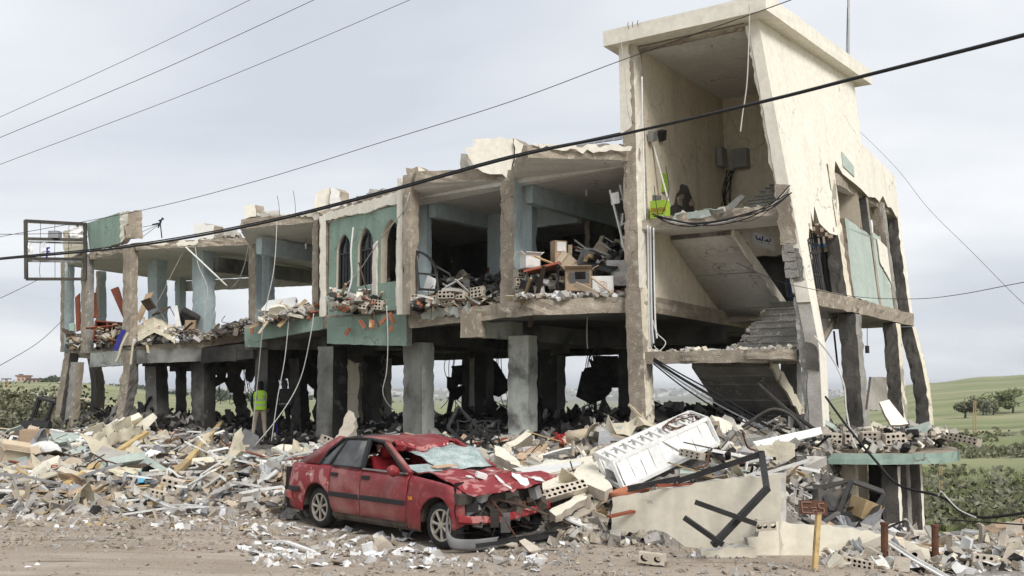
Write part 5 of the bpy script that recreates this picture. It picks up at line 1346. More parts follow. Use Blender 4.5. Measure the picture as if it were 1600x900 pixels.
for sd in 'lr':
    E += [('chest', 'sh' + sd), ('sh' + sd, 'el' + sd), ('el' + sd, 'wr' + sd), ('wr' + sd, 'ha' + sd), ('pelvis', 'hi' + sd), ('hi' + sd, 'kn' + sd), ('kn' + sd, 'an' + sd), ('an' + sd, 'to' + sd), ('ha' + sd, 'th' + sd)] + [('ha' + sd, f'f{f}{sd}') for f in range(4)]
RAD = dict(pelvis=(.16, .12), waist=(.145, .11), chest=(.17, .125), neck=.06, head0=(.075, .09), head1=(.075, .09))
for sd in 'lr':
    RAD.update({'sh' + sd: .075, 'el' + sd: .05, 'wr' + sd: .034, 'ha' + sd: .032, 'hi' + sd: .10, 'kn' + sd: .068, 'an' + sd: .05, 'to' + sd: .042, 'th' + sd: .010}); RAD.update({f'f{f}{sd}': .009 for f in range(4)})
def person(px, yfeet, Y, yaw, label, vest, lean=0.):
    b = at_y(px, yfeet, Y); b.z = min(b.z, mound(b.x, b.y) + .12)
    t = thing('person', b, label, 'person'); t.rotation_euler = (lean, 0, yaw); t.scale = (1.06,) * 3
    def paint(c):
        if c.z < .13: return 3
        if c.z < .93 and abs(c.x) < .21: return 1
        if c.z > 1.5 or (c.z < .93 and abs(c.x) > .17): return 2
        return 0
    figure(J, E, RAD, paint, ['black_cloth' if vest else 'grey_cloth', 'trousers' if vest else 'black_cloth', 'skin' if vest else 'glove', 'boot' if vest else 'black_cloth'], t)
    def add(mb, nm, mat):
        me = bpy.data.meshes.new(nm); me.from_pydata(mb.v, [], mb.f); me.materials.append(MAT[mat]); me.polygons.foreach_set('use_smooth', [True] * len(me.polygons)); o = bpy.data.objects.new(nm, me); COL.objects.link(o); o.parent = t; return o
    q = MB(); n = 14; rows = []
    for z, rx, ry in ((1.50, .085, .10), (1.56, .088, .105), (1.64, .09, .112), (1.71, .08, .10), (1.755, .045, .06), (1.765, .005, .005)):
        rows.append([(rx * math.cos(a), .025 + ry * math.sin(a) - (.01 if z < 1.6 else 0), z) for a in [k * 2 * math.pi / n for k in range(n)]])
    if vest: rows = [[(x, y if y < .08 or z > 1.66 else .06, z) for x, y, z in r] for r in rows]
    q.grid(rows, closed=True); add(q, 'hair' if vest else 'hood', 'black_cloth' if vest else 'grey_cloth')
    for sx in (-1, 1):                                               # ears and a nose complete the head
        q = MB(); q.box((sx * .092, .03, 1.60), (.02, .035, .06)); add(q, 'ear', 'skin')
    q = MB(); q.box((0, .135, 1.585), (.03, .05, .05)); add(q, 'nose', 'skin')
    if vest:
        def ring(z, rx, ry, e=1.0): return [(rx * e * math.cos(a), -.005 + ry * e * math.sin(a), z) for a in [k * 2 * math.pi / 24 for k in range(24)]]
        prof = [(.90, .185, .145), (1.0, .19, .15), (1.1, .19, .15), (1.22, .205, .16), (1.34, .215, .165), (1.42, .20, .14), (1.475, .11, .10)]
        q = MB(); q.grid([ring(*p) for p in prof], closed=True); v = add(q, 'safety_vest', 'vest')
        for z0 in (1.02, 1.17):
            q = MB(); q.grid([ring(z0, interp([(p[0], p[1]) for p in prof], z0), interp([(p[0], p[2]) for p in prof], z0), 1.012), ring(z0 + .05, interp([(p[0], p[1]) for p in prof], z0 + .05), interp([(p[0], p[2]) for p in prof], z0 + .05), 1.012)], closed=True); o = add(q, 'reflective_band', 'reflector'); o.parent = v
        for sx in (-1, 1):
            q = MB(); q.slabgrid([[(sx * .135, -.150, 1.22), (sx * .095, -.162, 1.22)], [(sx * .14, -.158, 1.34), (sx * .10, -.17, 1.34)], [(sx * .12, -.12, 1.44), (sx * .085, -.13, 1.44)]], .006, nrm=(0, 1, 0)); o = add(q, 'reflective_band', 'reflector'); o.parent = v
    else:
        for z in (1.02,):
            q = MB(); q.tube([(.18 * math.cos(a), .14 * math.sin(a), z) for a in [k * 2 * math.pi / 18 for k in range(19)]], .02, 5); add(q, 'belt', 'reflector')
person(405, 688, 31.0, .25, 'person in yellow safety vest and beige trousers seen from behind', True)
person(443, 684, 31.6, .5, 'person in dark grey hooded jacket standing in the shade of the ruin', False)
# ------------------------------------------------------------------ single objects
RO = random.Random(33)
def on_mound(px, py, lift=0., ymax=60.):
    d = ray(px, py); t = 9.0
    while t < ymax:
        p = CAM + d * t
        if p.z <= max(mound(p.x, p.y), terr(p.x, p.y)): break
        t += .05
    p = CAM + d * t; p.z += lift; return p
def ob(mb, name, mat, label, cat, group=None, **kw): return mb.build(name, mat, None, label, cat, group, **kw)
def bent_sheet(a, b, c, th=.01, n=6, m=6, bend=.05, seed=0., mb=None, mi=None):
    """sheet spanned by a->b and a->c, crumpled"""
    a, b, c = Vector(a), Vector(b), Vector(c); nn = (b - a).cross(c - a).normalized()
    rows = [[a + (b - a) * (i / n) + (c - a) * (j / m) + nn * (bend * nz(i * .7 + seed, j * .7, seed * 2.3)) for j in range(m + 1)] for i in range(n + 1)]
    mb = mb or MB(); mb.slabgrid(rows, th, mi, nn[:]); return mb
def plate(pts, th=.03, mb=None, mats=(0, 1), jags=.03, step=.12, hl=None, rough=.01):
    """a flat fragment through 3D points with ragged rim"""
    P = [Vector(p) for p in pts]; c = sum(P, Vector()) / len(P); n = Vector()
    for i in range(len(P)): n += (P[i] - c).cross(P[(i + 1) % len(P)] - c)
    n.normalize()
    if n.dot(CAM - c) < 0: n = -n
    u = (P[1] - P[0]).normalized(); u = (u - n * u.dot(n)).normalized(); v = n.cross(u)
    q = [((p - c).dot(u), (p - c).dot(v)) for p in P]
    mb = mb or MB(); mb.panel(jag(q, step, jags, RO), [], lambda a, b, d: c + u * a + v * b - n * d, th, mats[0], mats[1], None, rough); return mb

# low cream walls in front of the stair
def low_wall(pb, tops, th, label, lip=.04):
    a, b = Vector(pb[0]), Vector(pb[1]); d = (b - a); L = d.length; d = d / L; n = Vector((-d.y, d.x, 0)); n = n if n.y > 0 else -n
    poly = [(0, -.3), (L, -.3)] + [(L * t, z) for t, z in reversed(tops)]
    q = jag(poly, .1, .025, RO, edges=[i for i in range(1, len(poly))])
    mb = MB(); mb.panel(q, [], lambda u, v, t: a + d * u + EZ * v + n * t, th, 0, 1, None, .02); w = ob(mb, 'low_wall', ['wall_cream', 'concrete_pale'], label, 'wall'); return a, d, n, w
M('wall_cream', (.80, .755, .635), (.74, .69, .565), .8, .85, .12, 30, streak=.25, c3=(.42, .39, .34), sc3=2.4, thr=.73, soft=.015)
g0, g1 = at_z(957, 845, 0), at_z(1222, 868, 0)
W1a, W1d, W1n, w1 = low_wall((g0, g1), [(0, .60), (.18, .68), (.42, .80), (.6, .9), (1, 1.04)], .28, 'tall cream low wall with ragged sloping top right of the car')
g0, g1 = at_z(1168, 868, 0), at_z(1452, 872, -.05)
W2a, W2d, W2n, w2 = low_wall((g0, g1), [(0, .22), (.06, .24), (.065, .44), (.45, .41), (.75, .30), (1, .12)], .2, 'long low cream wall behind the small post sign')
g0, g1 = at_z(1095, 872, 0), at_z(1180, 872, 0)
low_wall((g0, g1), [(0, .10), (.8, .14), (1, .13)], .2, 'short kerb stub of wall left of the long low wall')
# the white steel rack lying on the heap
a, b, c = at_y(956, 722, 14.9), at_y(1105, 654, 16.1), at_y(931, 709, 15.35)
dn = at_y(974, 764, 14.8) - a
ex, ey = b - a, c - a
RK = thing('steel_rack', a + dn, 'white steel lattice rack lying on its side on the rubble', 'rack')
def rk(x, y, z): return a + ex * x + ey * y + dn * z
for y, z in ((0, 0), (1, 0), (0, 1), (1, 1)): MB().bar(rk(0, y, z), rk(1, y, z), .055, .055).build('rail', 'white_paint', RK)
for x in (0, 1):
    for p, q in (((0, 0), (1, 0)), ((0, 0), (0, 1)), ((1, 0), (1, 1)), ((0, 1), (1, 1))): MB().bar(rk(x, *p), rk(x, *q), .055, .055).build('post', 'white_paint', RK)
for k in range(1, 11):
    x = k / 11; MB().bar(rk(x, 0, .02), rk(x, 1, .02), .06, .03, up=dn[:]).build('slat', 'white_paint', RK)
for k in range(9):
    x = .03 + k * .105; o = bent_sheet(rk(x, .02, .03), rk(x + .102, .02, .05), rk(x + .005, .03, .97), .012, 3, 3, .025, k).build('side_panel', 'white_paint', RK)
bent_sheet(rk(.02, .08, .45), rk(.98, .08, .45), rk(.02, .95, .55), .008, 5, 3, .03, 8).build('inner_panel', 'white_paint', RK)
bent_sheet(rk(.02, .95, .1), rk(.98, .95, .1), rk(.02, .95, .95), .008, 5, 3, .02, 3).build('back_panel', 'white_paint', RK)
for k in range(4): bent_sheet(rk(.1 + k * .22, .1, .5), rk(.25 + k * .22, .1, .45), rk(.1 + k * .22, .9, .55), .01, 3, 3, .03, k + 9).build('shelf', 'white_plastic', RK)
MB().bar(rk(.5, -.02, .05), rk(.68, -.03, .98), .05, .012).build('brace', 'white_paint', RK); MB().bar(rk(.25, -.02, .15), rk(.12, -.04, 1.02), .05, .012).build('brace', 'white_paint', RK)
mb = MB()
for k in range(5): 
    cc = rk(.72 + .03 * k, .45, -.04); r = .16 + .02 * k; mb.tube([cc + ex.normalized() * (r * 1.5 * math.cos(t)) + ey.normalized() * (r * math.sin(t)) + EZ * (.02 * math.sin(3 * t + k)) for t in [i * .5 for i in range(14)]], .008, 4)
ob(mb, 'cable_coil', 'rust', 'tangled dark red cable coil lying on the white rack', 'cable')
# black bent frame
def poly_bar(name, pts, w, mat, label, cat, h=None, group=None):
    mb = MB()
    for p, q in zip(pts, pts[1:]): mb.bar(p, q, w, h or w, ext=w * .3)
    return ob(mb, name, mat, label, cat, group)
y1 = W1a + W1d * 1.6
poly_bar('bent_steel_section', [at_y(1062, 751, 13.6), at_y(1190, 709, 13.0), at_y(1198, 764, 12.6), at_y(1116, 850, 12.35)], .075, 'black_metal', 'bent black steel frame hooked over the cream wall', 'steel frame')
poly_bar('black_bar', [at_y(1088, 785, 12.45), at_y(1180, 818, 12.3)], .06, 'black_metal', 'upper black bar crossing the bent frame', 'steel bar')
poly_bar('black_bar', [at_y(1071, 810, 12.4), at_y(1128, 850, 12.2)], .06, 'black_metal', 'lower short black bar crossing the bent frame', 'steel bar')
poly_bar('black_bar', [at_y(984, 763, 14.1), at_y(1060, 748, 13.9)], .08, 'black_metal', 'black bar lying along the top of the cream wall', 'steel bar')
poly_bar('black_bar', [at_y(855, 825, 13.9), at_y(912, 792, 14.5)], .06, 'dark_metal', 'dark bar leaning on the rubble left of the cream wall', 'steel bar')
# terracotta pot, half buried
pc = at_y(986, 768, 14.35); mb = MB(); n = 20
rows = [[pc + Vector((r * math.cos(t), r * .9 * math.sin(t), z)) for t in [i * 2 * math.pi / n for i in range(n)]] for r, z in ((.16, -.3), (.27, -.02), (.31, -.02), (.31, .06), (.275, .06), (.25, -.06), (.1, -.22))]
mb.grid([[Matrix.Rotation(-.25, 3, 'Y') @ (p - pc) + pc for p in r] for r in rows], closed=True); ob(mb, 'flower_pot', 'terracotta', 'big terracotta flower pot lying behind the cream wall', 'pot', smooth=True)
# sign on a wooden post
ps = at_z(1270, 891, 0); SG = thing('post_sign', ps, 'rusty brown sign plate on a leaning wooden post', 'sign')
ptop = at_y(1279, 800, ps.y - .02)
MB().bar(ps - EZ * .2, ptop, .09, .05).build('post', 'wood_yellow', SG)
sa, sb_, sc_ = at_y(1247, 781, ps.y - .05), at_y(1292, 783, ps.y - .05), at_y(1248, 803, ps.y - .05)
bent_sheet(sa, sb_, sc_, .012, 6, 3, .012, 2.).build('plate', 'rust', SG)
M('faded_mark', (.27, .19, .16), None, 8., .8, 0)
def smark(pts, w=.012):
    mb = MB()
    for p, q in zip(pts, pts[1:]): mb.bar(sa + (sb_ - sa) * p[0] + (sc_ - sa) * p[1] + Vector((0, -.022, 0)), sa + (sb_ - sa) * q[0] + (sc_ - sa) * q[1] + Vector((0, -.022, 0)), w, .004, up=(0, 1, 0))
    mb.build('lettering', 'faded_mark', SG)
smark([(.45, .12), (.10, .12), (.12, .85), (.48, .85), (.50, .70)]); smark([(.14, .50), (.30, .50)]); smark([(.42, .50), (.62, .46)]); smark([(.45, .68), (.62, .66)]); smark([(.88, .15), (.68, .18), (.70, .48), (.88, .52), (.86, .82), (.66, .86)])
for px, yt, yb, Y, lab in ((1382, 820, 872, 12.3, 'rusty iron bollard nearest to the post sign'), (1461, 823, 868, 13.0, 'rusty iron bollard at the end of the low wall')):
    p, q = at_y(px, yb, Y), at_y(px, yt, Y); mb = MB(); mb.tube([p - EZ * .2, p.lerp(q, .5), q], .045, 10); t = thing('bollard', p, lab, 'bollard', 'rusty bollards'); mb.build('post', 'rust', t); MB().tube([q, q + EZ * .03], .055, 10).build('cap', 'rust', t)
# billboard frame on the left corner
BF = thing('sign_frame', at_y(135, 437, 34.6), 'empty steel advertising frame fixed to the left corner', 'sign frame')
Yb = 33.6
def bb(px, py, dy=0.): return at_y(px, py, lerp(33.2, 34.6, (px - 40) / 93.) + dy)
for p, q, w in (((40, 344), (41, 436), .1), ((133, 348), (133, 437), .1), ((39, 345), (134, 350), .09), ((40, 373), (134, 375), .08), ((41, 404), (134, 405), .08), ((41, 436), (134, 436), .09)): MB().bar(bb(*p), bb(*q), w, .1).build('frame_bar', 'dark_metal', BF)
for p, q in (((42, 378), (134, 380)), ((42, 408), (134, 409)), ((44, 347), (133, 352))): MB().bar(bb(*p, .25), bb(*q, .25), .06, .06).build('rear_bar', 'grey_metal', BF)
for k, x in enumerate((63, 86, 108)):
    for y0, y1 in ((347, 373), (377, 404), (408, 436)): MB().tube([bb(x, y0), bb(x + RO.uniform(-2, 2), (y0 + y1) / 2), bb(x, y1)], .009, 4).build('stay_wire', 'wire_black', BF)
bent_sheet(bb(105, 356), bb(130, 354), bb(110, 372), .006, 5, 5, .12, 4.).build('torn_banner', 'paper', BF)
bent_sheet(bb(42, 378), bb(50, 380), bb(44, 404), .006, 3, 5, .08, 7.).build('torn_banner', 'paper', BF); bent_sheet(bb(65, 380), bb(72, 377), bb(64, 402), .006, 3, 5, .08, 8.).build('torn_banner', 'paper', BF)
mb = MB()
for p, q in (((72, 388), (78, 387)), ((74, 388), (73, 402)), ((72, 394), (78, 393)), ((75, 397), (79, 396))): mb.bar(bb(*p, -.05), bb(*q, -.05), .06, .01, up=(0, 1, 0))
mb.build('lettering', 'purple_cloth', BF)
mb = MB(); mb.box(bb(86, 367), (.35, .3, .25)); mb.tube([bb(86, 367), bb(95, 366)], .05, 6); mb.build('floodlight', 'grey_metal', BF)
for p, q in (((120, 352), (133, 370)), ((118, 400), (133, 385))): MB().bar(bb(*p), at_y(q[0] + 3, q[1], 35.0), .05).build('bracket', 'grey_metal', BF)
# timbers
def timber(p, q, w, h, mat, label, Yp, Yq):
    mb = MB(); mb.bar(at_y(*p, Yp), at_y(*q, Yq), w, h); return ob(mb, 'timber_beam', mat, label, 'beam')
p_, q_ = on_mound(103, 768, .12), on_mound(228, 702, .4)
ob(MB().bar(p_, q_, .13, .09), 'timber_beam', 'wood_yellow', 'yellow timber beam with its sawn end to the road, left one', 'beam')
p_, q_ = on_mound(292, 745, .3), on_mound(352, 674, .5)
ob(MB().bar(p_, q_, .12, .1), 'timber_beam', 'wood_yellow', 'yellow timber beam rising out of the heap, right one', 'beam')
p_, q_ = on_mound(238, 783, .1), on_mound(292, 745, .3)
ob(MB().bar(p_, q_, .13, .09), 'timber_beam', 'wood', 'brown timber beam below the right yellow beam', 'beam')
p_, q_ = on_mound(252, 690, .05), on_mound(352, 680, .1)
mb = MB(); rough_post(mb, p_, q_, .35, .3, 0, .03, .2, .05, RO); ob(mb, 'concrete_beam', 'concrete_pale', 'grey concrete beam lying in the heap before the columns', 'beam')
# boxes, cushion, printed board and other single pieces in the left heap
def crate(px, py, w, d, h, rz, mat, label, cat='box', name='cardboard_box', tilt=(0, 0), Y=None, open_=False, group=None, lift=0.):
    c = at_y(px, py, Y) if Y else on_mound(px, py, h * .35 + lift); Rm = rotm(tilt[0], tilt[1], rz)
    t = thing(name, c - EZ * h / 2, label, cat, group)
    P = lambda x, y, z: c + Rm @ Vector((x * w / 2, y * d / 2, z * h / 2))
    mb = MB(); th = .02
    mb.slabgrid([[P(-1, -1, -1), P(1, -1, -1)], [P(-1, -1, 1), P(1, -1, 1)]], th); mb.slabgrid([[P(1, -1, -1), P(1, 1, -1)], [P(1, -1, 1), P(1, 1, 1)]], th); mb.slabgrid([[P(1, 1, -1), P(-1, 1, -1)], [P(1, 1, 1), P(-1, 1, 1)]], th); mb.slabgrid([[P(-1, 1, -1), P(-1, -1, -1)], [P(-1, 1, 1), P(-1, -1, 1)]], th); mb.slabgrid([[P(-1, -1, -1), P(-1, 1, -1)], [P(1, -1, -1), P(1, 1, -1)]], th)
    mb.build('body', mat, t)
    if open_:
        for (x0, y0), (x1, y1), ox, oy in (((-1, -1), (1, -1), 0, -1), ((1, -1), (1, 1), 1, 0), ((1, 1), (-1, 1), 0, 1), ((-1, 1), (-1, -1), -1, 0)):
            f = RO.uniform(.3, .9); MB().slabgrid([[P(x0, y0, 1), P(x1, y1, 1)], [P(x0 + ox * .5, y0 + oy * .5, 1 + f * .7), P(x1 + ox * .5, y1 + oy * .5, 1 + f * .7)]], .012).build('flap', mat, t)
    else:
        for s in (-1, 1): MB().slabgrid([[P(-1, s, 1.02), P(1, s, 1.02)], [P(-1, s * .03, 1.03), P(1, s * .03, 1.03)]], .015).build('flap', mat, t)
    return t, P
crate(52, 700, .62, .4, .55, .1, 'card', 'light brown cardboard box upright in the left heap')
crate(22, 725, .6, .4, .4, .7, 'card_pale', 'open tan cardboard box at the left edge of the heap', tilt=(.4, .2), open_=True)
c = on_mound(66, 722, .2); mb = MB(); n = 18
rows = [[c + Vector(((.02 + .33 * math.sin(ph) * math.cos(t)) * 1.3, .14 * math.sin(ph) * math.sin(t) + .02 * nz(ph * 2, t), .28 * math.cos(ph) + .03 * nz(t * 1.3, ph * 2))) for t in [i * 2 * math.pi / n for i in range(n)]] for ph in [.02 + k * 3.1 / 8 for k in range(9)]]
mb.grid(rows, closed=True); ob(mb, 'cushion', 'white_paint', 'bulging white cushion below the cardboard box', 'cushion', smooth=True)
def mound_sheet(name, pts, mat, label, cat, th=.012, lift=.1, bend=.05, jags=.02):
    P = [on_mound(px, py, lift) for px, py in pts]; mb = plate(P, th, None, (0, 0), jags); return ob(mb, name, mat, label, cat)
M('board_print', (.72, .67, .50), (.66, .60, .43), 2., .7, .05, 20, c3=(.30, .26, .15), sc3=7., thr=.64, soft=.01)
mound_sheet('printed_board', [(168, 742), (205, 735), (226, 737), (200, 762)], 'board_print', 'cream board with faded scroll print below the yellow beam', 'board', .015)
for k, (pts, mat, lab) in enumerate((([(213, 746), (226, 744), (228, 762), (214, 764)], 'cyan', 'bright blue card at the foot of the right timber'), ([(225, 748), (236, 752), (234, 762), (226, 764)], 'cyan', 'small blue green card beside the bright blue card'), ([(348, 726), (382, 715), (398, 722), (372, 740)], 'blue_light', 'pale blue panel in the heap behind the car'), ([(372, 744), (392, 738), (395, 752), (375, 755)], 'grey_metal', 'grey metal plate below the pale blue panel'))): mound_sheet('panel', pts, mat, lab, 'panel', .015, .12)
c = on_mound(385, 700, .15); ob(MB().box(c, (.42, .3, .55), rotm(.2, .5, .4)), 'metal_cabinet', 'grey_metal', 'small grey metal cabinet tipped over near the person', 'cabinet')
# rolled awning: canvas folds over black bars
def mpt(px, py, l): return on_mound(px, py, l)
AW = thing('awning', mpt(180, 700, 0), 'torn awning with canvas folds and black bars in the left heap', 'awning')
for k, (o1, o2) in enumerate(((0, 0), (-4, -3), (4, 4))):
    MB().bar(mpt(150 + o1, 705 + o2, .2), mpt(232 + o1, 648 + o2, .35), .07, .07).build('bar', 'black_metal', AW)
for sdx, (x0, y0, x1, y1, wd, l) in enumerate(((142, 712, 226, 668, 14, .25), (150, 722, 222, 690, 10, .22))):
    rows = []
    for i in range(15):
        t = i / 14; p = mpt(lerp(x0, x1, t), lerp(y0, y1, t), l + .1 * math.sin(t * 3)); rows.append([p + Vector((.03 * j + .05 * nz(i * .5, j, sdx), -.05 * j, .20 - .06 * j + .06 * nz(i * .6, j * 1.3, 3 + sdx))) for j in range(6)])
    MB().slabgrid(rows, .01, nrm=(0, -1, 0)).build('canvas', 'canvas', AW, smooth=True)
# black gate frame on the left
GT = thing('gate_frame', mpt(60, 672, 0), 'black steel frame of a machine standing tilted at the left', 'steel frame')
gp = {k: at_y(x, y, 30.5 + d) for k, (x, y, d) in dict(a=(45, 668, 0), b=(60, 622, 0), c=(82, 628, .0), d=(66, 672, 0), a2=(50, 664, .7), b2=(64, 619, .7), c2=(84, 626, .7), d2=(72, 668, .7)).items()}
for p, q in ('ab', 'bc', 'cd', ('a2', 'b2'), ('b2', 'c2'), ('c2', 'd2'), ('b', 'b2'), ('c', 'c2'), ('a', 'd')): MB().bar(gp[p], gp[q], .09, .07).build('frame_bar', 'black_metal', GT)
bent_sheet(gp['b'], gp['c'], gp['b2'], .02, 3, 3, .02).build('top_plate', 'dark_metal', GT); bent_sheet(gp['a'].lerp(gp['b'], .35), gp['d'].lerp(gp['c'], .35), gp['a'].lerp(gp['b'], .05), .02, 3, 3, .03).build('panel', 'dark_metal', GT)
c = gp['a'].lerp(gp['d'], .5) + EZ * .05; MB().tube([c + Vector((-.4, 0, 0)), c + Vector((.4, .1, 0))], .22, 12).build('roller', 'black_rubber', GT)

# ---- big wall fragments between the car and the rack
def frag(name, pts, mats, th, label, cat, jags=.03, **kw): mb = plate([at_y(*p) for p in pts], th, None, (0, 1), jags); return ob(mb, name, mats, label, cat, **kw)
frag('fallen_wall_slab', [(800, 738, 15.6), (850, 722, 16.4), (925, 716, 17.), (935, 745, 15.2), (905, 765, 14.6), (830, 768, 14.5)], ['wall_cream', 'block'], .12, 'large cream wall panel lying right of the red bonnet', 'wall panel')
frag('fallen_wall_slab', [(905, 728, 15.6), (925, 724, 15.9), (957, 758, 14.4), (945, 770, 14.2), (890, 745, 15.)], ['wall_cream', 'block'], .16, 'cream wall fragment propped below the white rack', 'wall panel')
frag('fallen_wall_slab', [(858, 798, 13.9), (912, 768, 14.6), (918, 776, 14.4), (868, 806, 13.7)], ['wall_cream', 'block'], .1, 'narrow cream wall strip beside the dark leaning bar', 'wall panel')
frag('fallen_wall_slab', [(772, 695, 17.2), (790, 702, 17.), (818, 728, 16.), (812, 730, 16.), (775, 712, 16.6)], ['wall_cream', 'block'], .15, 'ragged cream strip behind the windscreen', 'wall panel')
frag('fallen_wall_slab', [(735, 712, 17.), (752, 694, 17.6), (762, 704, 17.4), (764, 728, 16.6), (745, 722, 16.6)], ['block', 'block'], .2, 'broken beige masonry lump behind the windscreen', 'wall panel', .05)
frag('fallen_wall_slab', [(838, 745, 15.), (905, 728, 15.8), (912, 720, 16.2), (800, 732, 16.)], ['white_paint', 'block'], .04, 'white sheet lying on the cream panel', 'sheet')
frag('fallen_wall_slab', [(520, 690, 19.8), (545, 640, 20.6), (553, 645, 20.5), (556, 668, 20.1), (535, 692, 19.7)], ['block', 'block'], .2, 'upright beige masonry fragment behind the car roof', 'wall panel', .05)
frag('fallen_wall_slab', [(1172, 712, 15.6), (1205, 682, 16.6), (1232, 690, 16.2), (1200, 716, 15.2)], ['teal_pale', 'block'], .16, 'pale green wall fragment beside the white sheet', 'wall panel', .02)
frag('fallen_wall_slab', [(1200, 717, 15.1), (1230, 690, 16.), (1240, 694, 15.9), (1238, 703, 15.6), (1206, 728, 14.9)], ['wall_cream', 'block'], .14, 'cream edged wall fragment touching the pale green one', 'wall panel')
frag('white_sheet', [(1176, 690, 16.), (1282, 667, 16.4), (1285, 678, 16.3), (1188, 702, 15.9)], ['white_paint', 'white_paint'], .015, 'smooth white sheet jutting out below the corner column', 'sheet', .004)
frag('board', [(1060, 732, 15.2), (1160, 728, 15.), (1160, 737, 14.8), (1058, 740, 15.)], ['teal_pale', 'concrete_pale'], .1, 'pale green strip above the cream wall', 'board', .01)
# fragments standing on the terrace
frag('board', [(1357, 640, 20.3), (1360, 589, 20.5), (1387, 590, 20.9), (1385, 642, 20.9)], ['soot_board', 'concrete_dark'], .05, 'scorched white board leaning between the right columns', 'board', .01) if M('soot_board', (.42, .40, .36), (.10, .08, .06), .8, .9, .1, 20) else None
frag('board', [(1374, 628, 19.8), (1389, 624, 19.9), (1420, 662, 19.4), (1392, 664, 19.3)], ['cream_clean', 'concrete'], .05, 'cream board fallen against the right middle column', 'board', .02)
# canopy wreck in front of the basement
CW = thing('canopy_wreck', at_z(1330, 830, .3), 'collapsed black sheet metal canopy behind the post sign', 'canopy')
cp = lambda px, py, Y: at_y(px, py, Y)
MB().slabgrid([[cp(1242, 764, 15.0), cp(1282, 764, 15.4), cp(1328, 752, 15.6), cp(1384, 772, 15.2)], [cp(1248, 756, 16.6), cp(1285, 757, 17.), cp(1332, 747, 17.2), cp(1380, 764, 17.)]], .03).build('roof_sheet', 'dark_metal', CW)
for p, q in (((1330, 752, 15.55), (1310, 805, 14.6)), ((1382, 774, 15.2), (1358, 812, 14.6)), ((1244, 766, 15.), (1262, 800, 14.6)), ((1235, 806, 14.5), (1330, 802, 14.6)), ((1240, 812, 14.4), (1320, 810, 14.5)), ((1282, 765, 15.4), (1300, 800, 14.6))): MB().bar(cp(*p), cp(*q), .07, .05).build('strut', 'black_metal', CW)
bent_sheet(cp(1250, 768, 15.3), cp(1325, 762, 15.4), cp(1256, 802, 14.8), .02, 6, 5, .2, 5.).build('torn_sheet', 'dark_metal', CW)
bent_sheet(cp(1306, 808, 13.6), cp(1322, 806, 13.6), cp(1338, 868, 12.6), .01, 5, 7, .12, 3.).build('torn_sheet', 'grey_metal', CW); bent_sheet(cp(1388, 845, 13.), cp(1398, 840, 13.), cp(1410, 874, 12.5), .01, 5, 7, .1, 6.).build('torn_sheet', 'grey_metal', CW)
ob(MB().box(cp(1350, 795, 15.), (.35, .3, .28), rotm(.2, .3, .5)), 'wooden_box', 'wood', 'small brown wooden box under the collapsed canopy', 'box')
poly_bar('board', [cp(1205, 720, 15.3), cp(1218, 745, 14.6), cp(1233, 782, 14.2)], .1, 'white_plastic', 'white perforated metal strip hanging right of the bent frame', 'strip', .015)
# ---- first floor contents -------------------------------------------------------
M('box_grey', (.30, .30, .285), (.25, .25, .24), 3., .6, .05, 30)
# electric boxes, channel, meter and lamps in the stair well
EB = thing('electric_box', T(.7, 4.7, 7.9), 'grey electric cabinet with its door open on the stair well wall', 'cabinet')
def tb(s0, s1, w0, w1, z0, z1): mb = MB(); P = [T(s, w, z) for z in (z0, z1) for w in (w0, w1) for s in (s0, s1)]; return mb.add(P, [(0, 2, 3, 1), (4, 5, 7, 6), (0, 1, 5, 4), (2, 6, 7, 3), (0, 4, 6, 2), (1, 3, 7, 5)])
tb(.6, 1.05, 4.68, 4.94, 8.0, 8.5).build('cabinet', 'box_grey', EB); tb(.34, .5, 4.25, 4.62, 8.0, 8.5).build('door', 'box_grey', EB)
for k in range(9):
    a = T(.5 + RO.uniform(-.1, .2), 4.66, 7.95); mb = MB(); mb.tube(spline([a, T(.45 + RO.uniform(-.1, .15), 4.5, 7.3), T(.5 + RO.uniform(-.2, .4), 4.4, 6.8 + RO.uniform(-.2, .2)), T(.5 + RO.uniform(-.3, .7), 4.2, 6.5 + RO.uniform(-.3, .3))]), .012, 4); mb.build('cable', 'wire_black', EB)
GB = thing('green_carton', T(.75, .15, L2), 'lime green carton with red lettering on the broken landing', 'box')
gx = [T(.42, .05, L2 + .02), T(.86, .0, L2 + .0)]
def gbp(u, v, t): return gx[0] + (gx[1] - gx[0]) * u + EZ * (v * .40) + EW * t
mb = MB(); mb.add([gbp(0, 0, 0), gbp(1, 0, 0), gbp(1, 0, .25), gbp(0, 0, .25), gbp(0, 1, 0), gbp(1, 1, 0), gbp(1, 1, .25), gbp(0, 1, .25)], [(3, 2, 1, 0), (4, 5, 6, 7), (0, 1, 5, 4), (1, 2, 6, 5), (2, 3, 7, 6), (3, 0, 4, 7)]); mb.build('carton', 'green_box', GB)
def text_mesh(txt, origin, ux, uz, size, mat, parent, name='lettering', width=None):
    cu = bpy.data.curves.new(name, 'FONT'); cu.body = txt; cu.size = 1.0; cu.extrude = .01
    o = bpy.data.objects.new(name, cu); COL.objects.link(o); dg = bpy.context.evaluated_depsgraph_get(); dg.update()
    me = bpy.data.meshes.new_from_object(o.evaluated_get(dg)); bpy.data.objects.remove(o)
    xs = [v.co.x for v in me.vertices]; w = max(xs) - min(xs); k = (width / w) if width else size
    ux, uz = Vector(ux).normalized(), Vector(uz).normalized(); n = ux.cross(uz); org = origin_of(parent)
    for v in me.vertices: v.co = Vector(origin) - org + ux * ((v.co.x - min(xs)) * k) + uz * (v.co.y * (size if width else k)) + n * (v.co.z * .3)
    me.materials.append(MAT[mat]); t = bpy.data.objects.new(name, me); COL.objects.link(t); t.parent = parent; return t
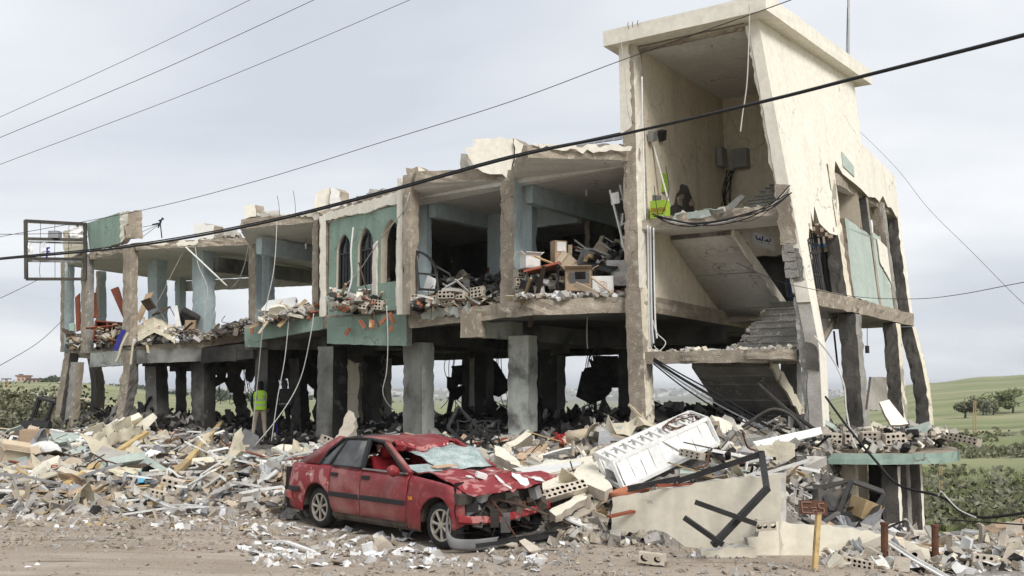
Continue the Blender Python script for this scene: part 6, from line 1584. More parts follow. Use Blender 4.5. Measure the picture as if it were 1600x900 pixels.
text_mesh('VOLTSTAR', gbp(.06, .36, -.012), gx[1] - gx[0], (0, 0, 1), .13, 'red_text', GB, width=.40)
MB().bar(gbp(.15, .26, -.01), gbp(.85, .26, -.01), .012, .006, up=EW[:]).build('lettering', 'red_text', GB)
poly_bar('perforated_channel', [T(.32, .55, 7.75), T(.6, .75, 6.35)], .07, 'white_paint', 'white perforated steel channel leaning in the stair well', 'channel', .03)
ob(MB().box(T(.36, .5, 6.45), (.18, .1, .26), rotm(0, .2, BANG)), 'electric_meter', 'plastic_grey', 'grey electric meter hanging on the stair well wall', 'meter')
for (s, w, z), lab in (((.42, .35, 7.95), 'grey spotlight hanging at the top of the white channel'), ((.36, .95, 8.1), 'small black wall lamp on the stair well wall')):
    t = thing('wall_lamp', T(s, w, z), lab, 'lamp'); mb = MB(); mb.box(T(s, w, z), (.14, .2, .24), rotm(.4, .3, BANG)); mb.build('housing', 'grey_metal' if s > .4 else 'black_metal', t); MB().tube([T(s - .1, w, z + .05), T(s, w, z + .05)], .02, 6).build('bracket', 'black_metal', t)
tb(.28, .34, .95, 1.2, 6.75, 7.2).build('notice', 'green_box', None, 'small green notice on the stair well wall', 'notice')
frag('board', [(1132, 325, 21.5), (1158, 303, 21.7), (1164, 308, 21.7), (1142, 330, 21.4)], ['concrete_pale', 'concrete'], .06, 'grey slab piece leaning on the upper landing', 'board', .01)
SS = thing('shop_sign', T(1.9, 3.0, 5.6), 'white sign board with dark blue Arabic lettering under the landing', 'sign')
s0, s1 = at_w(1178, 362, 3.0), at_w(1205, 366, 3.0); s2 = at_w(1180, 382, 3.0)
bent_sheet(s0, s1 + (s1 - s0) * .15 - EZ * .1, s2, .03, 3, 3, .005).build('board', 'white_paint', SS)
def stroke(pts): 
    mb = MB(); P = [s0 + (s1 - s0) * u + (s2 - s0) * v - EW * .03 for u, v in pts]
    for p, q in zip(P, P[1:]): mb.bar(p, q, .03, .008, up=EW[:])
    mb.build('lettering', 'purple_cloth', SS)
stroke([(.95, .35), (.9, .6), (.78, .62), (.76, .45), (.7, .62), (.58, .6)]); stroke([(.5, .25), (.48, .6), (.36, .6), (.34, .42), (.28, .58), (.15, .55), (.12, .3)]); stroke([(.86, .78), (.82, .78)]); stroke([(.44, .76), (.40, .76)]); stroke([(.62, .28), (.6, .30)])
# grey sheet metal on the roof next to the tower
RS = thing('sheet_metal_row', at_y(945, 226, 24.), 'grey sheet metal panel row on the roof beside the tower', 'roof panel')
for k in range(6): 
    x = 898 + k * 15; bent_sheet(at_y(x, 228 - k * 2.3, 23.), at_y(x + 14, 226 - k * 2.3, 23.), at_y(x + 3, 222 - k * 2.6, 24.5), .02, 2, 2, .01, k).build('sheet', 'grey_metal', RS)
MB().bar(at_y(895, 224, 24.6), at_y(988, 204, 24.6), .04).build('rail', 'dark_metal', RS)
# steel shelf leaning against the corner column
SH = thing('steel_shelf', at_y(975, 455, 22.3), 'white steel shelf with files leaning on the corner column', 'shelf')
l0, l1 = (953, 297), (992, 452); r0, r1 = (969, 289), (1004, 440)
def shp(t, side, d=0.): a, b = (l0, l1) if side == 0 else (r0, r1); return at_y(lerp(a[0], b[0], t), lerp(a[1], b[1], t), lerp(22.35, 21.85, t) + d)
for sd in (0, 1):
    for d in (0, .5): MB().bar(shp(0, sd, d), shp(1, sd, d), .05, .03).build('upright', 'white_paint', SH)
for t in (.13, .36, .6, .82): 
    q = MB(); q.slabgrid([[shp(t, 0), shp(t, 1)], [shp(t, 0, .5) , shp(t, 1, .5)]], .03); q.build('shelf_board', 'white_plastic', SH)
    for k in range(5): ob(MB().box(shp(t - .05, 0).lerp(shp(t - .05, 1), .15 + k * .17) + Vector((0, .2, 0)), (.04, .25, .26), rotm(0, RO.uniform(-.3, .3), .1)), 'file_binder', RO.choice(('fabric_grey', 'wood_dark', 'paper')), ('first', 'second', 'third', 'fourth', 'fifth')[k] + ' file binder on the ' + {.13: 'top', .36: 'second', .6: 'third', .82: 'lowest'}[t] + ' board of the steel shelf', 'binder', 'file binders on the shelf')
for k, (px, py) in enumerate(((955, 303), (970, 370))): ob(bent_sheet(at_y(px, py, 22.3), at_y(px + 12, py - 3, 22.2), at_y(px + 2, py + 17, 22.3), .03, 3, 3, .03, k), 'paper_stack', 'paper', ('pale paper stack at the top of the shelf', 'lilac paper stack hanging half way down the shelf')[k], 'paper')
# boxes and furniture of bay A
Ya = 22.6
def emblem(P, t, y=-1.02):
    mb = MB(); q = lambda u, v: P(u, y, v); n = 14
    ring = [q(.38 * math.cos(a), .05 + .38 * math.sin(a)) for a in [i * 2 * math.pi / n for i in range(n + 1)]]
    for a, b in zip(ring, ring[1:]): mb.bar(a, b, .02, .004)
    mb.bar(q(-.2, .12), q(.2, .12), .03, .004); mb.bar(q(-.15, -.05), q(.15, -.05), .02, .004); mb.build('emblem', 'orange', t)
    mb = MB(); mb.bar(q(-.3, -.5), q(.3, -.48), .022, .004); mb.bar(q(-.2, -.66), q(.2, -.66), .015, .004); mb.build('lettering', 'dark_metal', t)
def emblem_box(px, py, Y, w, h, rz, lab):
    t, P = crate(px, py, w, .35, h, rz, 'white_paint', lab, Y=Y); emblem(P, t)
emblem_box(942, 447, 22.3, .5, .42, -.1, 'white carton with orange round emblem at the slab edge'); emblem_box(972, 437, 22.6, .52, .32, -.15, 'lower white emblem carton beside the shelf'); emblem_box(962, 418, 22.8, .5, .3, .05, 'upper white emblem carton on the stack beside the shelf')
crate(905, 440, .62, .5, .5, -.15, 'card', 'big open cardboard box holding a printer at the slab edge', Y=22.4, open_=True)
t, P = crate(873, 394, .32, .3, .5, .3, 'card', 'tall brown carton with white red label on the heap', Y=23.2); bent_sheet(P(-.6, -1.05, .9), P(.8, -1.05, .9), P(-.6, -1.05, .0), .006, 2, 2, .0).build('label', 'paper', t)
crate(828, 410, .4, .35, .32, .4, 'white_paint', 'white open carton left of the brown table', Y=23., open_=True); crate(885, 410, .38, .3, .34, .7, 'card_pale', 'tilted tan carton behind the brown table', Y=23., tilt=(.4, .5)); crate(935, 395, .3, .3, .5, .2, 'card_pale', 'tan carton lying among the green folders', Y=23.4, tilt=(.2, .6))
PR = thing('printer', at_y(905, 437, 22.25), 'grey printer with dark front in the open cardboard box', 'printer'); c = at_y(906, 433, 22.25); ob2 = MB().box(c, (.45, .3, .28), rotm(.35, 0, -.15)).build('housing', 'plastic_grey', PR); MB().box(c + Vector((0, -.16, .02)), (.24, .02, .17), rotm(.35, 0, -.15)).build('paper_tray', 'screen', PR)
TB = thing('table', at_y(850, 462, 22.5), 'red brown table standing at the slab edge', 'table'); tp = [at_y(818, 422, 22.4), at_y(875, 408, 22.5), at_y(874, 408, 23.3)]
mb = MB(); mb.slabgrid([[tp[0], tp[1]], [tp[0] + Vector((.1, .8, .0)), tp[1] + Vector((.1, .8, 0))]], .05, nrm=(0, 0, 1)); mb.build('tabletop', 'wood_red', TB)
for p in (tp[0] + Vector((.08, .05, 0)), tp[1] + Vector((-.04, .05, 0)), tp[0] + Vector((.15, .7, 0)), tp[1] + Vector((0, .7, 0))): MB().bar(p, Vector((p.x, p.y, SL1)), .04).build('leg', 'black_metal', TB)
ob(bent_sheet(at_y(905, 413, 22.2), at_y(955, 424, 22.1), at_y(920, 405, 22.9), .03, 4, 4, .05, 3), 'carton_lid', 'black_rubber', 'flattened black and white carton on the emblem boxes', 'carton')
ob(bent_sheet(at_y(960, 458, 22.1), at_y(990, 461, 22.0), at_y(962, 452, 22.5), .03, 2, 2, .0), 'board', 'wood_red', 'red brown board under the white emblem cartons', 'board')
def chair(px, py, Y, rot, mat, label, sc=1.):
    c = at_y(px, py, Y); t = thing('chair', c, label, 'chair'); q = lambda x, y, z: c + rot @ Vector((x * sc, y * sc, z * sc))
    mb = MB(); mb.slabgrid([[q(-.22, -.22, .45), q(.22, -.22, .45)], [q(-.22, .22, .45), q(.22, .22, .45)]], .06); mb.build('seat', mat, t)
    mb = MB(); mb.slabgrid([[q(-.2, .24, .62), q(.2, .24, .62)], [q(-.2, .3, .98), q(.2, .3, .98)]], .05); mb.build('backrest', mat, t)
    for x, y in ((-.2, -.2), (.2, -.2), (-.2, .2), (.2, .2)): MB().tube([q(x, y, 0), q(x, y, .45)], .016, 6).build('leg', 'grey_metal', t)
    for x in (-.2, .2): MB().tube([q(x, .22, .42), q(x, .27, .7)], .014, 6).build('back_post', 'grey_metal', t)
    return t
chair(908, 402, 23.2, rotm(1.9, .3, .4), 'plastic_grey', 'overturned grey chair with legs up on the box heap'); chair(935, 385, 23.5, rotm(2.2, -.4, 1.0), 'leaf_dark', 'overturned green chair above the cartons')
# left bay furniture
frag('board', [(172, 452, 33.4), (185, 448, 33.4), (198, 490, 33.), (194, 500, 33.)], ['wood_red', 'wood_red'], .04, 'red brown board leaning left of the bare column', 'board', .004); frag('board', [(213, 495, 33.), (228, 460, 33.3), (240, 455, 33.3), (218, 505, 33.)], ['card', 'card'], .04, 'tan board bent out right of the bare column', 'board', .004)
frag('cupboard_board', [(117, 465, 35.6), (124, 458, 35.6), (126, 515, 35.3), (119, 518, 35.3)], ['wood_red', 'wood_red'], .05, 'dark red cupboard panel between the left columns', 'panel', .004); frag('cupboard_board', [(145, 458, 35.2), (149, 457, 35.2), (153, 496, 35.), (146, 497, 35.)], ['wood_red', 'wood_red'], .05, 'narrow dark red panel right of the left corner column', 'panel', .004)
CB = thing('cupboard', at_y(172, 532, 33.4), 'dark red open cupboard lying on the left floor', 'cupboard'); c = at_y(171, 518, 33.6); mb = MB()
for ctr, sz in (((-.42, 0, 0), (.05, .5, .65)), ((.42, 0, 0), (.05, .5, .65)), ((0, 0, -.32), (.85, .5, .05)), ((0, 0, .32), (.85, .5, .05)), ((0, 0, 0), (.05, .5, .6)), ((0, .24, 0), (.85, .03, .65))): mb.box(c + rotm(0, .08, 0) @ Vector(ctr), sz, rotm(0, .08, 0)); 
mb.build('carcass', 'wood_red', CB)
chair(262, 505, 33.2, rotm(-.5, .2, 2.6), 'wood_dark', 'brown office chair tipped back on the paper heap', 1.1)
TV = thing('television', at_y(293, 507, 33.), 'old dark television lying on its side by the blue column', 'television'); c = at_y(294, 498, 33.2); Rm = rotm(.3, .5, .2)
MB().box(c, (.62, .4, .5), Rm).build('housing', 'dark_metal', TV); MB().box(c + Rm @ Vector((0, -.21, 0)), (.5, .03, .38), Rm).build('screen', 'screen', TV)
frag('board', [(272, 478, 32.9), (277, 477, 32.9), (283, 510, 32.7), (274, 512, 32.7)], ['white_plastic', 'white_plastic'], .04, 'white board upright beside the television', 'board', .004); crate(298, 508, .35, .3, .3, .2, 'card', 'small brown carton right of the television', Y=32.7)
mb = MB(); rows = [[at_y(215 + i * 6.5, 494 + 14 * abs(i - 4) / 4 + j * 5 + 4 * nz(i * .8, j * .9, 3), 33. - .16 * j) for j in range(6)] for i in range(10)]; mb.slabgrid(rows, .012, nrm=(0, -1, 0)); ob(mb, 'canvas_sheet', 'canvas', 'crumpled beige canvas sheet over the paper heap on the left floor', 'canvas')
mb = MB(); rows = [[at_y(188 - 12 * t + 3 * nz(t * 4, 1) + k * 4, lerp(515, 548, t), 32.3) for k in range(3)] for t in [i / 8 for i in range(9)]]; mb.slabgrid(rows, .03, nrm=(0, -1, 0)); ob(mb, 'blue_cloth', 'purple_cloth', 'dark blue cloth hanging over the slab edge at the left', 'cloth')
mb = bent_sheet(at_y(110, 508, 35.), at_y(118, 507, 35.), at_y(109, 520, 34.8), .1, 4, 4, .1, 3); ob(mb, 'green_bag', 'teal', 'small green bag at the left corner column', 'bag')
# bay C and B: arched black frame, white frame, brick slabs, tiles
def arch_frame(px, py, Y, w, h, lab, mat='black_metal'):
    c = at_y(px, py, Y); t = thing('arched_window', c, lab, 'window'); mb = MB(); u = Vector((.92, -.3, -.08)).normalized(); v = Vector((-.12, .12, 1)).normalized()
    pts = [(0, 0), (0, 1)] + [(math.sin(a) * .95, .45 + .55 * math.cos(a)) for a in [i * math.pi / 2 / 8 for i in range(9)]] + [(.95, 0), (0, 0)]
    P = [c + u * (x * w) + v * (z * h) for x, z in pts]
    for p, q in zip(P, P[1:]): mb.bar(p, q, .07, .06, ext=.02)
    mb.build('frame', mat, t)
    MB().bar(c + u * (.0) + v * (h * .42), c + u * (.95 * w) + v * (h * .40), .06, .05).build('transom', mat, t)
arch_frame(655, 452, 24.6, .55, 1.0, 'black half arched window frame leaning in the middle bay')
frag('board', [(660, 455, 24.8), (668, 430, 24.9), (682, 436, 24.8), (678, 458, 24.7)], ['white_paint', 'white_paint'], .02, 'white glazed sheet behind the black arched frame', 'sheet', .004)
WF = thing('fallen_window', at_y(540, 465, 27.), 'white aluminium window frame fallen onto the floor edge', 'window')
wp = [at_y(516, 450, 27.), at_y(553, 460, 26.6), at_y(560, 468, 26.2), at_y(522, 462, 26.6)]
for p, q in zip(wp, wp[1:] + wp[:1]): MB().bar(p, q, .06, .05).build('frame_bar', 'white_paint', WF)
MB().bar(wp[0].lerp(wp[1], .5), wp[2].lerp(wp[3], .5), .05, .04).build('mullion', 'white_paint', WF)
frag('sheet_plate', [(565, 456, 26.4), (598, 436, 26.4), (608, 433, 26.2), (600, 458, 26.)], ['teal', 'concrete'], .04, 'olive green plate fallen below the arches', 'plate', .01)
frag('mattress', [(407, 484, 29.4), (420, 470, 29.8), (462, 463, 29.4), (462, 480, 28.9), (430, 487, 29.)], ['white_paint', 'block'], .12, 'white slab lying on the floor edge right of the pale pier', 'slab', .02)
# hanging bulb and rod under the right wing, roof antenna and mast
def hang(px, y0, y1, Y, lab, bulb=True):
    p, q = at_y(px, y0, Y), at_y(px, y1, Y); t = thing('hanging_lamp', p, lab, 'lamp'); MB().tube([p, q], .008, 4).build('cord', 'wire_black', t)
    mb = MB(); mb.tube([q + EZ * .07, q + EZ * .04, q, q - EZ * .06, q - EZ * .1], .05 if bulb else .028, 8); mb.build('socket', 'black_metal' if bulb else 'white_paint', t)
hang(1355, 505, 545, 22.5, 'black hanging bulb holder under the right wing'); hang(916, 275, 300, 24.5, 'white lamp socket hanging in the dark right bay', False); hang(478, 372, 384, 30., 'white lamp socket hanging in the bay left of the arches', False)
poly_bar('hanging_rod', [at_y(1303, 518, 22.5), at_y(1309, 574, 22.5)], .035, 'dark_metal', 'thin dark rod hanging under the right wing', 'rod')
MS = thing('antenna_mast', at_y(1325, 215, 26.), 'thin grey antenna mast rising behind the tower', 'antenna'); MB().tube([at_y(1325, 230, 26.), at_y(1326, -60, 26.)], .035, 6).build('mast', 'grey_metal', MS); MB().tube([at_y(1322, 90, 25.9), at_y(1324, 12, 25.9)], .008, 4).build('stay_wire', 'wire_black', MS)
mb = MB(); mb.box(at_s(1331, 190, 3.4) + EW * .1, (.12, .5, .8), rotm(0, 0, BANG)); ob(mb, 'shutter', 'wood_dark', 'dark brown shutter at the back edge of the tower', 'shutter')
AN = thing('roof_antenna', at_y(251, 370, 33.5), 'small bent television antenna on the left roof', 'antenna'); MB().tube([at_y(253, 372, 33.5), at_y(250, 345, 33.5)], .02, 5).build('mast', 'black_metal', AN)
for p, q in (((242, 350), (252, 348)), ((248, 345), (256, 342)), ((247, 356), (254, 340)), ((238, 351), (243, 350))): MB().bar(at_y(*p, 33.5), at_y(*q, 33.4), .035).build('element', 'black_metal', AN)
for k in range(3): MB().tube([at_y(250, 350, 33.5), at_y(216 + k * 2, 356 + k * 8, 33.3)], .008, 4).build('stay_wire', 'wire_black', AN)
# collapsed mesh, red plastic, rolled carton by the columns
ob(MB().bar(on_mound(868, 690, .2), on_mound(880, 712, .25), .05).bar(on_mound(862, 702, .2), on_mound(884, 700, .3), .05), 'red_plastic_cross', 'red_plastic', 'bright red plastic cross in the heap behind the car', 'frame')
c = on_mound(902, 700, .2); mb = MB(); mb.tube([c + Vector((-.22, 0, 0)), c + Vector((.22, -.08, .08))], .13, 12); ob(mb, 'paper_roll', 'card_pale', 'beige roll lying behind the white rack', 'roll', smooth=True)
ST_ = thing('mesh_screen', at_y(735, 690, 19.5), 'black wrought iron star screen lying in the heap behind the car', 'screen')
s_ = [at_y(716, 652, 20.2), at_y(790, 700, 18.8), at_y(714, 636, 20.8), at_y(700, 668, 20.)]
for p, q in (((700, 668, 19.8), (745, 712, 18.4)), ((716, 636, 20.6), (775, 698, 18.8)), ((700, 668, 19.8), (716, 636, 20.6)), ((725, 690, 19.2), (752, 664, 19.8)), ((738, 706, 18.6), (770, 680, 19.2))): MB().bar(at_y(*p), at_y(*q), .05).build('frame_bar', 'black_metal', ST_)
for k in range(9):
    c = at_y(725 + (k % 3) * 22 + RO.uniform(-3, 3), 668 + (k // 3) * 15, 19.4 - (k // 3) * .4); mb = MB(); pts = [c + Vector((.2 * (1 if i % 2 else .55) * math.cos(i * math.pi / 4), .05, .2 * (1 if i % 2 else .55) * math.sin(i * math.pi / 4))) for i in range(9)]
    for a, b in zip(pts, pts[1:]): mb.bar(a, b, .022)
    mb.build('star', 'black_metal', ST_)
# ------------------------------------------------------------------ debris
RD = random.Random(99)
def proto(name, mb_or_bm, mats):
    me = bpy.data.meshes.new(name)
    if isinstance(mb_or_bm, MB):
        me.from_pydata(mb_or_bm.v, [], mb_or_bm.f)
        bm = bmesh.new(); bm.from_mesh(me); bmesh.ops.recalc_face_normals(bm, faces=bm.faces); bm.to_mesh(me); bm.free()
        for m in mats: me.materials.append(MAT[m])
        if len(mats) > 1: me.polygons.foreach_set('material_index', mb_or_bm.m)
    else:
        mb_or_bm.to_mesh(me); mb_or_bm.free()
        for m in mats: me.materials.append(MAT[m])
    return me
def hull(n, sx, sy, sz, rng):
    bm = bmesh.new()
    for _ in range(n):
        v = Vector((rng.gauss(0, 1), rng.gauss(0, 1), rng.gauss(0, 1)))
        v = Vector((clamp(v.x, -1, 1) * sx, clamp(v.y, -1, 1) * sy, clamp(v.z, -1, 1) * sz)); bm.verts.new(v)
    r = bmesh.ops.convex_hull(bm, input=bm.verts)
    bmesh.ops.delete(bm, geom=[g for g in r['geom_interior'] if isinstance(g, bmesh.types.BMVert)], context='VERTS')
    return bm
P_CHUNK = [proto('concrete_chunk', hull(14, .5, .38, .26, RD), ['concrete_pale']) for _ in range(12)]
def block_mesh(L, H, D, nx, nzz, brk=0., dirty=.0):
    """hollow block: face with rounded holes that run into the depth"""
    mb = MB(); holes = []; cwid = L / nx; chei = H / nzz
    for i in range(nx):
        for j in range(nzz):
            cx, cz = (i + .5) * cwid - L / 2, (j + .5) * chei - H / 2; r = min(cwid, chei) * .34
            if brk and i == nx - 1: continue                        # the broken end has lost its cells
            r *= RD.uniform(.8, 1.08); cx += RD.uniform(-.008, .008)
            holes.append([(cx + r * 1.15 * math.cos(a), cz + r * math.sin(a)) for a in [k * math.pi / 4 + .39 for k in range(8)]])
    outer = [(-L / 2, -H / 2), (L / 2, -H / 2), (L / 2, H / 2), (-L / 2, H / 2)]
    if brk: outer = [outer[0], (L / 2 - cwid * RD.uniform(.1, .9), -H / 2), (L / 2 - cwid * RD.uniform(.0, .9), H / 2), outer[3]]
    outer = jag(outer, .05, brk or .006, RD, edges=(1,) if brk else None)
    if brk: outer = [(min(x, L / 2), clamp(z, -H / 2, H / 2)) for x, z in outer]
    loops = [outer] + holes; flat = [p for l in loops for p in l]; tr = tessellate_polygon([[Vector((p[0], p[1], 0)) for p in l] for l in loops]); N = len(flat)
    mb.add([(p[0], -D / 2, p[1]) for p in flat] + [(p[0], D / 2, p[1]) for p in flat], [t for t in tr] + [tuple(x + N for x in reversed(t)) for t in tr], 0)
    o = 0
    for li, l in enumerate(loops):
        n = len(l)
        for i in range(n):
            a, b = o + i, o + (i + 1) % n; mb.f.append((b, a, a + N, b + N)); mb.m.append(0 if li == 0 else 1)
        o += n
    me = proto('hollow_block', mb, ['block', 'hole_shade']); return me
P_BLOCK = [block_mesh(.40, .20, .2, 4, 2), block_mesh(.30, .20, .2, 3, 2, .025), block_mesh(.40, .26, .14, 4, 3, .03), block_mesh(.24, .2, .2, 3, 2, .02), block_mesh(.52, .22, .16, 6, 2, .025), block_mesh(.36, .2, .2, 4, 2, .03), block_mesh(.3, .24, .15, 3, 2, .03)]
def plank_mesh(L, w, t, bend):
    mb = MB(); rows = [[(x * L, y * w, bend * (x * x - .1) + .01 * nz(x * 3, y)) for y in (-.5, .5)] for x in [i / 6 - .5 for i in range(7)]]; mb.slabgrid(rows, t, nrm=(0, 0, 1)); return mb
P_PLANK = [proto('wood_strip', plank_mesh(1, w, t, b), ['wood']) for w, t, b in ((.07, .03, 0), (.10, .02, .05), (.05, .04, .0), (.14, .02, .03))]
def profile_mesh(kink):
    mb = MB(); P = [Vector((x - .5, 0, 0)) for x in (0, .3, .34, .7, 1.)]; P[2].z += kink; P[3].z += kink * .6; P[4].y += kink * .7
    for p, q in zip(P, P[1:]): mb.bar(p, q, .05, .02, ext=.004); mb.bar(p + Vector((0, .022, .02)), q + Vector((0, .022, .02)), .008, .035)
    return mb
P_PROF = [proto('window_profile', profile_mesh(k), ['white_plastic']) for k in (0., .04, .1, -.06, .16)]
def sheet_mesh(seed, bend, th, n=5, ragged=True):
    rg = random.Random(seed); mb = MB()
    poly = [(math.cos(a) * rg.uniform(.35, .62), math.sin(a) * rg.uniform(.28, .5)) for a in sorted(rg.uniform(0, 6.283) for _ in range(7))] if ragged else [(-.5, -.35), (.5, -.35), (.5, .35), (-.5, .35)]
    # grid clipped to the polygon by scaling each ray
    c = (sum(p[0] for p in poly) / len(poly), sum(p[1] for p in poly) / len(poly)); rows = []
    rim = []
    for i in range(len(poly)):
        a, b = poly[i], poly[(i + 1) % len(poly)]
        for j in range(3): rim.append((lerp(a[0], b[0], j / 3) + rg.uniform(-.012, .012), lerp(a[1], b[1], j / 3) + rg.uniform(-.012, .012)))
    m = len(rim); vs = []; fs = []
    H = lambda x, y: bend * (nz(x * 2.4 + seed, y * 2.4, seed * .7) + .5 * nz(x * 6, y * 6, seed))
    for k, f in enumerate((.0, .55, 1.)):
        for p in rim: x, y = lerp(c[0], p[0], f), lerp(c[1], p[1], f); vs.append((x, y, H(x, y)))
    N = len(vs); vs += [(x, y, z - th) for x, y, z in vs]
    for k in range(2):
        for i in range(m):
            q = (k * m + i, k * m + (i + 1) % m, (k + 1) * m + (i + 1) % m, (k + 1) * m + i)
            fs.append(q if k else (q[0], q[2], q[3])); fs.append(tuple(x + N for x in reversed(fs[-1])))
    for i in range(m): a, b = 2 * m + i, 2 * m + (i + 1) % m; fs.append((a, b, b + N, a + N))
    mb.add(vs, fs); return mb
P_SHEET = [proto('panel_piece', sheet_mesh(s, .04, .03), ['white_paint']) for s in range(6)]
P_SLAB = [proto('wall_piece', sheet_mesh(s + 20, .01, .11), ['wall_cream']) for s in range(6)]
P_CARD = [proto('cardboard_piece', sheet_mesh(s + 40, .16, .012, ragged=False), ['card']) for s in range(4)]
P_PAPER = [proto('paper_sheet', sheet_mesh(s + 60, .18, .004, ragged=s % 2 == 0), ['paper']) for s in range(5)]
P_CLOTH = [proto('cloth_rag', sheet_mesh(s + 80, .5, .012), ['canvas']) for s in range(4)]
def rod_mesh(seed):
    rg = random.Random(seed); P = [Vector((x - .5, rg.uniform(-.12, .12), rg.uniform(-.08, .12))) for x in (0, .25, .5, .75, 1)]; mb = MB(); mb.tube(spline(P, 4), .012, 5); return mb
P_ROD = [proto('steel_rod', rod_mesh(s), ['dark_metal']) for s in range(5)]
KIND = {
 'chunk': (P_CHUNK, 'concrete_chunk', 'chunk', (('concrete_pale', 'pale grey concrete chunk'), ('concrete_grey', 'mid grey concrete chunk'), ('block', 'beige masonry lump'), ('concrete', 'brownish concrete lump'), ('brick', 'brown brick lump'))),
 'char': (P_CHUNK, 'burnt_lump', 'lump', (('char', 'black burnt lump'), ('ash', 'ash grey burnt lump'), ('concrete_dark', 'sooty concrete lump'))),
 'block': (P_BLOCK, 'hollow_block', 'block', (('', 'beige hollow block'),)),
 'plank': (P_PLANK, 'wood_strip', 'strip', (('wood', 'brown wood strip'), ('wood_dark', 'dark wood strip'), ('card_pale', 'pale wood strip'), ('wood_red', 'red brown wood strip'))),
 'prof': (P_PROF, 'window_profile', 'profile', (('white_plastic', 'bent white window profile'), ('grey_metal', 'grey metal profile'), ('white_plastic', 'bent white window profile'))),
 'sheet': (P_SHEET, 'panel_piece', 'panel', (('white_paint', 'white panel piece'), ('canvas', 'beige panel piece'), ('grey_metal', 'grey metal sheet piece'), ('teal_pale', 'pale green panel piece'), ('wood_dark', 'dark brown panel piece'))),
 'slab': (P_SLAB, 'wall_piece', 'wall piece', (('wall_cream', 'broken cream wall piece'), ('concrete_pale', 'broken grey wall piece'), ('teal_pale', 'broken pale green wall piece'), ('wall_cream', 'broken cream wall piece'))),
 'card': (P_CARD, 'cardboard_piece', 'cardboard', (('card', 'torn brown cardboard'), ('card_pale', 'torn tan cardboard'))),
 'paper': (P_PAPER, 'paper_sheet', 'paper', (('paper', 'crumpled white paper'), ('paper_print', 'printed paper sheet'), ('paper', 'crumpled white paper'), ('paper', 'crumpled white paper'))),
 'cloth': (P_CLOTH, 'cloth_rag', 'cloth', (('canvas', 'crumpled beige cloth'), ('fabric_grey', 'crumpled grey cloth'), ('canvas', 'crumpled beige cloth'))),
 'rod': (P_ROD, 'steel_rod', 'rod', (('dark_metal', 'bent dark steel rod'), ('rust', 'bent rusty steel rod'))),
 'tile': (P_SHEET, 'terracotta_piece', 'terracotta', (('terracotta', 'broken red terracotta piece'),)),
}
COUNT = {}; PLACED = []
def put(kind, p, size, zone, rot=None, flat=.35, mat=None, scale=None):
    pr, name, cat, mats = KIND[kind]
    if COUNT.get(kind, 0) >= 290: return None
    COUNT[kind] = COUNT.get(kind, 0) + 1
    me = RD.choice(pr); m, adj = RD.choice(mats) if mat is None else next(x for x in mats if x[0] == mat)
    o = bpy.data.objects.new(name, me); COL.objects.link(o)
    o.location = p
    if rot is None: rot = (RD.gauss(0, flat), RD.gauss(0, flat), RD.uniform(0, 6.28))
    o.rotation_euler = rot
    o.scale = scale or (size, size * RD.uniform(.8, 1.2), size * RD.uniform(.8, 1.2)) if kind not in ('block', 'plank', 'prof', 'rod') else (scale or ((size, 1, 1) if kind in ('plank', 'prof') else (size,) * 3))
    if m:
        o.material_slots[0].link = 'OBJECT'; o.material_slots[0].material = MAT[m]
    tag(o, f'{adj} {zone}', cat, f'{adj} {zone}'); PLACED.append((o, adj, zone, size, kind))
    return o
def pick(px0, px1, Y0, Y1, avoid=True):
    """a point on the heap, spread evenly over the picture rows"""
    for _ in range(30):
        px = RD.uniform(px0, px1); Y = 1 / RD.uniform(1 / Y1, 1 / Y0); x = (px - 800) / 1530 * Y
        # keep the car, the walls and the people free
        q = Vector((x, Y, 0)) - CO; lx, ly = q.dot(CH), q.dot(CS)
        if avoid and -1.05 < lx < 3.6 and -1.0 < ly < 1.0: continue
        if 380 < px < 460 and 24 < Y < 33: continue
        if 1238 < px < 1400 and 14 < Y < 17.2 and RD.random() < .85: continue
        if 925 < px < 1112 and 14.6 < Y < 16.4: continue
        r = Vector((x, Y, 0)) - W1a; 
        if -.1 < r.dot(W1n) < .35 and -.1 < r.dot(W1d) < 2.6: continue
        r = Vector((x, Y, 0)) - W2a
        if -.1 < r.dot(W2n) < .3 and -.6 < r.dot(W2d) < 3.: continue
        break
    return Vector((x, Y, max(mound(x, Y), terr(x, Y)))), px
ZONES = [
 ('in the heap left of the red car', (-20, 440, 17.2, 31), dict(chunk=70, block=26, plank=46, prof=60, sheet=46, slab=38, card=30, paper=46, cloth=26, rod=16)),
 ('in the heap behind the red car', (440, 810, 16.8, 26), dict(chunk=50, block=13, plank=22, prof=22, sheet=18, slab=22, card=9, paper=20, cloth=8, rod=16)),
 ('in the rubble between car and white rack', (800, 960, 14.2, 23), dict(chunk=42, block=16, plank=8, prof=7, sheet=8, slab=14, card=5, paper=18, cloth=4, rod=8)),
 ('on the heap before the stair tower', (955, 1300, 13.9, 20), dict(chunk=75, block=14, plank=18, prof=14, sheet=14, slab=15, card=4, paper=10, cloth=8, rod=24)),
 ('in the rubble at the bottom right corner', (1300, 1610, 12.2, 17.5), dict(chunk=70, block=14, plank=10, prof=8, sheet=8, slab=8, card=3, paper=12, cloth=8, rod=6)),
]
SZ = dict(chunk=(.14, .5), block=(.8, 1.15), plank=(.5, 2.5), prof=(.6, 2.5), sheet=(.3, 1.15), slab=(.35, 1.1), card=(.35, .85), paper=(.16, .38), cloth=(.4, 1.1), rod=(.5, 1.5), char=(.15, .55))
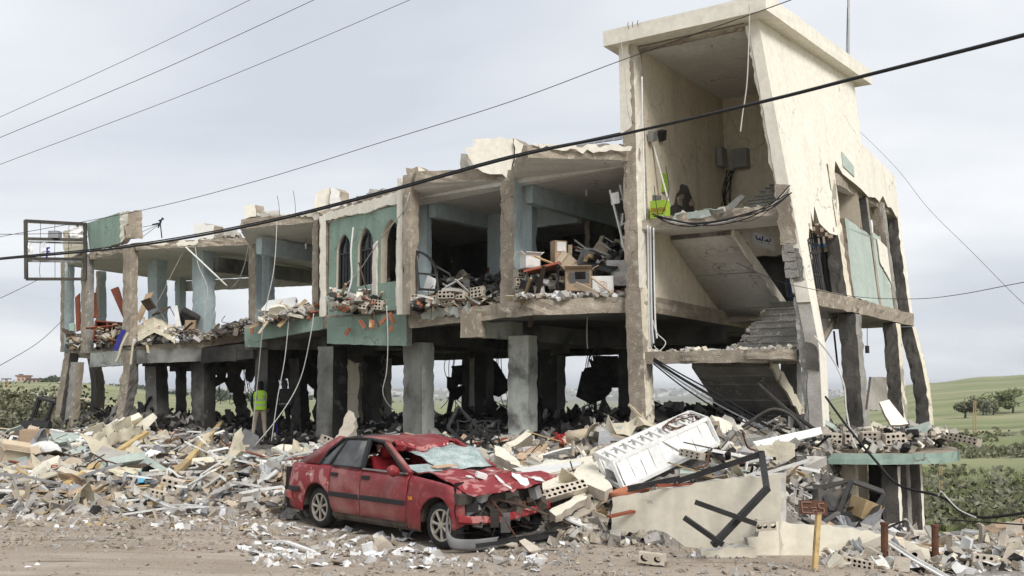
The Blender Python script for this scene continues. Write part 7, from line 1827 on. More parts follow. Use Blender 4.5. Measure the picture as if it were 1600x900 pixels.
for zone, (x0, x1, Y0, Y1), cnt in ZONES:
    for kind, n in cnt.items():
        for _ in range(n):
            p, px = pick(x0, x1, Y0, Y1); sz = RD.uniform(*SZ[kind]); 
            if kind == 'chunk': sz = .12 + .42 * RD.random() ** 2.2
            k = clamp((p.z + .05) / .5, .25, 1.)
            if kind in ('chunk', 'slab', 'sheet'): sz *= .55 + .45 * k
            lift = {'chunk': .12 * sz, 'block': .07, 'plank': .10 * k, 'prof': .10 * k, 'sheet': .10 * k, 'slab': .10 * k, 'card': .09, 'paper': .06, 'cloth': .08, 'rod': .14 * k}[kind]
            put(kind, p + EZ * lift, sz, zone, flat={'chunk': .8, 'block': .5, 'plank': .22, 'prof': .2, 'sheet': .4, 'slab': .38, 'card': .4, 'paper': .35, 'cloth': .3, 'rod': .35}[kind] * (.35 + .65 * k))
for zi, n in ((0, 14), (1, 8), (2, 4), (3, 8)):
    zone, (x0, x1, Y0, Y1), _ = ZONES[zi]
    for _ in range(n): p, px = pick(x0, x1, Y0 + 1.5, Y1); put(RD.choice(('slab', 'sheet', 'slab', 'cloth')), p + EZ * .14, RD.uniform(.9, 1.6), zone, flat=.32)
# lines of long white profiles lying along the road edge
for (xa, ya), (xb, yb), lab in (((0, 800), (120, 790), 'long white strip at the road edge, leftmost'), ((50, 795), (145, 787), 'long white strip left of the brown timber'), ((190, 808), (345, 796), 'longest white strip on the road before the heap'), ((225, 795), (370, 800), 'white strip crossing the longest one'), ((430, 770), (520, 802), 'pale strip reaching to the rear wheel of the car'), ((330, 800), (470, 770), 'grey pole lying towards the rear bumper'), ((260, 730), (370, 715), 'pale rod lying across the middle of the left heap'), ((20, 760), (100, 772), 'pale rod near the sawn timber end'), ((415, 850), (490, 868), 'curved white strip on the road before the rear wheel')):
    a, b = on_mound(xa, ya, .04), on_mound(xb, yb, .05); mb = MB(); m = a.lerp(b, .45) + Vector((0, 0, .05)); mb.bar(a, m, .06, .025); mb.bar(m, b, .06, .025); ob(mb, 'white_strip', 'white_plastic', lab, 'strip')
# a twisted bundle of white profiles right of the timbers
for k in range(22):
    a = on_mound(300 + RD.uniform(-40, 60), 735 + RD.uniform(-25, 45), .1); d = Vector((RD.uniform(-.7, .7), RD.uniform(-.5, .3), RD.uniform(-.05, .35)))
    mb = MB(); mb.bar(a, a + d, .06, .03); mb.bar(a + d, a + d + Vector((RD.uniform(-.2, .3), 0, RD.uniform(-.25, .1))), .06, .03); PLACED.append((ob(mb, 'window_profile', 'white_plastic', 'kinked white profile', 'profile'), 'kinked white profile', ZONES[0][0], 1, 'prof'))
# ---- stuff: small debris of all kinds
SMATS = ['dust_grey', 'concrete_pale', 'block', 'white_plastic', 'wall_cream', 'wood', 'char', 'paper', 'terracotta', 'blue_light', 'concrete', 'ash', 'fabric_grey', 'card_pale', 'dirt_crumb']
M('dirt_crumb', (.33, .28, .23), (.25, .21, .17), 6., .95, .2, 30)
def bits(mb, n, area, smin, smax, mats, lift=.3, power=2.5, flatten=.5, zf=None):
    for _ in range(n):
        p, px = pick(*area); s = smin + (smax - smin) * RD.random() ** power
        z = p.z if zf is None else zf(p.x, p.y)
        Rm = rotm(RD.gauss(0, .6), RD.gauss(0, .6), RD.uniform(0, 6.3)); t = RD.random()
        d = (s, s * RD.uniform(.4, 1), s * RD.uniform(.25, .8)) if t < .6 else ((s * 1.5, s, .012) if t < .85 else (s * 3, s * .25, s * .15))
        k0 = len(mb.v); mb.box((p.x, p.y, z + s * lift * .5), d, Rm, RD.choice(mats))
        for i in range(k0, k0 + 8): v = mb.v[i]; mb.v[i] = (v[0] + RD.uniform(-.18, .18) * s, v[1] + RD.uniform(-.18, .18) * s, v[2] + RD.uniform(-.1, .1) * s)
mb = MB()
bits(mb, 6000, (-30, 440, 16.6, 33), .03, .24, (0, 0, 0, 0, 1, 14, 2, 3, 14, 5, 6, 7, 10, 10, 11, 11, 13, 12), power=2.4)
bits(mb, 3600, (440, 810, 16, 26), .03, .24, (0, 0, 0, 1, 2, 3, 5, 6, 10, 10, 11, 11, 6, 12), power=2.4)
bits(mb, 2000, (800, 960, 13.8, 23), .04, .26, (0, 1, 1, 2, 2, 4, 10, 10, 5, 11))
bits(mb, 4200, (955, 1310, 13.6, 20.5), .04, .26, (0, 0, 1, 10, 11, 6, 6, 2, 4, 3, 11, 0))
bits(mb, 3200, (1290, 1620, 12.1, 18), .03, .22, (0, 1, 1, 2, 2, 10, 4, 7, 3, 6))
bits(mb, 900, (-30, 470, 15.0, 17.6), .02, .13, (0, 0, 1, 2, 3, 7, 10, 14, 14, 5), power=2.6)
mb.build('small_rubble', SMATS, kind='stuff', fixn=False, label='small mixed rubble over the heap', base=(0, 20, 0))
mb = MB(); bits(mb, 4500, (-30, 1500, 13.0, 17.5), .012, .075, (0, 0, 10, 14, 14, 14, 14, 14, 2, 1), power=3.4)
bits(mb, 2200, (420, 1500, 11.0, 14), .012, .07, (0, 0, 2, 10, 14, 14, 14, 1), power=3.2)
bits(mb, 300, (-30, 500, 10.8, 13.2), .01, .04, (0, 10, 14, 14), power=3.2)
bits(mb, 420, (380, 900, 12.0, 16), .03, .14, (0, 1, 2, 10, 7, 7, 3), power=2)
mb.build('gravel', SMATS, kind='stuff', fixn=False, label='gravel and crumbs scattered on the dirt road', base=(0, 13, 0))
def inside(mb, n, s0, s1, w0, w1, smin, smax, mats, hz=0.):
    for _ in range(n):
        s, w = RD.uniform(s0, s1), RD.uniform(w0, w1); p = SWf(s, w); z = mound(p.x, p.y) + hz * RD.random(); q = smin + (smax - smin) * RD.random() ** 2
        Rm = rotm(RD.gauss(0, .8), RD.gauss(0, .8), RD.uniform(0, 6.3)); d = (q, q * RD.uniform(.3, 1), q * RD.uniform(.1, .7)) if RD.random() < .7 else (q * 2.4, q * .15, q * .12)
        k0 = len(mb.v); mb.box((p.x, p.y, z + q * .2), d, Rm, RD.choice(mats))
        for i in range(k0, k0 + 8): v = mb.v[i]; mb.v[i] = (v[0] + RD.uniform(-.2, .2) * q, v[1] + RD.uniform(-.2, .2) * q, v[2] + RD.uniform(-.15, .15) * q)
mb = MB(); inside(mb, 5200, -24, 3.8, .2, 9.5, .05, .36, (6, 6, 6, 11, 6, 0), .16); inside(mb, 900, -9, 0, 3, 8, .08, .5, (6, 6, 11), .3); inside(mb, 900, -23, -17, 1, 5, .08, .5, (6, 11, 0, 6), .4)
mb.build('charred_rubble', SMATS, kind='stuff', fixn=False, label='charred rubble on the ground floor under the building', base=(0, 28, 0))
# charred lumps one can tell apart along the front of the ground floor
for _ in range(90):
    s, w = RD.uniform(-23, 3.5), RD.uniform(-.2, 3.5); p = SWf(s, w); p.z = mound(p.x, p.y) + .1; px = 800 + 1530 * p.x / p.y
    if 375 < px < 465: continue
    put('char', p, RD.uniform(.2, .6), 'under the ruined floor', flat=.9)
# ---- first floor heaps
def floor_z(px, Y): return interp([(100, 3.6), (215, 3.63), (320, 3.78), (382, 4.05), (512, 4.25), (640, 4.12), (1000, 4.22)], px)
def heap(n, px0, px1, Y0, Y1, hfun, kinds, zone, small=0, smats=(0, 1, 2, 4, 8), smin=.05, smax=.25):
    for _ in range(n):
        px, Y = RD.uniform(px0, px1), RD.uniform(Y0, Y1); x = (px - 800) / 1530 * Y; h = hfun(px); z = floor_z(px, Y) + h * RD.random() ** .7 * .9 + .06
        kd = RD.choice(kinds); sz = RD.uniform(*SZ.get(kd, (.2, .5))) * .75
        if kd == 'tile': sz = RD.uniform(.25, .5)
        put(kd, Vector((x, Y, z)), sz, zone, flat=.5)
    if small:
        mb = MB()
        for _ in range(small):
            px, Y = RD.uniform(px0, px1), RD.uniform(Y0, Y1); x = (px - 800) / 1530 * Y; z = floor_z(px, Y) + hfun(px) * RD.random() * .8 + .03; s = smin + (smax - smin) * RD.random() ** 2
            mb.box((x, Y, z), (s, s * RD.uniform(.4, 1), s * RD.uniform(.1, .6)), rotm(RD.gauss(0, .5), RD.gauss(0, .5), RD.random() * 6), RD.choice(smats))
        mb.build('floor_rubble', SMATS, kind='stuff', fixn=False, label='loose rubble ' + zone)
heap(60, 205, 312, 32.4, 33.6, lambda p: interp([(205, .25), (240, .7), (280, .6), (312, .3)], p), ('paper', 'paper', 'paper', 'card', 'cloth', 'plank'), 'in the left paper heap by the blue pier', 500, (7, 7, 0, 13, 2), .05, .25)
heap(36, 146, 200, 33., 35.2, lambda p: .7, ('paper', 'card', 'plank', 'cloth', 'sheet'), 'on the left floor behind the bare columns', 260, (7, 0, 5, 2, 6))
heap(20, 104, 134, 34.8, 36.2, lambda p: .6, ('paper', 'card', 'sheet', 'chunk'), 'on the floor at the far left corner', 160, (7, 0, 5, 2, 11))
heap(40, 318, 400, 31.5, 33., lambda p: interp([(318, .15), (370, .45), (400, .3)], p), ('chunk', 'chunk', 'slab', 'rod', 'sheet'), 'on the broken slab by the pale pier', 400, (0, 1, 2, 10, 11))
heap(46, 402, 512, 28.2, 29.6, lambda p: interp([(402, .1), (450, .45), (512, .5)], p), ('tile', 'tile', 'chunk', 'slab', 'plank', 'block'), 'on the floor edge left of the arches', 420, (0, 8, 0, 1, 2, 4))
heap(50, 515, 640, 25.6, 26.7, lambda p: interp([(515, .5), (580, .5), (640, .35)], p), ('block', 'chunk', 'tile', 'slab', 'sheet', 'rod', 'plank'), 'on the floor edge below the arches', 420, (0, 8, 1, 2, 4, 6))
heap(54, 642, 800, 24.0, 25.4, lambda p: interp([(642, .3), (700, .4), (790, .25)], p), ('slab', 'chunk', 'block', 'plank', 'prof', 'rod', 'sheet'), 'on the floor of the middle bay', 420, (0, 1, 2, 4, 6, 8))
heap(44, 690, 780, 26, 29, lambda p: 1.2, ('rod', 'sheet', 'cloth', 'plank', 'char', 'char', 'prof'), 'at the dark back of the middle bay', 350, (0, 6, 6, 11, 1), .08, .4)
heap(80, 818, 985, 22.75, 24.8, lambda p: interp([(818, .5), (880, .9), (940, 1.5), (992, 1.7)], p), ('card', 'sheet', 'sheet', 'rod', 'rod', 'plank', 'plank', 'paper', 'cloth', 'prof', 'char', 'char'), 'in the right bay furniture heap', 300, (0, 5, 7, 6, 2, 6), .08, .35)
heap(14, 810, 990, 21.95, 22.3, lambda p: .08, ('paper', 'chunk', 'plank'), 'at the front edge of the right bay', 220, (0, 1, 10, 7))
# long brick slabs still hanging together on the floor edges
for (px, py, Y, rz, n, lab) in ((582, 474, 25.7, -.25, 5, 'row of beige hollow blocks still joined below the arches'), (690, 467, 24.1, -.2, 3, 'beige hollow blocks with cream face in the middle bay'), (735, 459, 23.9, -.12, 3, 'cream faced hollow blocks left of the bare column')):
    t = thing('block_row', at_y(px, py, Y), lab, 'blocks'); c = at_y(px, py, Y)
    for k in range(n):
        o = bpy.data.objects.new('block', P_BLOCK[RD.choice((0, 1, 2, 5, 6))]); COL.objects.link(o); o.parent = t; o.location = rotm(0, 0, rz) @ Vector(((k - n / 2) * .40, RD.uniform(-.08, .08), RD.uniform(-.05, .04))); o.rotation_euler = (RD.uniform(-.5, .3), RD.uniform(-.18, .18), rz + RD.uniform(-.3, .3))
# column of blocks at the foot of the bare column
t = thing('block_stack', at_y(812, 462, 23.2), 'stack of three beige hollow blocks at the foot of the bare column', 'blocks')
for k in range(3): o = bpy.data.objects.new('block', P_BLOCK[3]); COL.objects.link(o); o.parent = t; o.location = (0, 0, .1 + k * .215); o.rotation_euler = (0, 0, .3 * k)
# terracotta pieces stuck on the fascia and tiles
for px, py, a in ((543, 518, .7), (566, 506, -.6), (582, 507, .05), (599, 501, .75), (612, 497, -.4), (611, 514, .3), (394, 516, 0.1)):
    mb = MB(); c = at_y(px, py, interp([(382, 29.7), (511, 26.8), (635, 24.9)], px)); L_ = RD.uniform(.14, .3); mb.box(c, (.09, .06, L_), rotm(.2, a, 0)); mb.box(c + Vector((.04, -.03, .01)), (.03, .04, L_ * .9), rotm(.2, a, 0)); PLACED.append((ob(mb, 'terracotta_piece', 'terracotta', 'red terracotta', 'terracotta'), 'red terracotta piece', 'stuck on the green fascia', 1, 'tile'))
# ---- terrace, landings and stairs
def drop(n, fn, kinds, zone, szf=1.):
    for _ in range(n): kd = RD.choice(kinds); put(kd, fn(), RD.uniform(*SZ.get(kd, (.2, .5))) * szf, zone, flat=.5)
def terr_pt():
    while True:
        x, y = RD.uniform(6., 9.2), RD.uniform(18.7, 23.5)
        if x > 7.7 and y < 19 + (x - 7.7) * .9: continue
        return Vector((x, y, 1.0 + .3 * RD.random() * clamp((y - 18.4))))
drop(80, terr_pt, ('chunk', 'chunk', 'chunk', 'block', 'slab', 'rod', 'sheet', 'char'), 'on the rounded terrace slab', .7)
mb = MB()
for _ in range(1100):
    p = terr_pt(); s = .04 + .2 * RD.random() ** 2; mb.box(p, (s, s * .7, s * RD.uniform(.1, .6)), rotm(RD.gauss(0, .6), RD.gauss(0, .6), RD.random() * 6), RD.choice((0, 0, 1, 2, 10, 11, 4, 6)))
mb.build('terrace_rubble', SMATS, kind='stuff', fixn=False, label='loose rubble on the rounded terrace slab')
for (px, py, Y, n, lab) in ((1362, 685, 19.0, 4, 'row of grey hollow blocks lying on the terrace edge'),):
    t = thing('block_row', at_y(px, py, Y), lab, 'blocks')
    for k in range(n): o = bpy.data.objects.new('block', P_BLOCK[k % 3]); COL.objects.link(o); o.parent = t; o.location = ((k - n / 2) * .4, RD.uniform(-.05, .05), 0); o.rotation_euler = (RD.uniform(-.2, .2), RD.uniform(-.1, .1), .1)
def big_block(a, b, c, nx, nzz, lab, th=.14):
    """hollow block wall piece between image corners a (left top), b (right top), c (left bottom)"""
    L, H = (b - a).length, (c - a).length; me = block_mesh(L, H, th, nx, nzz); o = bpy.data.objects.new('hollow_block_slab', me); COL.objects.link(o)
    ux, uz = (b - a).normalized(), (a - c).normalized(); uy = uz.cross(ux).normalized(); uz = ux.cross(uy)
    o.matrix_world = Matrix(((ux.x, uy.x, uz.x, 0), (ux.y, uy.y, uz.y, 0), (ux.z, uy.z, uz.z, 0), (0, 0, 0, 1))); o.location = (b + c) / 2; tag(o, lab, 'block')
big_block(at_y(1459, 671, 20.2), at_y(1531, 686, 19.2), at_y(1457, 682, 20.2), 10, 2, 'long perforated block slab jutting out over the terrace edge')
big_block(at_y(1304, 866, 12.3), at_y(1366, 878, 12.0), at_y(1303, 879, 12.3), 8, 2, 'perforated block slab lying at the foot of the low wall')
big_block(at_y(1066, 701, 15.2), at_y(1098, 708, 14.9), at_y(1065, 712, 15.2), 4, 2, 'perforated block with pale green top on the heap')
big_block(at_y(842, 772, 14.3), at_y(912, 752, 14.6), at_y(845, 786, 14.2), 9, 2, 'ribbed hollow block row below the large cream panel')
big_block(at_y(1000, 861, 12.2), at_y(1040, 866, 12.1), at_y(999, 878, 12.2), 2, 1, 'grey block with two big holes on the road')
big_block(at_y(1180, 815, 12.55), at_y(1212, 813, 12.5), at_y(1180, 829, 12.55), 3, 1, 'hollow block on the end of the low cream wall', .2)
for k in range(90):
    if k < 55:
        w = RD.uniform(.2, 3.8); s = RD.uniform(1.6, 3.5) if w > 1.2 else RD.uniform(.4, 3.5); z = L1 + max(0, (w - 1.2)) * .45 + .05; zone = 'on the lower tower stairs'
    else: w = RD.uniform(.05, 1.3); s = RD.uniform(.9, 3.5); z = L2 + .03; zone = 'on the upper landing of the tower'
    put(RD.choice(('chunk', 'chunk', 'slab', 'chunk', 'sheet')), T(s, w, z), RD.uniform(.12, .42), zone, flat=.3)
mb = MB()
for k in range(700):
    w = RD.uniform(.0, 3.9); s = RD.uniform(1.7, 3.5) if w > 1.2 else RD.uniform(.3, 3.5); up = RD.random() < .3
    z = (L2 if up else L1) + max(0, w - 1.2) * .45 + .03; q = .03 + .14 * RD.random() ** 2
    if up and w > 1.2: continue
    mb.box(T(s, w, z), (q, q * .7, q * .5), rotm(RD.random(), RD.random(), RD.random() * 6), RD.choice((0, 1, 1, 2, 4)))
mb.build('stair_rubble', SMATS, kind='stuff', fixn=False, label='loose rubble on the stairs of the tower')
# concrete chunks hanging on bars in the back openings (part of the ruin)
def dangle(px, py, Y, n, spread, mat):
    for k in range(n):
        c = at_y(px + RD.uniform(-spread, spread), py + RD.uniform(-25, 25), Y); bm = hull(12, RD.uniform(.12, .35), .12, RD.uniform(.15, .45), RD); me = proto('hanging_chunk', bm, [mat]); o = bpy.data.objects.new('hanging_chunk', me); COL.objects.link(o); o.parent = BLD; o.location = c - BLD.location; o.rotation_euler = (0, RD.uniform(-.6, .6), 0)
    for k in range(n): c = at_y(px + RD.uniform(-spread, spread), py, Y); MB().tube(spline([c + EZ * 1.0, c + Vector((RD.uniform(-.2, .2), 0, .3)), c + Vector((RD.uniform(-.3, .3), 0, -.6)), c + Vector((RD.uniform(-.5, .5), 0, -1.0))]), .012, 4).build('bare_bar', 'black_metal', BLD)
dangle(362, 590, 36.5, 9, 22, 'concrete_dark'); dangle(400, 580, 36, 5, 12, 'concrete_dark'); dangle(450, 595, 35, 8, 18, 'concrete_dark'); dangle(708, 590, 32, 5, 9, 'char'); dangle(935, 590, 29, 9, 16, 'char'); dangle(780, 590, 31, 3, 4, 'char'); dangle(560, 590, 33, 5, 14, 'concrete_dark')
mb = bent_sheet(at_y(925, 556, 28.6), at_y(965, 556, 28.6), at_y(935, 606, 28.6), .03, 6, 8, .25, 3.); mb.build('hanging_sheet', 'char', BLD)
# papers and litter on the road
for k in range(46):
    px, py = RD.uniform(380, 760), RD.uniform(828, 866)
    if k > 34: px, py = RD.uniform(0, 1150), RD.uniform(818, 892)
    p = at_z(px, py, .02); q = p - CO; lx, ly = q.dot(CH), q.dot(CS)
    put('paper', p, RD.uniform(.1, .34), 'on the road before the red car' if k <= 34 else 'scattered on the dirt road', flat=.2)
ob(bent_sheet(at_z(133, 850, .03), at_z(147, 850, .03), at_z(134, 845, .06), .004, 4, 4, .04, 5.), 'paper_scrap', 'paper_print', 'lone blue and white paper scrap on the empty road', 'paper')
for px, py, s, lab in ((598, 860, .32, 'beige stone lump on the road between the wheels'), (618, 852, .2, 'round stone beside the beige lump'), (805, 858, .2, 'beige stone under the hanging orange hose'), (828, 866, .3, 'square stone on the road right of the spoiler'), (846, 878, .2, 'small pale stone right of the square stone'), (580, 862, .18, 'flat stone left of the beige lump')):
    p = at_z(px, py, 0); o = bpy.data.objects.new('stone', RD.choice(P_CHUNK)); COL.objects.link(o); o.location = p + EZ * s * .2; o.scale = (s,) * 3; o.rotation_euler = (RD.random(), RD.random(), RD.random()); o.material_slots[0].link = 'OBJECT'; o.material_slots[0].material = MAT['block']; tag(o, lab, 'stone')

# ---- labels of the scattered pieces: the nearest thing one can find, then size, then order
LMK = [(52, 690, 'the upright cardboard box'), (66, 725, 'the white cushion'), (15, 730, 'the tan box at the left edge'), (60, 650, 'the tilted black steel frame'), (165, 735, 'the left yellow timber'), (195, 748, 'the scroll printed board'), (225, 755, 'the bright blue cards'), (322, 710, 'the right yellow timber'), (265, 765, 'the brown timber'), (190, 690, 'the torn awning'), (300, 682, 'the fallen concrete beam'), (105, 660, 'the two leaning left columns'), (190, 650, 'the broken tilted column'), (245, 660, 'the wide grey column'), (375, 728, 'the pale blue panel'), (385, 695, 'the tipped metal cabinet'), (405, 680, 'the person in yellow'), (448, 745, 'the car boot'), (430, 800, 'the rear bumper'), (540, 668, 'the upright masonry fragment'), (610, 672, 'the car roof'), (655, 680, 'the front column behind the car'), (740, 690, 'the iron star screen'), (755, 715, 'the windscreen'), (818, 690, 'the pale soot stained column'), (870, 745, 'the large cream wall panel'), (840, 810, 'the car nose'), (905, 700, 'the beige roll'), (925, 755, 'the cream fragment below the rack'), (890, 800, 'the dark leaning bar'), (985, 765, 'the terracotta pot'), (1020, 690, 'the white rack'), (1010, 655, 'the tower corner column'), (1090, 705, 'the perforated green topped block'), (1150, 690, 'the sagging cables'), (1200, 700, 'the pale green wall fragment'), (1195, 735, 'the bent black section'), (1250, 680, 'the smooth white sheet'), (1290, 700, 'the front corner column'), (1310, 780, 'the collapsed canopy'), (1330, 872, 'the perforated slab by the low wall'), (1270, 830, 'the post sign'), (1382, 850, 'the nearer rusty bollard'), (1461, 850, 'the farther rusty bollard'), (1530, 810, 'the drooping cable'), (1540, 870, 'the bottom right corner'), (1590, 840, 'the right edge'), (1420, 870, 'the end of the low wall'), (100, 800, 'the leftmost road strip'), (270, 800, 'the longest road strip'), (500, 850, 'the rear wheel'), (640, 865, 'the front wheel'), (780, 860, 'the grey spoiler'), (1020, 870, 'the two holed block'), (1060, 800, 'the tall cream low wall'), (140, 848, 'the lone paper scrap')]
def to_px(p):
    q = Vector(p) - CAM; d = q.y * CP + q.z * SP; return 800 + FPX * q.x / d, 450 - FPX * (q.z * CP - q.y * SP) / d
GROUND = {z[0] for z in ZONES} | {'on the road before the red car', 'scattered on the dirt road', 'under the ruined floor'}
lab = {}
for o, adj, zone, size, kind in PLACED:
    px, py = to_px(o.location); ph = zone
    if zone in GROUND: ph = 'near ' + min(LMK, key=lambda l: (l[0] - px) ** 2 + 1.6 * (l[1] - py) ** 2)[2]
    lab.setdefault((adj, ph), []).append((px, size, o))
ORD = ['leftmost', 'second from left', 'third from left', 'fourth from left', 'fifth from left', 'sixth from left', 'seventh from left', 'eighth from left', 'ninth from left', 'tenth from left', 'eleventh from left', 'twelfth from left', 'thirteenth from left', 'fourteenth from left', 'fifteenth from left', 'sixteenth from left', 'seventeenth from left', 'eighteenth from left', 'nineteenth from left', 'twentieth from left', 'twenty first from left', 'twenty second from left', 'twenty third from left', 'twenty fourth from left']
for (adj, ph), l in lab.items():
    l.sort(key=lambda e: e[0]); n = len(l)
    for i, (px, size, o) in enumerate(l):
        t = '' if n == 1 else (', ' + (('left one', 'right one')[i] if n == 2 else ('rightmost' if i == n - 1 else (ORD[i] if i < 24 else 'among the right half'))))
        o['label'] = f'{adj} {ph}{t}'; o['group'] = f'{adj} {ph}'
# ------------------------------------------------------------------ cables and wires
def cable(pts, r, mat, label, name='overhead_cable', n=5, k=8):
    mb = MB(); mb.tube(spline([at_y(*p) for p in pts], k), r, n); return ob(mb, name, mat, label, 'cable', smooth=True)
cable([(-60, 412, 21), (0, 405, 20), (200, 386, 18.6), (400, 351, 17.2), (600, 301, 15.6), (800, 246, 14.2), (985, 207, 13.), (1200, 157, 11.4), (1345, 120, 10.4), (1600, 55, 9), (1680, 32, 8.6)], .021, 'wire_black', 'thick black overhead cable crossing the whole view')
cable([(-60, 411, 21.05), (0, 403, 20.05), (200, 383, 18.65), (400, 348, 17.25), (600, 298, 15.65), (800, 243, 14.25), (985, 206, 13.05), (1200, 155.5, 11.45), (1345, 118.5, 10.45), (1600, 53, 9.05), (1680, 30, 8.65)], .012, 'wire_black', 'thin black wire twisted along the thick overhead cable')
cable([(-60, 211, 17), (0, 183, 17), (200, 92, 16), (390, 0, 15), (470, -42, 15)], .0042, 'wire_black', 'upper left thin overhead wire')
cable([(-60, 242, 17), (0, 215, 17), (250, 110, 16), (490, 0, 15), (580, -45, 15)], .005, 'wire_black', 'middle left thin overhead wire')
cable([(-60, 282, 17), (0, 257, 17), (320, 135, 16), (640, 0, 15), (740, -45, 15)], .0045, 'wire_black', 'lower left thin overhead wire')
cable([(-60, 385, 24), (0, 370, 24), (215, 330, 22.5), (400, 283, 21), (600, 221, 19), (800, 158, 17.2), (980, 91, 15.5), (1230, 2, 13), (1330, -40, 12)], .007, 'wire_black', 'thin overhead wire from the left roof past the tower top')
cable([(-60, 362, 30), (0, 366, 30), (135, 364, 34)], .01, 'wire_black', 'thin wire reaching the steel frame from the left')
cable([(-60, 604, 30), (0, 571, 30), (60, 535, 33), (100, 498, 36)], .010, 'wire_black', 'thin wire sloping up to the left corner column')
cable([(-60, 490, 30), (0, 466, 30), (60, 437, 33)], .009, 'wire_black', 'faint wire below the steel frame')
cable([(1700, 425, 14), (1600, 441, 14.5), (1500, 460, 16), (1430, 467, 18), (1340, 464, 18.5), (1260, 450, 18.8), (1210, 437, 19.), (1150, 410, 20.4)], .006, 'wire_black', 'thin wire running from the right edge into the stair well')
cable([(1338, 200, 25.5), (1400, 262, 22), (1450, 325, 20), (1520, 395, 18), (1600, 475, 16), (1660, 520, 15)], .004, 'wire_black', 'thin wire sloping down to the right from the tower')
cable([(1290, 620, 18.6), (1325, 668, 17.5), (1370, 722, 16.5), (1405, 758, 16), (1470, 776, 15.5), (1498, 797, 15), (1530, 808, 14.6), (1570, 806, 14.), (1640, 795, 13)], .022, 'wire_black', 'thick black cable drooping at the lower right', k=10)
cable([(1466, 775, 15.45), (1470, 768, 15.4), (1478, 776, 15.4), (1498, 796, 14.95), (1525, 809, 14.6)], .012, 'wire_pale', 'white wire wound on the drooping black cable')
cable([(1480, 812, 14.), (1600, 820, 13), (1660, 823, 12.6)], .01, 'wire_black', 'thin dark wire low at the right edge')
cable([(433, 340, 27.8), (428, 420, 27.6), (412, 500, 27.6), (402, 600, 28.4), (392, 690, 28.8)], .012, 'wire_pale', 'pale cord hanging from the roof past the person in yellow', 'loose_cord')
cable([(452, 490, 28.4), (445, 560, 28.4), (434, 620, 28.2), (424, 690, 28.)], .013, 'wire_pale', 'pale cord hanging left of the longer bowed cord', 'loose_cord')
cable([(490, 490, 27.8), (486, 520, 27.7), (470, 590, 27.6), (440, 645, 27.4), (395, 700, 27.2)], .015, 'wire_pale', 'long bowed pale cord hanging from the green fascia', 'loose_cord')
cable([(604, 478, 25.0), (606, 530, 25.), (604, 580, 25.1), (598, 610, 25.3), (604, 628, 25.6), (615, 640, 26)], .013, 'wire_pale', 'pale cord hanging below the three arches', 'loose_cord')
cable([(640, 300, 24.), (630, 330, 24.2), (605, 360, 25), (580, 395, 26), (560, 425, 26.5), (540, 445, 26.8)], .013, 'wire_pale', 'pale cord slanting across the arches', 'loose_cord')
cable([(1171, 5, 19.6), (1170, 60, 19.7), (1167, 130, 19.8), (1160, 180, 19.9), (1157, 206, 19.9)], .014, 'wire_pale', 'pale cord hanging from the tower roof', 'loose_cord')
cable([(970, 48, 21.2), (972, 80, 21.2), (976, 110, 21.2), (980, 165, 21.3), (985, 190, 21.5)], .007, 'wire_pale', 'very thin cord along the outer tower corner', 'loose_cord')
cable([(305, 385, 32.3), (310, 415, 32.2), (324, 450, 32.2), (321, 490, 32.2), (317, 520, 32.3)], .013, 'wire_pale', 'pale kinked cord before the blue pier', 'loose_cord')
cable([(290, 386, 32.2), (322, 416, 32.2), (355, 447, 32.2)], .03, 'white_plastic', 'white conduit hanging diagonally before the blue pier', 'loose_cord')
cable([(388, 384, 31.8), (383, 410, 31.8), (374, 435, 31.8), (362, 450, 31.9)], .014, 'wire_pale', 'short pale cord hanging left of the pale pier', 'loose_cord')
cable([(288, 390, 32.6), (270, 425, 32.6), (250, 465, 32.8), (238, 485, 32.9)], .008, 'wire_pale', 'thin string slanting over the paper heap', 'loose_cord')
cable([(200, 520, 32.), (190, 540, 31.9), (184, 560, 31.9), (181, 565, 31.9)], .045, 'canvas', 'shredded cloth strip hanging at the left floor edge', 'cloth_strip')
cable([(208, 535, 31.9), (206, 552, 31.9), (204, 570, 31.9)], .04, 'canvas', 'shredded cloth strip hanging right of the bare column', 'cloth_strip')
cable([(1272, 525, 18.7), (1300, 560, 18.6), (1318, 600, 18.5), (1322, 640, 18.4), (1330, 680, 18.3), (1338, 700, 18.2)], .018, 'wire_pale', 'pale cable hanging beside the front corner column', 'loose_cord')
for k in range(5): cable([(1012 + k * 2.2, 352 + k, 20.9), (1013 + k * 2.2, 420, 20.9), (1014 + k * 2.4, 500, 20.85), (1016 + k * 2.6, 545 - k * 4, 20.8)], .022, 'white_plastic' if k % 2 == 0 else ('wire_black' if k == 3 else 'grey_metal'), ['outermost left white pipe on the tower column', 'grey pipe second from the left on the tower column', 'white pipe third from the left on the tower column', 'black cable fourth from the left on the tower column', 'right white pipe on the tower column'][k], 'conduit_pipe')
cable([(1003, 120, 21.1), (1004, 180, 21.1), (1006, 260, 21.1), (1008, 345, 21.)], .018, 'white_plastic', 'thin white pipe on the upper tower column', 'conduit_pipe')
rj = random.Random(4); J_ = lambda a: rj.uniform(-a, a)
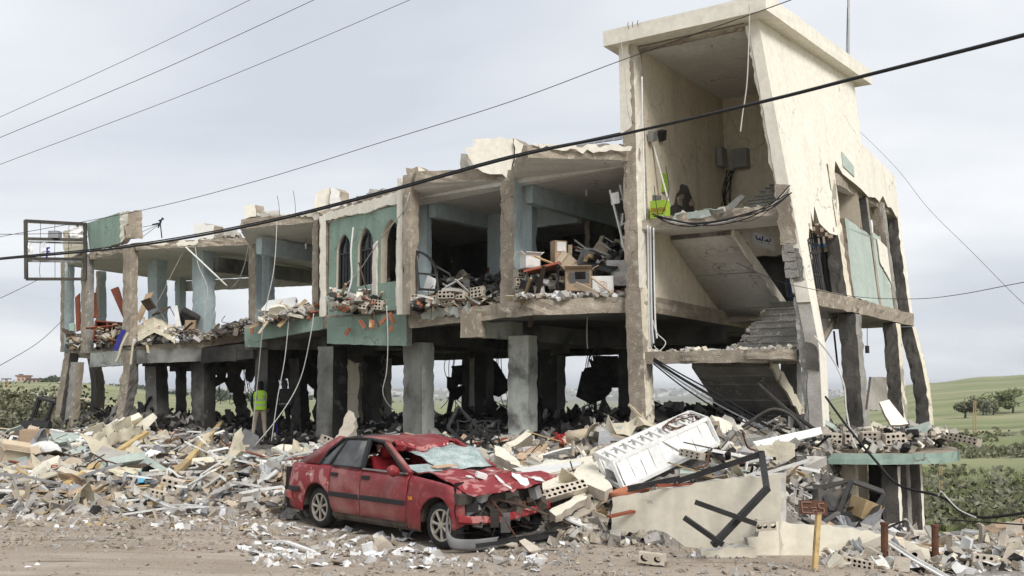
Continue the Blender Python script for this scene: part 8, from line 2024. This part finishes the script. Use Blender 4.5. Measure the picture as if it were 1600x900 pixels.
for k in range(6): cable([(1018 + k * 3, 336 + J_(3), 20.6), (1050, 347 + J_(5), 20.35), (1085, 350 + J_(6), 20.1), (1130, 348 + J_(7), 19.9), (1175, 338 + J_(8), 19.7), (1208, 322 + J_(8), 19.6), (1234 + J_(4), 296 + J_(8), 19.6)], .013 if k < 4 else .008, 'wire_black' if k < 5 else 'wire_pale', ['topmost', 'second', 'third', 'fourth', 'fifth', 'pale'][k] + ' cable of the bundle drooping along the upper landing', 'landing_cable')
for k in range(4): cable([(1022, 560 + k * 3, 20.6), (1065, 585 + k * 6, 19.8), (1120, 615 + k * 8, 19.), (1180, 650 + k * 6, 18.), (1235, 672 + k * 9, 17.)], .03 if k == 1 else .016, 'wire_black' if k != 2 else 'grey_metal', ['upper', 'thick', 'grey', 'lowest'][k] + ' cable sagging under the lower landing to the heap', 'landing_cable')
cable([(1160, 668, 17.4), (1205, 640, 17.2), (1240, 652, 17.), (1262, 685, 16.6)], .03, 'dark_metal', 'dark bent pipe lying before the corner column', 'bent_pipe')
cable([(1185, 600, 19.), (1230, 640, 18.), (1275, 672, 17.)], .04, 'dark_metal', 'long dark pole sloping from the stair to the corner column', 'bent_pipe')
cable([(1022, 290, 21.), (1030, 340, 20.9), (1045, 300, 20.9), (1040, 260, 21.)], .008, 'wire_black', 'loose wire loop on the stair well wall', 'loose_cord')
cable([(1020, 500, 20.7), (1026, 520, 20.6), (1040, 535, 20.5), (1030, 548, 20.5), (1022, 540, 20.5)], .012, 'wire_pale', 'pale wire loop above the lower landing', 'loose_cord')
cable([(918, 490, 23.), (917, 520, 23.), (918, 545, 23.)], .012, 'wire_pale', 'short cord hanging from the right bay ceiling below the floor', 'loose_cord')
# steel starter bars on roofs
for px, y0, y1, Y in ((982, 41, 35, 20.9), (989, 39, 34, 20.85), (997, 37, 32, 20.8), (437, 338, 306, 29.), (462, 334, 298, 28.7)):
    mb = MB(); mb.tube(spline([at_y(px, y0 + 4, Y), at_y(px - 1, (y0 + y1) / 2, Y), at_y(px - (4 if Y > 25 else 0), y1, Y)], 4), .007, 4); mb.build('starter_bar', 'rust', BLD)
